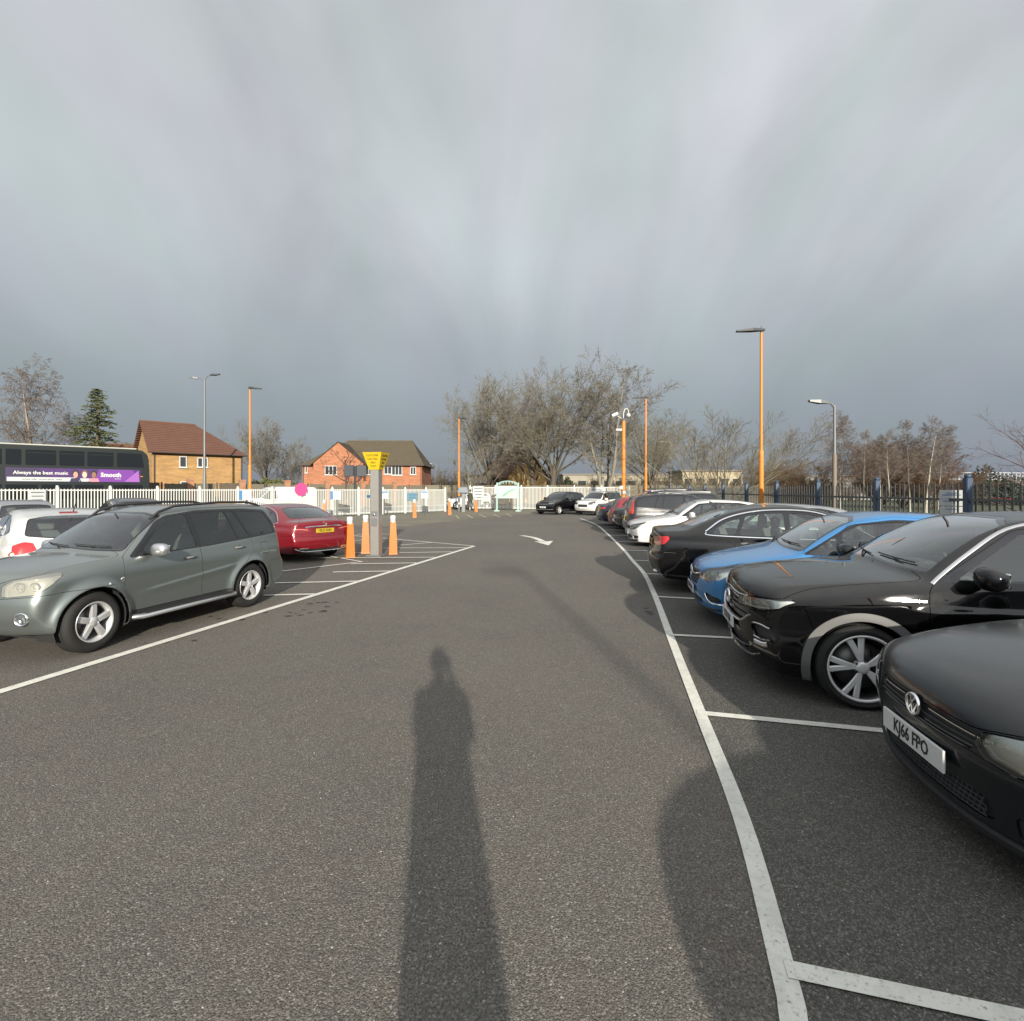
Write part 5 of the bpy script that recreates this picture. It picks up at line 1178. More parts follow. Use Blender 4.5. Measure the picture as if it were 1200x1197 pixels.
# welcome sign with arched frame
t = thing('welcome_sign', 'pale green framed welcome board with arched top before the far white fence', 'sign', (-.35, 41.2, 0), R(-4))
M_MINT = mat('mint paint', (.27, .40, .37), .45)
b = MB()
for sx in (-1, 1): b.box((sx*.86, 0, 1.1), (.11, .11, 2.2)); b.box((sx*.86, -.05, .04), (.42, .5, .08)); 
b.build('frame_post', M_MINT, t) if False else None
for sx in (-1, 1):
    q = MB(); q.box((sx*.86, 0, 1.1), (.11, .11, 2.2)); q.box((sx*.86, 0, .045), (.42, .5, .09)); q.ball((sx*.86, 0, 2.25), .08, 8); q.build('post', M_MINT, t)
b = MB(); b.box((0, 0, 1.55), (1.6, .06, 1.0)); b.build('board', mat('board pale green', (.30, .42, .37), .5), t)
b = MB(); arc = [(.82*cos(a), 0, 2.1+.32*sin(a)) for a in np.linspace(0, pi, 15)]; b.tube(arc, .05, 6)
for a in np.linspace(.3, pi-.3, 8): b.ball((.7*cos(a), 0, 2.1+.2*sin(a)), .07, 6)
b.build('arch', M_MINT, t)
b = MB(); b.prism([(-.5, 1.2), (-.3, 1.2), (.1, 1.5), (.55, 1.75), (.62, 1.85), (.1, 1.65), (-.3, 1.4)], -.045, -.032); b.build('picture', mat('picture green', (.12, .28, .22), .5), t)
b = MB(); b.prism([(-.62, 1.25), (.5, 1.2), (.6, 1.7), (.2, 1.55)], -.038, -.031); b.build('picture_ground', mat('picture cream', (.42, .44, .32), .5), t)
# grey ticket pillar by the gap
t = thing('ticket_machine', 'slim grey ticket machine in the entrance gap by the white car', 'ticket machine', (-3.75, 39.6, 0))
b = MB(); b.box((0, 0, .75), (.28, .25, 1.5), bev=.02); b.build('cabinet', M_STEEL, t)
b = MB(); b.box((-.02, -.1, 1.72), (.95, .3, .5), bev=.05, tap=(.7, .6)); b.build('hood', mat('slate panel', (.10, .12, .14), .5), t)
# ------------------------------------------------------------------ trees: branches grown level by level, meshed as tapered prisms
def grow(seed, H, trunk_r, levels, lean=(0, 0), trunks=1, spread=0.):
    rs = np.random.RandomState(seed); segs = []
    n = trunks; P = np.zeros((n, 3)); D = np.tile((lean[0], lean[1], 1.), (n, 1))
    if n > 1:
        a = 2*pi*np.arange(n)/n+rs.uniform(-.4, .4, n); D[:, 0] += spread*np.cos(a)*rs.uniform(.4, 1.2, n); D[:, 1] += spread*np.sin(a)*rs.uniform(.4, 1.2, n); P[:, 0] = .12*np.cos(a); P[:, 1] = .12*np.sin(a)
    D /= np.linalg.norm(D, axis=1, keepdims=True)
    Ln = np.full(n, H*levels[0]['len'])*rs.uniform(.85, 1.05, n) if n > 1 else np.full(n, H*levels[0]['len']); Rd = np.full(n, trunk_r)
    for li, lv in enumerate(levels):
        S = lv['seg']; N = len(P); pts = np.zeros((N, S+1, 3)); dirs = np.zeros((N, S+1, 3)); pts[:, 0] = P; d = D.copy(); dirs[:, 0] = d
        for i in range(S):
            d = d+rs.normal(0, lv.get('wig', .12), (N, 3)); d[:, 2] += lv.get('up', 0.)*(1 if lv.get('upc') is None else (i+1)/S)
            d /= np.linalg.norm(d, axis=1, keepdims=True); pts[:, i+1] = pts[:, i]+d*(Ln/S)[:, None]; dirs[:, i+1] = d
        tt = np.linspace(0, 1, S+1); rad = Rd[:, None]*(1-tt[None]*(1-lv.get('tip', .25)))
        if li == 0 and trunks < 3: rad[:, 0] *= 1.35
        rad = np.maximum(rad, lv.get('rmin', .004))
        segs.append((pts, rad, li))
        if li+1 == len(levels): break
        nx = levels[li+1]; C = nx['n']; t0 = nx.get('t0', .25)
        M = N*C; par = np.repeat(np.arange(N), C)
        t = t0+(1-t0)*((np.tile(np.arange(C), N)+rs.uniform(0, 1, M))/C)**nx.get('tp', .9); t = np.clip(t, 0, .999)
        f = t*S; i0 = f.astype(int); fr = (f-i0)[:, None]
        P = pts[par, i0]*(1-fr)+pts[par, i0+1]*fr; pd = dirs[par, i0+1]
        az = np.tile(np.arange(C), N)*2.399+rs.uniform(0, 1.2, M)+np.repeat(rs.uniform(0, 6, N), C)
        up = np.tile((.31, .17, .95), (M, 1)); a = np.cross(pd, up); a /= np.linalg.norm(a, axis=1, keepdims=True)+1e-9; b_ = np.cross(pd, a)
        ang = np.radians(rs.normal(nx['ang'], nx.get('dang', 9), M)-nx.get('angt', 0)*t)
        D = pd*np.cos(ang)[:, None]+(a*np.cos(az)[:, None]+b_*np.sin(az)[:, None])*np.sin(ang)[:, None]
        shape = nx.get('shape'); lf = (1-t*nx.get('lt', .55)) if shape is None else np.interp(t, *shape)
        Ln = Ln[par]*nx['len']*lf*rs.uniform(.75, 1.15, M)
        Rd = (rad[par, i0]*(1-fr[:, 0])+rad[par, i0+1]*fr[:, 0])*nx.get('rr', .55)
    return segs
def seg_mesh(segs, name, m, lo=0, hi=99, sides=(8, 5, 3, 3, 3)):
    Vs = []; Fs = []; base = 0
    for pts, rad, li in segs:
        if li < lo or li > hi: continue
        N, S1, _ = pts.shape; k = sides[min(li, len(sides)-1)]
        T = np.gradient(pts, axis=1); T /= np.linalg.norm(T, axis=2, keepdims=True)+1e-9
        A = np.cross(T, np.array((.3, .2, .93))); A /= np.linalg.norm(A, axis=2, keepdims=True)+1e-9; B = np.cross(T, A)
        an = 2*pi*np.arange(k)/k
        V = pts[:, :, None, :]+rad[:, :, None, None]*(A[:, :, None, :]*np.cos(an)[None, None, :, None]+B[:, :, None, :]*np.sin(an)[None, None, :, None])
        Vs.append(V.reshape(-1, 3)); idx = base+np.arange(N*S1*k).reshape(N, S1, k)
        q = np.stack([idx[:, :-1, :], np.roll(idx, -1, 2)[:, :-1, :], np.roll(idx, -1, 2)[:, 1:, :], idx[:, 1:, :]], -1).reshape(-1, 4); Fs.append(q); base += N*S1*k
    V = np.concatenate(Vs); F = np.concatenate(Fs); me = bpy.data.meshes.new(name)
    me.vertices.add(len(V)); me.vertices.foreach_set('co', V.ravel().astype(np.float32)); me.loops.add(F.size); me.loops.foreach_set('vertex_index', F.ravel().astype(np.int32))
    me.polygons.add(len(F)); me.polygons.foreach_set('loop_start', np.arange(len(F), dtype=np.int32)*4); me.polygons.foreach_set('loop_total', np.full(len(F), 4, np.int32)); me.polygons.foreach_set('use_smooth', np.ones(len(F), bool))
    me.update(calc_edges=True); me.materials.append(m); return me
def bark(n, c, v=.35): return mat('bark '+n, c, .9, var=v, vscale=2.5)
TM = {}
def tree(kind, label, x, y, H, rz=0., seed=1, sx=1., name='bare_tree', cat='tree', group=None, key=None):
    K = KINDS[kind]; key = key or (kind, seed)
    if key not in TM:
        sg = grow(seed, 10, **{k: v for k, v in K.items() if k not in ('mt', 'mc', 'cut', 'sides')})
        TM[key] = (seg_mesh(sg, 'trunk', K['mt'], 0, K.get('cut', 0), K.get('sides', (8, 5, 3, 3, 3))), seg_mesh(sg, 'crown', K['mc'], K.get('cut', 0)+1, 99, K.get('sides', (8, 5, 3, 3, 3))))
        top = max(s[0][:, :, 2].max() for s in sg); TM[key] += (top,)
    a, b_, top = TM[key]; s = H/top
    t = thing(name, label, cat, (x, y, -.03), rz, group); t.scale = (s*sx, s*sx, s)
    add('trunk', a, None, t); add('crown', b_, None, t); return t
B1 = bark('grey brown', (.085, .07, .05)); B2 = bark('twig', (.165, .145, .108)); BR = bark('russet twig', (.115, .062, .034)); BP = bark('purple twig', (.15, .12, .10)); BB = bark('birch', (.33, .30, .24), .5); BY = bark('ochre twig', (.15, .128, .085))
KINDS = {
 'oak': dict(trunk_r=.25, levels=[dict(len=.26, seg=5, wig=.04, tip=.6), dict(n=13, len=2.75, seg=11, ang=44, dang=17, angt=14, t0=.42, wig=.055, up=.012, rr=.42, lt=.0, tip=.15), dict(n=15, len=.30, seg=6, ang=46, wig=.11, up=.03, t0=.22, rr=.42, lt=.25, tip=.25), dict(n=9, len=.50, seg=4, ang=44, wig=.15, up=.03, t0=.12, rr=.55, lt=.35, rmin=.009), dict(n=5, len=.60, seg=2, ang=42, wig=.18, up=.02, t0=.1, rr=.6, lt=.4, rmin=.0065)], mt=B1, mc=B2, cut=1),
 'multi': dict(trunk_r=.105, trunks=4, spread=.26, levels=[dict(len=.80, seg=8, wig=.06, tip=.25, up=.03), dict(n=14, len=.45, seg=7, ang=50, angt=12, t0=.2, wig=.10, up=.06, rr=.45, tip=.3), dict(n=9, len=.5, seg=5, ang=42, wig=.15, up=.04, rr=.5), dict(n=6, len=.58, seg=3, ang=40, wig=.18, up=.03, rr=.6, rmin=.008), dict(n=4, len=.6, seg=2, ang=38, wig=.2, rr=.6, rmin=.0065)], mt=bark('pale grey', (.20, .18, .145)), mc=B2, cut=0),
 'willow': dict(trunk_r=.07, trunks=13, spread=1.25, levels=[dict(len=.85, seg=8, wig=.05, tip=.2, up=.035), dict(n=11, len=.55, seg=6, ang=30, t0=.12, wig=.08, up=.05, rr=.45, tip=.3, lt=.45), dict(n=8, len=.55, seg=4, ang=30, wig=.1, up=.03, rr=.6, rmin=.007), dict(n=5, len=.6, seg=2, ang=28, wig=.14, up=.02, rr=.65, rmin=.008)], mt=bark('willow', (.22, .19, .12)), mc=BY, cut=0),
 'birch': dict(trunk_r=.12, levels=[dict(len=.95, seg=10, wig=.035, tip=.12, up=.02), dict(n=26, len=.43, seg=6, ang=40, t0=.33, wig=.09, up=.03, rr=.36, lt=.62), dict(n=11, len=.55, seg=4, ang=42, wig=.13, up=-.08, rr=.5, rmin=.008), dict(n=9, len=.8, seg=3, ang=40, wig=.14, up=-.30, rr=.6, rmin=.0095)], mt=BB, mc=BP, cut=0),
 'bigbirch': dict(trunk_r=.17, levels=[dict(len=.78, seg=10, wig=.04, tip=.15, up=.02), dict(n=16, len=.55, seg=7, ang=44, angt=14, t0=.16, wig=.09, up=.05, rr=.45, lt=.4), dict(n=11, len=.5, seg=6, ang=45, wig=.14, up=-.03, rr=.45, rmin=.010), dict(n=8, len=.6, seg=4, ang=45, wig=.15, up=-.18, rr=.6, rmin=.007), dict(n=5, len=.6, seg=2, ang=42, wig=.15, up=-.25, rr=.6, rmin=.006)], mt=bark('silver', (.24, .19, .15)), mc=BP, cut=0),
 'thicket': dict(trunk_r=.06, trunks=12, spread=.55, levels=[dict(len=.7, seg=6, wig=.1, tip=.3, up=.05), dict(n=11, len=.55, seg=4, ang=36, t0=.1, wig=.15, up=.04, rr=.5), dict(n=9, len=.6, seg=3, ang=36, wig=.2, up=.03, rr=.6, rmin=.010), dict(n=5, len=.6, seg=2, ang=36, wig=.2, rr=.7, rmin=.010)], mt=bark('thicket', (.12, .08, .05)), mc=BR, cut=0),
 'twisty': dict(trunk_r=.13, levels=[dict(len=.5, seg=6, wig=.12, tip=.5), dict(n=9, len=.95, seg=7, ang=50, t0=.3, wig=.2, up=.05, rr=.6), dict(n=7, len=.45, seg=4, ang=45, wig=.25, up=.03, rr=.55), dict(n=6, len=.5, seg=3, ang=42, wig=.25, rr=.6, rmin=.012)], mt=bark('dark', (.07, .05, .04)), mc=bark('dark twig', (.10, .07, .055)), cut=1),
 'side': dict(trunk_r=.2, levels=[dict(len=.7, seg=8, wig=.06, tip=.3), dict(n=12, len=.75, seg=8, ang=60, angt=20, t0=.12, wig=.08, up=.035, rr=.45, lt=.4), dict(n=9, len=.42, seg=6, ang=38, wig=.12, up=.05, rr=.5), dict(n=6, len=.45, seg=4, ang=36, wig=.14, up=.04, rr=.6, rmin=.005)], mt=bark('maroon', (.12, .09, .085)), mc=bark('maroon twig', (.11, .08, .08)), cut=0),
}
for k in KINDS.values(): k.setdefault('trunks', 1); k.setdefault('spread', 0.)
def T(px, topy, Y, kind, label, **kw): return tree(kind, label, (px-600)/600*Y, Y, CAMZ+(574-topy)/600*Y, **kw)
T(573, 440, 62, 'oak', 'bare broad tree left of the middle group, in front of the gabled house', seed=3, rz=.6, sx=.95)
T(648, 421, 60, 'oak', 'tallest bare broad crowned tree in the middle of the far group', seed=11, rz=2.2, sx=1.05)
T(624, 430, 66, 'oak', 'dark straight trunked bare tree just behind the tallest tree', seed=3, rz=4.0, sx=.8)
T(709, 431, 58, 'multi', 'pale forked bare tree right of the tallest tree', seed=6, rz=.3, sx=1.15)
T(762, 478, 70, 'oak', 'lower bare tree between the forked tree and the spreading bush', seed=11, rz=.9, sx=1.1)
T(843, 474, 34, 'willow', 'wide spreading many stemmed bush behind the tall orange lamp post', seed=2, rz=.4, sx=1.25, name='bare_bush', cat='bush')
T(40, 410, 52, 'bigbirch', 'large drooping birch at the far left behind the bus', seed=5, sx=1.0)
T(88, 470, 60, 'bigbirch', 'smaller drooping birch between the big birch and the conifer', seed=5, rz=2., sx=.9)
T(312, 487, 78, 'oak', 'bare rounded tree between the two brick houses', seed=3, rz=2.9, sx=.95)
T(341, 518, 85, 'multi', 'thin bare tree right of the rounded one between the houses', seed=6, rz=1.9, sx=1.)
T(404, 520, 56, 'twisty', 'small dark twisted tree in front of the red brick house', seed=4, rz=.2, sx=1.15)
T(430, 512, 90, 'multi', 'tips of a bare tree rising behind the red brick house', seed=6, rz=3.3, sx=.8)
T(551, 522, 50, 'multi', 'slender pale stemmed young tree beside the entrance gap', seed=9, rz=.3, sx=.95)
BX = [(984, 478, 40, .9), (1012, 503, 37, .75), (1032, 515, 41, .8), (1043, 500, 36, .9), (1066, 490, 40, .9), (1085, 488, 38, 1.15), (1100, 505, 44, .9)]
BL = ['birch at the left end of the clump, right of the brown lamp column', 'second birch from the left of the clump, leaning slightly', 'thin birch third from the left in the clump', 'straight white stemmed birch in the middle of the clump', 'birch just right of the middle of the clump', 'forked birch near the right end of the clump', 'last birch at the right end of the clump']
for i, ((px, ty, Y, sx), lb) in enumerate(zip(BX, BL)): T(px, ty, Y, 'birch', lb, seed=20+i % 3, rz=i*1.3, sx=sx*1.0, name='birch_tree', group='birches behind the palisade fence')
T(1030, 512, 52, 'thicket', 'tall russet brown thicket behind the birches', seed=7, sx=1.45, name='bare_thicket', cat='bush')
T(1058, 518, 50, 'thicket', 'russet thicket behind the right hand birches', seed=8, sx=1.4, name='bare_thicket', cat='bush')
T(1092, 540, 46, 'thicket', 'low russet thicket at the right end of the birches', seed=7, rz=2, sx=1.9, name='bare_thicket', cat='bush')
T(948, 534, 60, 'thicket', 'rounded brown thicket left of the birches', seed=8, rz=1.5, sx=1.7, name='bare_thicket', cat='bush')
T(905, 545, 70, 'thicket', 'low brown thicket right of the tall orange lamp post', seed=7, rz=1.1, sx=1.8, name='bare_thicket', cat='bush')
T(1228, 470, 17, 'side', 'bare tree at the right edge whose branches reach into the view', seed=13, rz=1.0, sx=1.0)
# conifer with layered boughs
def conifer(label, x, y, H, seed=1, sx=1.):
    rs = np.random.RandomState(seed); t = thing('conifer', label, 'tree', (x, y, -.03)); t.scale = (sx, sx, 1)
    b = MB(); b.tube([(0, 0, 0), (0, 0, H*.97)], [H*.022, .02], 8); b.build('trunk', B1, t)
    V = []; 
    for z in np.linspace(.08*H, .97*H, 44):
        R0 = (1-z/H)**.8*H*.36+.15
        for k in range(rs.randint(4, 7)):
            a = rs.uniform(0, 2*pi); Lb = R0*rs.uniform(.55, 1.15); dr = rs.uniform(.05, .28)
            n = int(24*Lb/1.5)+10
            q = rs.uniform(.12, 1, n); pt = np.stack([np.cos(a)*q*Lb, np.sin(a)*q*Lb, z-dr*q*Lb*q+.12*Lb*q], 1)+rs.normal(0, .10+.03*Lb, (n, 3))*[1, 1, .45]
            dd = np.stack([np.cos(a)+rs.normal(0, .6, n), np.sin(a)+rs.normal(0, .6, n), rs.normal(-.15, .25, n)], 1); dd /= np.linalg.norm(dd, axis=1, keepdims=True)
            s = rs.uniform(.10, .26, n)[:, None]; w = np.cross(dd, rs.normal(0, 1, (n, 3))); w /= np.linalg.norm(w, axis=1, keepdims=True)
            V.append(np.stack([pt-dd*s*.4-w*s*.30, pt+dd*s, pt-dd*s*.4+w*s*.30], 1))
    V = np.concatenate(V).reshape(-1, 3); n = len(V)//3; me = bpy.data.meshes.new('foliage'); me.vertices.add(n*3); me.vertices.foreach_set('co', V.ravel().astype(np.float32)); me.loops.add(n*3); me.loops.foreach_set('vertex_index', np.arange(n*3, dtype=np.int32))
    me.polygons.add(n); me.polygons.foreach_set('loop_start', np.arange(n, dtype=np.int32)*3); me.polygons.foreach_set('loop_total', np.full(n, 3, np.int32)); me.update(calc_edges=True); me.materials.append(mat('conifer needles', (.075, .085, .03), .8, var=.5, vscale=.9))
    add('foliage', me, None, t)
conifer('dark green conifer with layered boughs left of the yellow brick house', (114-600)/600*50, 50, 1.75+121/600*50, sx=1.05)
def leafy(label, x, y, r, h, col, seed=1, name='evergreen_shrub', n=5000, size=.16):
    rs = np.random.RandomState(seed); t = thing(name, label, 'bush', (x, y, 0)); d = rs.normal(0, 1, (n, 3)); d[:, 2] = abs(d[:, 2]); d /= np.linalg.norm(d, axis=1, keepdims=True)
    lump = 1+.22*np.sin(d[:, 0]*5+seed)*np.cos(d[:, 1]*4)+.15*np.sin(d[:, 2]*9+d[:, 0]*7)
    p = d*[[r, r, h]]*(rs.uniform(.55, 1., n)**.5*lump)[:, None]; a = rs.normal(0, 1, (n, 3)); a /= np.linalg.norm(a, axis=1, keepdims=True); b_ = np.cross(a, rs.normal(0, 1, (n, 3))); b_ /= np.linalg.norm(b_, axis=1, keepdims=True)
    s = rs.uniform(.5, 1.2, n)[:, None]*size; V = np.stack([p-a*s, p+b_*s*.6, p+a*s, p-b_*s*.6], 1).reshape(-1, 3); me = bpy.data.meshes.new('foliage'); me.from_pydata(V.tolist(), [], (np.arange(n*4).reshape(-1, 4)).tolist()); me.materials.append(mat('leaf %.2f %.2f' % col[:2], col, .8, var=.5, vscale=.8)); add('foliage', me, None, t)
    b = MB(); b.tube([(0, 0, 0), (0, 0, h*.5)], [.12, .05], 6); b.build('stem', B1, t)
leafy('dark rounded evergreen right of the navy fence post', 1158/600*60-60, 60, 3.2, 3.6, (.03, .042, .028), 3)
leafy('yellow green shrub below the rounded bare tree', (318-600)/600*62, 62, 2.6, 3.0, (.10, .11, .03), 5)
leafy('small green shrub left of the red brick house', (341-600)/600*64, 64, 2.2, 2.6, (.07, .08, .035), 6)
leafy('dark green garden bush right of the gabled house', (668-600)/600*64, 64, 2.0, 2.6, (.05, .06, .03), 9)
# distant hedges and woodland as one mass
def woodland():
    rs = np.random.RandomState(9); sgm = grow(31, 6, trunk_r=.05, trunks=10, spread=.6, levels=[dict(len=.7, seg=4, wig=.1, up=.05), dict(n=7, len=.6, seg=2, ang=34, t0=.1, wig=.15, rr=.6, rmin=.022), dict(n=6, len=.6, seg=1, ang=34, wig=.2, rr=.7, rmin=.022)])
    P = []; R_ = []
    out = []
    for (x0, x1, Y, h, n) in ((-62, -38, 75, 5, 9), (-14, 8, 84, 6.5, 16), (8, 34, 88, 4.8, 18), (22, 60, 74, 4.2, 20), (60, 110, 95, 4.5, 20), (-100, -60, 90, 7, 12)):
        for i in range(n):
            x = x0+(x1-x0)*(i+rs.uniform(-.3, .3))/n; s = h/6*rs.uniform(.7, 1.25); a = rs.uniform(0, 6); M = np.array([[cos(a), -sin(a), 0], [sin(a), cos(a), 0], [0, 0, 1]])*s
            for pts, rad, li in sgm: out.append((pts@M.T+np.array((x, Y+rs.uniform(-3, 3), 0)), rad*1.0, li))
    me = seg_mesh(out, 'woodland', bark('distant', (.12, .095, .06)), 0, 99, (3, 3, 3)); o = add('woodland', me); o['kind'] = 'stuff'
woodland()
# ------------------------------------------------------------------ houses, bus, boarded fence
def wallmat(name, c, c2, rows=.075, mortar=(.30, .27, .22)):
    m = bpy.data.materials.new(name); m.use_nodes = True; t = m.node_tree; L = t.links; b = t.nodes['Principled BSDF']; b.inputs['Roughness'].default_value = .9
    co = t.nodes.new('ShaderNodeTexCoord'); sp = t.nodes.new('ShaderNodeSeparateXYZ'); L.new(co.outputs['Object'], sp.inputs[0])
    ad = t.nodes.new('ShaderNodeMath'); ad.operation = 'ADD'; L.new(sp.outputs[0], ad.inputs[0]); L.new(sp.outputs[1], ad.inputs[1]); cb = t.nodes.new('ShaderNodeCombineXYZ'); L.new(ad.outputs[0], cb.inputs[0]); L.new(sp.outputs[2], cb.inputs[1])
    k = t.nodes.new('ShaderNodeTexBrick'); L.new(cb.outputs[0], k.inputs['Vector']); k.inputs['Scale'].default_value = 1; k.inputs['Brick Width'].default_value = .225; k.inputs['Row Height'].default_value = rows; k.inputs['Mortar Size'].default_value = .008
    k.inputs['Color1'].default_value = (*c, 1); k.inputs['Color2'].default_value = (*c2, 1); k.inputs['Mortar'].default_value = (*mortar, 1); k.inputs['Bias'].default_value = -.1
    n = t.nodes.new('ShaderNodeTexNoise'); n.inputs['Scale'].default_value = 1.3; n.inputs['Detail'].default_value = 5; mp = t.nodes.new('ShaderNodeMapping'); mp.inputs['Scale'].default_value = (.6, .6, 3); L.new(co.outputs['Object'], mp.inputs[0]); L.new(mp.outputs[0], n.inputs['Vector'])
    x = t.nodes.new('ShaderNodeMix'); x.data_type = 'RGBA'; x.blend_type = 'MULTIPLY'; x.inputs[0].default_value = .45; L.new(k.outputs[0], x.inputs[6]); r = t.nodes.new('ShaderNodeMapRange'); L.new(n.outputs[0], r.inputs[0]); r.inputs[1].default_value = .35; r.inputs[2].default_value = .65; r.inputs[3].default_value = .55; r.inputs[4].default_value = 1.15; L.new(r.outputs[0], x.inputs[7])
    L.new(x.outputs[2], b.inputs['Base Color']); return m
M_YB = wallmat('yellow brick', (.34, .165, .032), (.41, .22, .048)); M_RB = wallmat('red brick', (.32, .085, .022), (.40, .12, .034)); M_BB2 = wallmat('buff brick', (.50, .28, .075), (.56, .33, .10))
def roofmat(name, c): return mat(name, c, .85, var=.25, vscale=1.6)
M_RT = roofmat('red roof tile', (.115, .052, .033)); M_GT = roofmat('grey brown roof tile', (.088, .072, .046))
M_UPVC = mat('white window frame', (.5, .5, .48), .4); M_WGL = glass('window pane', (.02, .025, .03)); M_WGL2 = mat('window glass', (.03, .035, .04), .06, spec=.8)
M_GUT = mat('dark gutter', (.05, .035, .03), .5)
def house(label, org, d, L, D, ze, zr, wall, tile, wins, left='gable', right='hip', hip=2.5, hipr=None, gable=None, ridge_off=.5, z0=0., band=None):
    t = thing('brick_house', label, 'house', (org[0], org[1], 0), math.atan2(d[1], d[0]))
    ov = .35; ym = D*ridge_off; b = MB()
    b.quad((0, 0, z0), (L, 0, z0), (L, 0, ze), (0, 0, ze)); b.quad((L, D, z0), (0, D, z0), (0, D, ze), (L, D, ze))
    b.quad((L, 0, z0), (L, D, z0), (L, D, ze), (L, 0, ze)); b.quad((0, D, z0), (0, 0, z0), (0, 0, ze), (0, D, ze))
    xl = 0 if left == 'gable' else hip; xr = L if right == 'gable' else L-(hipr or hip)
    if left == 'gable': b.quad((0, D, ze), (0, 0, ze), (0, ym, zr-.12))
    if right == 'gable': b.quad((L, 0, ze), (L, D, ze), (L, ym, zr-.12))
    if gable: gx0, gx1, gz, gp = gable; b.quad((gx0, -gp, z0), (gx1, -gp, z0), (gx1, -gp, ze), (gx0, -gp, ze)); b.quad((gx0, -gp, ze), (gx1, -gp, ze), ((gx0+gx1)/2, -gp, gz-.1)); b.quad((gx0, 0, z0), (gx0, -gp, z0), (gx0, -gp, ze), (gx0, 0, ze)); b.quad((gx1, -gp, z0), (gx1, 0, z0), (gx1, 0, ze), (gx1, -gp, ze))
    b.build('wall', wall, t)
    # roof slopes laid as courses of tiles
    sl = (zr-ze)/ym; ed = ze-ov*sl*.9
    def slope(p00, p10, p01, p11, nm='roof'):
        p00, p10, p01, p11 = [np.array(p, float) for p in (p00, p10, p01, p11)]; q = MB(); n = max(6, int(np.linalg.norm(p01-p00)/.30)); nn = np.cross(p10-p00, p01-p00); nn /= np.linalg.norm(nn)
        for i in range(n):
            a, c = i/n, (i+1)/n; A = p00+(p01-p00)*a; B = p10+(p11-p10)*a; C = p10+(p11-p10)*c; E = p00+(p01-p00)*c
            q.quad(A+nn*.045, B+nn*.045, C+nn*.01, E+nn*.01); q.quad(A-nn*.02, B-nn*.02, B+nn*.045, A+nn*.045)
        o = q.build(nm, tile, t); return o
    oxl = -ov if left == 'gable' else -ov; oxr = L+ov
    slope((oxl, -ov, ed), (oxr, -ov, ed), (xl-(ov if left == 'gable' else 0), ym, zr), (xr+(ov if right == 'gable' else 0), ym, zr))
    slope((oxr, D+ov, ed), (oxl, D+ov, ed), (xr+(ov if right == 'gable' else 0), ym, zr), (xl-(ov if left == 'gable' else 0), ym, zr))
    if right != 'gable': slope((oxr, -ov, ed), (oxr, D+ov, ed), (xr, ym, zr), (xr, ym+.01, zr))
    if left != 'gable': slope((oxl, D+ov, ed), (oxl, -ov, ed), (xl, ym+.01, zr), (xl, ym, zr))
    if gable:
        m_ = (gx0+gx1)/2; yb = ym*(gz-ze)/(zr-ze); slope((gx0-ov, -gp-.2, ed), (gx0-ov, .3, ed), (m_, -gp-.2, gz), (m_, yb, gz)); slope((gx1+ov, .3, ed), (gx1+ov, -gp-.2, ed), (m_, yb, gz), (m_, -gp-.2, gz))
    b = MB(); b.tube([(xl-(ov if left == 'gable' else 0), ym, zr+.03), (xr+(ov if right == 'gable' else 0), ym, zr+.03)], .1, 6); b.build('ridge', tile, t)
    b = MB(); b.tube([(-ov, -ov-.05, ed+.0), (L+ov, -ov-.05, ed)], .06, 6); b.tube([(.12, -.06, z0), (.12, -.06, ze-.1)], .045, 6); b.tube([(L-.1, -.06, z0), (L-.1, -.06, ze-.1)], .045, 6); b.build('gutter', M_GUT, t)
    for (wx, wz, ww, wh, nl, yo) in wins:
        w = bpy.data.objects.new('window', None); COL.objects.link(w); w.parent = t; w.location = (wx, yo, wz); f = .07
        q = MB(); q.box((0, -.03, wh/2-f/2), (ww, .09, f)); q.box((0, -.03, -wh/2+f/2), (ww, .09, f)); 
        for i in range(nl+1): q.box((-ww/2+f/2+(ww-f)*i/nl, -.03, 0), (f, .085, wh-2*f))
        q.box((0, -.05, -wh/2-.03), (ww+.16, .14, .05)); q.build('frame', M_UPVC, w)
        for i in range(nl): q = MB(); a0 = -ww/2+(ww-f)*i/nl+f; q.box((a0+((ww-f)/nl-f)/2, -.012, 0), ((ww-f)/nl-f, .02, wh-2*f)); q.build('pane', M_WGL2, w)
    if band: b = MB(); b.box((L/2, -.02, band), (L, .06, .12)); b.build('band', M_RB, t)
    return t
house('yellow brick house with red tiled roof beside the bus', (-29.5, 42.), (.722, .692), 6.8, 8., 5.02, 7.72, M_YB, M_RT, [(4.05-1.9, 4.1, .55, .95, 1, 0.), (3.6, 4.1, .8, .85, 2, 0.), (2.35, 1.9, .8, 1.1, 1, 0.)], hip=2.9, band=2.15)
house('red brick house with grey roof and a front gable', (-26.6, 65.), (1, 0.02), 15.1, 8.5, 5.05, 8.3, M_RB, M_GT, [(4.0, 4.15, 1.5, 1.15, 3, -1.2), (8.2, 4.2, 1.2, 1.1, 3, 0), (10.8, 4.2, 1.0, 1.0, 2, 0), (12.35-.4, 4.15, 1.35, 1.15, 3, 0), (14.0, 4.15, .75, 1.0, 2, 0), (.5, 4.3, .3, .9, 1, 0)], left='hip', right='hip', hip=4.4, hipr=1.9, gable=(1.8, 8.0, 7.75, 1.2))
t = house('buff gabled house half hidden by the bare trees', (-4.6, 79.), (.5, -.866), 8.2, 6.4, 3.75, 7.45, M_BB2, M_RT, [], left='gable', right='gable')
house('low red roofed house behind the conifer and the bus', (-58, 66), (.8, .6), 14, 9, 5., 8.2, M_RB, M_RT, [(4, 4, 1.2, 1, 2, 0), (9, 4, 1.2, 1, 2, 0)], left='hip', right='gable')
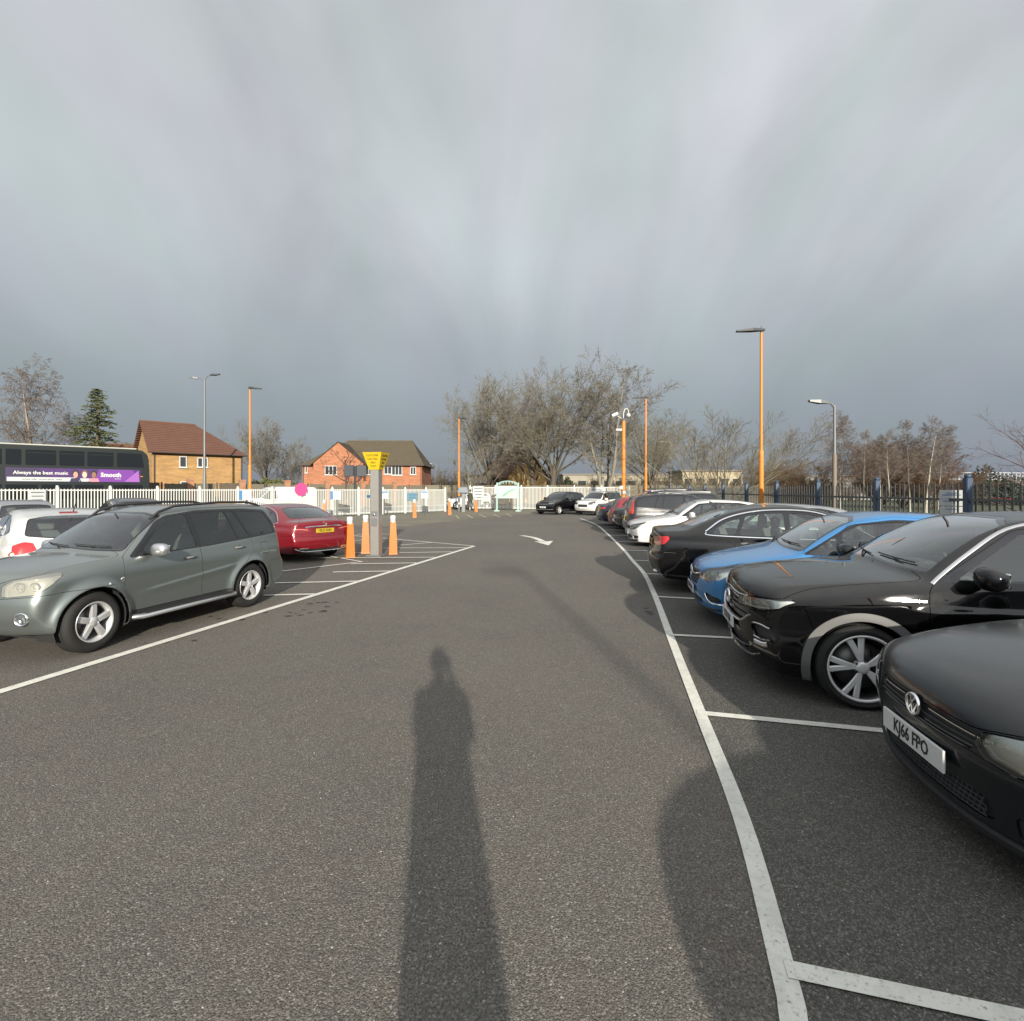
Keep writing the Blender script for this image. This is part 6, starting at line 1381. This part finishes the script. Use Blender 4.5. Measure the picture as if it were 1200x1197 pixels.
# distant low buildings
def shed(label, x, y, w, d, h, c, rz=0., wc=(.03, .035, .04), nwin=5):
    t = thing('low_building', label, 'building', (x, y, 0), rz); b = MB(); b.box((0, 0, h/2), (w, d, h)); b.build('wall', mat('render %.2f' % c[0], c, .8, var=.1, vscale=.5), t)
    b = MB(); b.box((0, 0, h+.12), (w+.5, d+.5, .24)); b.build('roof', mat('flat roof edge', (.16, .14, .12), .7), t)
    for i in range(nwin): b = MB(); b.box((-w/2+w*(i+.5)/nwin, -d/2-.02, h*.6), (w/nwin*.6, .06, h*.3)); b.build('window', M_WGL2, t)
shed('pale low building seen through the spreading bush', 31.5, 84, 9.5, 7, 4.6, (.34, .29, .20))
shed('long pale building far behind the camera mast', 21, 104, 22, 8, 4.6, (.26, .235, .18), nwin=9)
shed('small pale shed left of the gabled house', -4.5, 74.5, 3.5, 3, 3.6, (.36, .34, .30), nwin=1)
shed('grey low workshop beyond the far right trees', 62, 92, 20, 9, 4.0, (.22, .22, .21), -.2, nwin=6)
# railway bridge parapet
t = thing('footbridge', 'distant bridge with white railings at the far right', 'bridge', (67, 72, 0), R(8)); b = MB(); b.box((0, 0, 2.75), (26, 1.6, .5)); 
for x in (-11, -4, 4, 11): b.box((x, 0, 1.25), (1., 1.4, 2.5))
b.build('deck', mat('dark bridge', (.06, .055, .045), .9, var=.3), t)
b = MB()
for z in (3.2, 3.65, 4.1): b.box((0, -.75, z), (26, .06, .06))
for i in range(40): b.box((-12.9+i*.66, -.75, 3.55), (.06, .06, 1.15))
o = b.build('railing', M_WHITE, t); o['kind'] = 'stuff'
# boarded garden fence
M_BOARD = mat('weathered boards', (.135, .12, .085), .9, var=.35, vscale=1.3); M_BOARD2 = mat('darker boards', (.10, .08, .055), .9, var=.35, vscale=1.5); M_PIER = wallmat('pier brick', (.32, .12, .05), (.42, .18, .08))
pmesh = {}
def board_panel(m, w, h):
    b = MB(); n = 11
    for i in range(n): b.box((w*(i+.5)/n, (i % 2)*.018, h/2), (w/n*1.02, .02, h*(1-.012*((i*7) % 3))))
    b.box((w/2, .05, h*.25), (w, .04, .08)); b.box((w/2, .05, h*.8), (w, .04, .08)); return b.mesh('fence_panel', m)
PM = [board_panel(M_BOARD, 1.6, 2.2), board_panel(M_BOARD2, 1.6, 2.25)]
q = MB(); q.box((0, 0, 1.25), (.46, .34, 2.5)); q.box((0, 0, 2.54), (.52, .4, .09)); PIER = q.mesh('brick_pier', M_PIER); q = MB(); q.box((0, 0, 1.15), (.11, .11, 2.35)); POST = q.mesh('post', M_BOARD2)
def board_fence(label, A, ang, n, piers, step=1.92):
    t = thing('board_fence', label, 'fence', (A[0], A[1], 0), ang); rs = np.random.RandomState(3)
    for i in range(n):
        add('brick_pier' if piers(i) else 'post', PIER if piers(i) else POST, None, t, (i*step, 0, 0)); p = add('fence_panel', PM[int(rs.rand() < .25)], None, t, (i*step+.17, 0, rs.uniform(.0, .1))); p.scale[0] = (step-.3)/1.6
a0 = fence_pt(-2, 14.9); ua = math.atan2(FU[1], FU[0]); board_fence('weathered boarded fence with brick piers running past the yellow house', a0, ua, 19, lambda i: i % 2 == 1 or i < 3)
a1 = a0+FU*19*1.92; board_fence('boarded fence behind the entrance gap and under the bare trees', a1, R(6), 26, lambda i: False)

# ------------------------------------------------------------------ bus
BD = np.array((.74, .673)); BF = np.array((-23.75, 33.6)); BL_ = 11.; bo = BF-BD*BL_
bus = thing('double_decker_bus', 'dark green double decker bus with a long purple advert below its upper windows', 'bus', (bo[0], bo[1], 0), math.atan2(BD[1], BD[0]))
M_BUS = mat('bus green', (.012, .016, .015), .4, coat=.35, spec=.3); M_BUSW = mat('bus roof cream', (.40, .40, .36), .5); M_BG = mat('bus glass', (.006, .007, .008), .06, spec=.5)
ol = [(0, .35), (0, 4.15), (.12, 4.34), (10.25, 4.34), (10.6, 4.27), (10.82, 4.08), (10.93, 3.7), (10.98, 2.6), (11.0, 1.2), (10.98, .35)]
b = MB(); b.prism(ol, 0.04, 2.46); 
b.prism([(x+(-.03 if x > 5 else .03), z+(-.03 if z > 2 else 0)) for x, z in ol], 0.0, 2.5); b.build('body', M_BUS, bus)
b = MB(); b.box((5.2, 1.25, 4.38), (10.2, 2.3, .08), bev=.02); b.build('roof', M_BUSW, bus)
for (s0, s1) in ((.32, 1.72), (1.9, 3.17), (3.31, 4.46), (4.6, 5.93), (6.1, 6.75), (6.9, 8.3), (8.45, 10.4)):
    x0, x1 = BL_-s1, BL_-s0; b = MB(); P = fillet([(x0, 3.18), (x1, 3.18), (x1 if s0 > .4 else x1-.12, 4.08), (x0, 4.08)], .08); b.prism([tuple(p) for p in P], -.008, .01); w = b.build('window', M_BG, bus)
    if .5 < s0 < 6: b = MB(); b.box(((x0+x1)/2, -.014, 3.9), (x1-x0-.06, .01, .03)); b.build('vent_bar', M_BUS, w)
for (x0, x1) in ((1.2, 2.6), (2.75, 4.1), (4.25, 5.6), (5.75, 7.1), (7.25, 8.6), (9.1, 10.6)): b = MB(); b.box(((x0+x1)/2, -.002, 1.62), (x1-x0, .02, .85)); b.build('window', M_BG, bus)
b = MB(); b.prism([(10.9, 3.15), (10.9, 4.0), (10.7, 4.0), (10.7, 3.15)], .2, 2.3); b.quad((11.0, .25, 2.9), (11.0, 2.25, 2.9), (10.93, 2.25, 3.75), (10.93, .25, 3.75)); b.build('front_window', M_BG, bus)
for x in (2.2, 8.9):
    for y in (.12, 2.38): w = MB(); w.lathe([(.001, -.1), (.25, -.1), (.3, -.06), (.48, -.1), (.5, -.04), (.5, .2)], 24, c=(x, y, .5), axis='y'); w.build('wheel', M_RUB, bus)
M_PUR = mat('advert purple', (.055, .018, .115), .45, var=.5, vscale=.6); M_PUR2 = mat('advert violet', (.14, .035, .24), .45); M_ADK = mat('advert dark', (.03, .02, .06), .45)
ad = bpy.data.objects.new('advert', None); COL.objects.link(ad); ad.parent = bus; ad.location = (BL_, 0, 0)
def adp(name, poly, m, y=-.012): b = MB(); b.prism([(-s, z) for s, z in poly][::-1], y, y+.008); return b.build(name, m, ad)
adp('panel', [(6.75, 2.22), (.52, 2.22), (.52, 3.02), (6.75, 3.02)], M_PUR); adp('violet_flash', [(2.9, 2.24), (.6, 2.24), (.9, 3.0), (2.6, 3.0)], M_PUR2, -.016); adp('light_flash', [(1.35, 2.24), (.56, 2.24), (.62, 2.98)], mat('advert pink violet', (.25, .09, .34), .45), -.020)
adp('dark_panel', [(6.72, 2.5), (4.9, 2.5), (5.4, 3.0), (6.72, 3.0)], M_ADK, -.016); adp('white_strip', [(6.7, 2.24), (3.75, 2.24), (3.75, 2.48), (6.7, 2.48)], M_SIGNW, -.018)
text_mesh('Always the best music', .27, M_WHITE, 'lettering', ad, (-5.25, -.026, 2.73), (R(90), 0, 0), sx=.98, bold=.006); text_mesh('Smooth', .36, M_WHITE, 'lettering', ad, (-2.02, -.026, 2.66), (R(90), 0, 0), bold=.014, sx=.9); text_mesh('RADIO', .1, M_WHITE, 'lettering', ad, (-1.68, -.026, 2.42), (R(90), 0, 0))
text_mesh('on your radio   on your phone   online', .11, M_INK, 'lettering', ad, (-5.2, -.026, 2.36), (R(90), 0, 0))
SK = [mat('print skin %d' % i, c, .5) for i, c in enumerate(((.45, .25, .16), (.6, .4, .3), (.22, .11, .07)))]
for i, (s, hair, shirt) in enumerate(((3.72, M_INK, M_ADK), (3.30, mat('print hair', (.12, .07, .04), .6), M_SIGNW), (2.86, M_INK, mat('print pink', (.6, .2, .25), .5)))):
    adp('printed_shoulders', [(s+.27, 2.24), (s-.27, 2.24), (s-.2, 2.44), (s+.2, 2.44)], shirt, -.024)
    adp('printed_hair', [(s+.15*cos(a), 2.72+.23*sin(a)) for a in np.linspace(0, 2*pi, 14)[:-1]], hair, -.026); adp('printed_face', [(s+.11*cos(a), 2.65+.19*sin(a)) for a in np.linspace(0, 2*pi, 14)[:-1]], SK[i], -.030)
b = MB(); b.box((10.55, -.02, 2.6), (.12, .02, .05)); b.build('side_lamp', M_AMB, bus)

# ------------------------------------------------------------------ people
def person(label, x, y, rz, H=1.8, pose='stand', cloth=(.03, .03, .035), coat=None, hair=(.03, .02, .015)):
    t = thing('person', label, 'person', (x, y, 0), rz); s = H/1.8; t.scale = (s, s, s)
    V = []; E = []; Rr = []
    def v(p, r, par=None):
        V.append(p); Rr.append(r); i = len(V)-1
        if par is not None: E.append((par, i))
        return i
    pel = v((0, 0, .95), (.165, .12)); sp = v((0, 0, 1.15), (.145, .11), pel); ch = v((0, 0, 1.36), (.175, .12), sp); nb = v((0, .0, 1.49), (.075, .07), ch); nk = v((0, .015, 1.57), (.058, .06), nb)
    for sx in (-1, 1):
        sh = v((sx*.17, 0, 1.42), (.068, .066), ch)
        if pose == 'photo': el = v((sx*.17, .13, 1.15), (.052, .05), sh); wr = v((sx*.06, .27, 1.50), (.036, .034), el)
        else: el = v((sx*.25, -.02, 1.13), (.05, .048), sh); wr = v((sx*.24, .10, .90), (.034, .032), el)
        hp = v((sx*.095, 0, .88), (.10, .105), pel)
        if pose == 'walk': kn = v((sx*.10, sx*.16, .50), (.066, .068), hp); an = v((sx*.10, sx*.16-.10, .10), (.042, .045), kn)
        else: kn = v((sx*.12, .01, .50), (.066, .068), hp); an = v((sx*.13, 0, .09), (.042, .045), kn)
    me = bpy.data.meshes.new('body'); me.from_pydata([tuple(p) for p in V], E, []); o = add('body', me, mat('clothes %.2f' % cloth[0], cloth, .85), t)
    md = o.modifiers.new('skin', 'SKIN'); md.use_smooth_shade = True
    for i, r in enumerate(Rr): me.skin_vertices[0].data[i].radius = r
    me.skin_vertices[0].data[0].use_root = True
    o.modifiers.new('sub', 'SUBSURF').levels = 1; o.modifiers['sub'].render_levels = 2
    SKN = mat('skin', (.50, .30, .21), .55)
    q = MB(); q.ball((0, .02, 1.685), .115, 20, sc=(.70, .84, 1.05)); q.ball((0, .105, 1.665), .022, 8, sc=(.7, .9, 1.3)); q.ball((-.082, .015, 1.67), .028, 8, sc=(.4, .8, 1.2)); q.ball((.082, .015, 1.67), .028, 8, sc=(.4, .8, 1.2)); q.ball((0, .095, 1.615), .025, 8, sc=(1.1, .5, .35)); q.tube([(0, 0, 1.52), (0, .015, 1.62)], [.056, .052], 10)
    q.build('head', SKN, t)
    q = MB(); q.ball((-.03, .107, 1.69), .012, 8); q.ball((.03, .107, 1.69), .012, 8); q.build('eye', M_INK, t)
    q = MB(); q.ball((0, -.005, 1.715), .118, 18, sc=(.76, .86, .98)); q.build('hair', mat('hair', hair, .8), t)
    for sx in (-1, 1):
        if pose == 'photo': w = np.array((sx*.06, .27, 1.50)); d = np.array((-sx*.12, .1, .95)); 
        else: w = np.array((sx*.24, .10, .90)); d = np.array((0, .25, -.95))
        d = d/np.linalg.norm(d); sd_ = np.array((0, 1., 0)) if pose != 'photo' else np.array((sx*.2, -.1, .3)); sd_ = sd_-d*sd_.dot(d); sd_ /= np.linalg.norm(sd_); q = MB(); q.tube([w-d*.02, w+d*.04, w+d*.09], [.03, .042, .040], 10, flat=.5)
        nrm = np.cross(d, sd_)
        for k, (o_, l_) in enumerate(((-.03, .062), (-.01, .075), (.01, .07), (.029, .055))): a = w+d*.085+sd_*o_; q.tube([a, a+d*l_*.5, a+d*l_*.9+nrm*.015*sx], [.0095, .009, .007], 6)
        a = w+d*.02-sd_*.03; q.tube([a, a-sd_*.03+d*.03, a-sd_*.035+d*.06], [.012, .011, .009], 6); q.build('hand', SKN, t)
        ax = sx*(.10 if pose == 'walk' else .13); ay = sx*.16-.10 if pose == 'walk' else 0; q = MB(); q.box((ax, ay+.06, .045), (.10, .28, .09), bev=.02, tap=(.8, .75)); q.build('shoe', M_INK, t)
    if coat:
        q = MB(); V_ = []; rings = [(1.46, .17, .10), (1.38, .20, .135), (1.15, .175, .14), (.95, .18, .145), (.6, .165, .15), (coat, .16, .15)]
        n = 20; q._add([(rx*cos(2*pi*k/n), ry*sin(2*pi*k/n)*(1+.04*sin(6*pi*k/n)), z) for z, rx, ry in rings for k in range(n)], [(i*n+k, (i+1)*n+k, (i+1)*n+(k+1) % n, i*n+(k+1) % n) for i in range(5) for k in range(n)], 0, True); q.build('coat', mat('coat', (.03, .032, .04), .9, var=.2), t)
    if pose == 'photo': pass
    return t
person('person in a long dark coat holding up a phone, whose shadow falls along the aisle', .13, -.37, 0, H=1.84, pose='photo', coat=.42)
ph = thing('phone', 'phone held up in both hands by the person casting the long shadow', 'phone', (.11, -.06, 1.68)); q = MB(); q.box((0, 0, 0), (.075, .009, .155), bev=.003); q.build('case', M_INK, ph)
person('person in dark clothes walking through the entrance gap beside the white car', -3.55, 43.6, R(-30), H=1.75, pose='walk', cloth=(.045, .045, .03))
# ------------------------------------------------------------------ the cars where they stand
P_BLACK = paint('black', (.003, .003, .0035), 0., .12, rv=.04, spec=0., dust=.09); P_DKGREY = paint('near black grey', (.012, .0135, .015), .1, .35, rv=.12, coatr=.09, spec=.1, dust=.07)
P_BLUE = paint('blue', (.045, .195, .43), .2, .3, dust=.03); P_RAV = paint('green grey', (.155, .176, .171), .6, .32, rv=.1); P_RED = paint('red', (.16, .004, .010), .2, .3, dust=.06); P_WHITE = paint('white', (.56, .56, .545), 0., .35); P_SILVER = paint('silver', (.36, .37, .38), .7, .3)
P_NAVY = paint('navy', (.02, .024, .045), .3, .3); P_DARK = paint('dark grey', (.03, .03, .031), .3, .3); P_PURPLE = paint('dark red', (.20, .01, .02), .2, .3)
def extra(root, name, mb, m): return mb.build(name, m, root)
# crossover
S = TROC; r_, sh = make_car(S, P_BLACK, 'black crossover with grey wheel arches and a silver line over its side windows', nose=(2.16, 5.10), ang=167, plates=('KY18 UJA', 'KY18 UJA'))
o = add('badge', vw_badge(.068), None, r_); x = float(sh.front_x([0], [.705])[0]); o.location = (x-S['L']/2-.012, 0, .705); o.rotation_euler = (0, R(6), R(-90))
for yy in (.52, .67): lamp_unit(r_, sh, yy, .748+.03*(yy-.5), .034, deep=.05)
put_strip(r_, sh, 'light_strip', M_WLENS, 'f', [(.42, .722), (.6, .727), (.76, .75)], .012, .004, -.03)
put_strip(r_, sh, 'fog_lamp', M_CHROME, 'f', [(.60, .425), (.70, .425), (.755, .44)], .045, .012, .0)
for z in (.50, .565): put_strip(r_, sh, 'fog_strip', M_CHROME, 'f', [(.60, .475 if z < .55 else .59), (.70, .47 if z < .55 else .597), (.79, .49 if z < .55 else .585)], .012, .01, .001)
put_strip(r_, sh, 'wing_badge', M_CHROME, 'side', [(1.05, .885), (1.25, .885), (1.27, .885)], .022, .006, .001, smooth=False)
# near black supermini
S = POLO; r2, sh2 = make_car(S, P_DKGREY, 'dusty near black hatchback at the right edge, closest to the camera', nose=(2.12, 2.70), ang=170.5, plates=('KJ66 FPO', 'KJ66 FPO'))
o = add('badge', vw_badge(.058), None, r2); x = float(sh2.front_x([0], [.625])[0]); o.location = (x-S['L']/2-.010, 0, .622); o.rotation_euler = (0, R(14), R(-90))
for yy in (.55, .68): lamp_unit(r2, sh2, yy, .62+.03*(yy-.5), .045, deep=.06)
b = MB()
for rr_ in range(5):
    z = .272+.026*rr_
    sh2.strip(b, 'f', [(0, z), (.2, z), (.38, z)], .004, .004, lift=-.02)
for k in range(14):
    for rr_ in range(4): y = .02+.027*k+(.013 if rr_ % 2 else 0); z = .272+.026*rr_; sh2.strip(b, 'f', [(y, z), (y, z+.026)], .004, .004, lift=-.02, smooth=False)
o = b.build('honeycomb_mesh', M_GREY, r2); o['kind'] = 'stuff'
# blue hatchback
S = CORSAE; r3, sh3 = make_car(S, P_BLUE, 'bright blue hatchback with large clear headlamp, parked beside the black crossover', nose=(2.50, 7.12), ang=168, plates=('KW67 OUD', 'KW67 OUD'))
for yy, rad in ((.56, .05), (.69, .045)): lamp_unit(r3, sh3, yy, .665+.12*(yy-.56), rad, deep=.05)
b = MB(); b.lathe([(.055, -.004), (.06, -.008), (.065, -.002), (.065, .004), (.052, .004)], 24, axis='y', closed=True); b.prism([(-.085, -.018), (.03, -.012), (.01, .006), (.085, .018), (-.03, .012), (-.01, -.006)], -.012, 0); o = b.build('badge', M_CHROME, r3); x = float(sh3.front_x([0], [.64])[0]); o.location = (x-S['L']/2-.014, 0, .632); o.rotation_euler = (0, R(8), R(-90))
# black saloon, tail towards the aisle
S = variant(SALOON, name='black_saloon', cm=dict(SALOON['cm'], plate_recess=(P_BLACK, .02)), tail=SALOON['tail'])
r4, sh4 = make_car(S, P_BLACK, 'black saloon with chrome window line showing its tail, beside the blue hatchback', rear=(2.52, 9.5), ang=-11, scale=1.02, plates=('LS64 OXA', 'LS64 OXA'))
put_strip(r4, sh4, 'exhaust_tip', M_CHROME, 'r', [(.50, .335), (.62, .335), (.70, .345)], .045, .02, .01)
put_strip(r4, sh4, 'bumper_crease', M_GLOSSBLK, 'r', [(.0, .52), (.5, .535), (.8, .56)], .008, .003, .001)
b = MB(); b._add([(1.22, -.0, 1.44), (1.40, -.02, 1.44), (1.40, .02, 1.44), (1.40, 0, 1.515)], [(0, 1, 3), (1, 2, 3), (2, 0, 3)]); b.build('fin_aerial', M_GLOSSBLK, r4)
# red saloon
S = variant(SALOON, name='red_saloon', cm=dict(SALOON['cm'], plate_recess=(P_RED, .02)), tail=[(.44, .76), (.42, .86), (.70, .905), (1.02, .93), (1.06, .90), (1.0, .78), (.75, .735)], tailm=M_REDD, steer=0)
r5, sh5 = make_car(S, P_RED, 'dark red saloon with yellow rear plate beside the orange bollards', rear=(-4.55, 12.55), ang=143, scale=.95, plates=('YK17 XNV', 'YK17 XNV'))
put_strip(r5, sh5, 'boot_strip', M_CHROME, 'r', [(0, .905), (.36, .90), (.52, .885)], .028, .01, .001)
put_strip(r5, sh5, 'lower_strip', M_CHROME, 'r', [(0, .27), (.45, .275), (.62, .30), (.78, .36)], .024, .015, .001)
put_strip(r5, sh5, 'exhaust_tip', M_CHROME, 'r', [(.46, .345), (.68, .35)], .06, .012, .001)
put_strip(r5, sh5, 'tail_lamp_bar', mat('pink lens', (.75, .25, .22), .2, coat=1), 'r', [(.46, .82), (.62, .84), (.78, .845)], .014, .004, .003)
b = MB(); n = 20; b.lathe([(.038, .003), (.043, -.003), (.038, -.006), (.034, .0)], n, axis='y'); 
for k in range(3): a = pi/2+k*2*pi/3; b.prism([(0.006*cos(a+pi/2), .006*sin(a+pi/2)), (.038*cos(a), .038*sin(a)), (.006*cos(a-pi/2), .006*sin(a-pi/2))], -.006, 0)
x = float(sh5.front_x([0], [.965], True)[0]); o = b.build('badge', M_CHROME, r5); o.location = (x-S['L']/2+.006, 0, .965); o.rotation_euler = (0, R(-20), R(90))
# off-roader
S = RAV; r6, sh6 = make_car(S, P_RAV, 'green grey five door off-roader with black roof rails in the left foreground', ang=254.5, nose=(-5.44, 5.09), scale=.92, plates=('', ''))
r6.scale = (.885, .92, .92); r6.location = (-5.44-cos(R(254.5))*S['L']/2*.885, 5.09-sin(R(254.5))*S['L']/2*.885, 0)
for sg in (-1, 1):
    y = .56; pts = [(x, sg*y, float(sh6.top_z([x], [y])[0])+dz) for x, dz in ((1.72, -.01), (1.85, .035), (2.1, .06), (2.9, .065), (3.5, .055), (3.72, .02), (3.8, -.01))]
    q = MB(); q.tube([(a-S['L']/2, b_, c) for a, b_, c in pts], .019, 8); q.build('roof_rail', M_BLK, r6)
    q = MB(); q.tube([(-.90, sg*.84, .30), (-.84, sg*.93, .30), (.70, sg*.93, .30), (.76, sg*.84, .30)], .062, 10, flat=.55); q.build('side_step', M_SATIN, r6)
    q = MB(); q.box((-.07, sg*.93, .337), (1.45, .07, .008)); q.build('tread_strip', M_BLK, r6)
for yy, rad in ((.58, .06), (.72, .05)): lamp_unit(r6, sh6, yy, .84+.03*(yy-.5), rad, deep=.03)
x = float(sh6.front_x([.66], [.51])[0])
for sg in (-1, 1):
    q = MB(); q.lathe([(.075, .02), (.072, -.012), (.06, -.014), (.056, -.004), (.001, .012)], 20, axis='y', mi=0); q.ball((0, 0, 0), .052, 14, mi=1, sc=(1, .35, 1)); o = q.build('fog_lamp', [M_CHROME, M_CLEAR], r6); o.location = (x-S['L']/2-.002, sg*.66, .51); o.rotation_euler = (0, 0, R(-90)-sg*R(22))
q = MB(); q.ball((-1.04, -.885, .80), 1, 10, sc=(.028, .006, .03)); q.build('wing_badge', M_CHROME, r6)
# white hatchback behind the off-roader
S = WHATCH; r7, sh7 = make_car(S, P_WHITE, 'white hatchback with red tail lamps half hidden behind the off-roader', rear=(-6.85, 8.1), ang=141, scale=.97, plates=('', 'VK60 LDO'))
q = MB(); sh7.strip(q, 'r', [(0, 1.405), (.12, 1.405)], .045, .02, smooth=False); q.build('high_brake_lamp', M_REDD, r7)
q = MB(); q.tube([(1.62, 0, 1.44), (1.80, 0, 1.60)], [.008, .004], 5); q.build('aerial', M_BLK, r7)
for sg in (-1, 1): lamp_unit(r7, sh7, .76, .80, .05, True, M_WLENS, M_AMB, deep=-.012, name='reversing_lamp') if sg > 0 else None
# the rest of the right hand row and the far end
def far(S, p, label, lod=1, **k): return make_car(S, p, label, lod=lod, **k)
far(GOLF, P_SILVER, 'silver hatchback mostly hidden behind the black saloon', nose=(3.35, 11.75), ang=173, lod=1)
far(GOLF, P_WHITE, 'white hatchback facing the aisle halfway down the right hand row', nose=(3.62, 16.1), ang=176, lod=0)
S = variant(MPV, name='dark_estate', tail=[(.52, .92), (.56, 1.14), (.64, 1.40), (.84, 1.42), (.98, 1.02), (.98, .90)], tailm=mat('orange red lens', (.62, .05, .02), .2, coat=1.), W=1.8, H=1.55, rw=(1.08, 1.08, .5, .46, 1.42, 1.44))
far(S, P_DARK, 'dark grey estate with tall orange red tail lamps, beyond the white hatchback', rear=(4.02, 18.5), ang=-3, lod=1, plates=('', 'WR12 KHO'))
far(SUV, P_DARK, 'dark off-roader with pale roof rails facing the aisle in the right hand row', nose=(4.15, 20.9), ang=178, plates=('', ''))
far(HATCH, P_PURPLE, 'dark red hatchback showing only a sliver between its neighbours', rear=(4.3, 22.9), ang=-2, plates=('', ''))
S = variant(SALOON, name='navy_saloon', cm=dict(SALOON['cm'], plate_recess=(P_NAVY, .02)), tail=[(.2, .82), (.2, .87), (.70, .91), (1.02, .93), (1.06, .89), (1.0, .83), (.70, .84)])
far(S, P_NAVY, 'navy saloon with chrome window line near the far end of the row', rear=(4.15, 25.1), ang=0, plates=('', ''))
far(SUV, P_BLACK, 'black off-roader roof rising behind the navy saloon', nose=(5.3, 27.6), ang=180, plates=('', ''), scale=1.05)
far(MPV, P_BLACK, 'small black people carrier at the far end facing left', nose=(2.15, 35.7), ang=228, scale=1.0, plates=('AB61 NKR', ''), lod=1)
far(variant(SUV, name='white_suv', cuts=[('grille', 'wf', [(-1, .58), (-1, .76), (.38, .76), (.44, .66), (.36, .58)], .02), ('b:intake', 'wf', [(-1, .34), (-1, .50), (.5, .50), (.58, .36)], .02)]), P_WHITE, 'white compact off-roader at the far end beside the black people carrier', nose=(4.75, 34.6), ang=228, plates=('', ''), lod=1, scale=.98)
far(GOLF, P_WHITE, 'white car waiting beyond the gap in the white fence', nose=(-6.15, 47.6), ang=192, plates=('', ''), lod=1, scale=1.05)
far(HATCH, P_SILVER, 'grey car at the far left edge close to the white fence', rear=(-13.4, 14.2), ang=141, plates=('', ''))
far(HATCH, P_DKGREY, 'dark car whose roof shows between the white hatchback and the fence', rear=(-12.6, 17.6), ang=141, plates=('', ''))
far(SUV, paint('signal red', (.5, .02, .02)), 'small red and white vehicle far off behind the navy fence', nose=(56.5, 61.5), ang=180, plates=('', ''), lod=2, scale=.75)
far(HATCH, P_BLACK, 'black hatchback parked beside the photographer, seen only by its shadow', nose=(1.0, -.20), ang=174, plates=('', ''), lod=1)
M_FOGGY
VAN = dict(name='van', L=5.0, W=1.95, H=1.97, wb=3.1, fo=.93, wr=.33, ar=.37, rr=.21, tw=.21, xm=2.5, mirm=M_BLK,
    prof=prof([(.12, .25), (.03, .35), (0, .5), (0, .75), (.05, .9), (.2, 1.02), (.5, 1.12), (.8, 1.22), (1.1, 1.45), (1.4, 1.7), (1.65, 1.86), (1.95, 1.95), (2.4, 1.97), (3.4, 1.97), (4.6, 1.95), (4.85, 1.92), (4.95, 1.8), (4.99, 1.2), (5.0, .6), (4.98, .4), (4.85, .28), (2.5, .22), (.8, .22)]),
    plan=[(0, .84), (.3, .93), (.9, .99), (2, 1.), (3.5, 1.), (4.6, .99), (5., .95)], belt=[(0, .9), (.5, 1.0), (1.0, 1.1), (1.8, 1.14), (3, 1.16), (5, 1.16)], tum=9, tcurve=.06, k=.12,
    sec=[(0, .06), (.3, .02), (.6, 0), (1., .01), (1.2, .02), (2., .02)], ws=(1.22, 1.18, .80, .72, 1.74, 1.80), cowlx=.8, dlo=[(1.0, 1.2), (1.5, 1.66), (2.0, 1.72), (2.02, 1.14), (1.3, 1.12)], win=[[(1.1, 1.2), (1.53, 1.63), (1.96, 1.68), (1.98, 1.18)]], dr=.04,
    doors=[[(.98, .35), (.98, 1.1), (1.5, 1.76), (2.06, 1.82), (2.06, .35)], [(2.07, .35), (2.07, 1.82), (3.2, 1.84), (3.2, .35)]], bonnet=[(.08, -1), (.08, .6), (.6, .76), (.9, .76), (.9, -1)], lamp=[(.6, .75), (.6, .95), (1.0, 1.02), (1.25, 1.05), (1.2, .85)], tail=[(.8, .8), (.8, 1.3), (.98, 1.3), (.98, .8)],
    fb=[(-1, .1), (-1, .7), (1.3, .72), (1.6, .7), (1.6, .1)], fbm=M_BLK, mir=(1.35, 1.22), hand=[(1.9, 1.02)], rim=dict(n=6, kind='single', w0=.06, w1=.07), van=True, name_='van')
r8, sh8 = make_car(VAN, P_WHITE, 'white panel van on the road behind the white fence', nose=(-17.75, 33.4), ang=180+math.degrees(math.atan2(FU[1], FU[0])), lod=1, name='white_van', plates=('', ''))
r8['category'] = 'van'
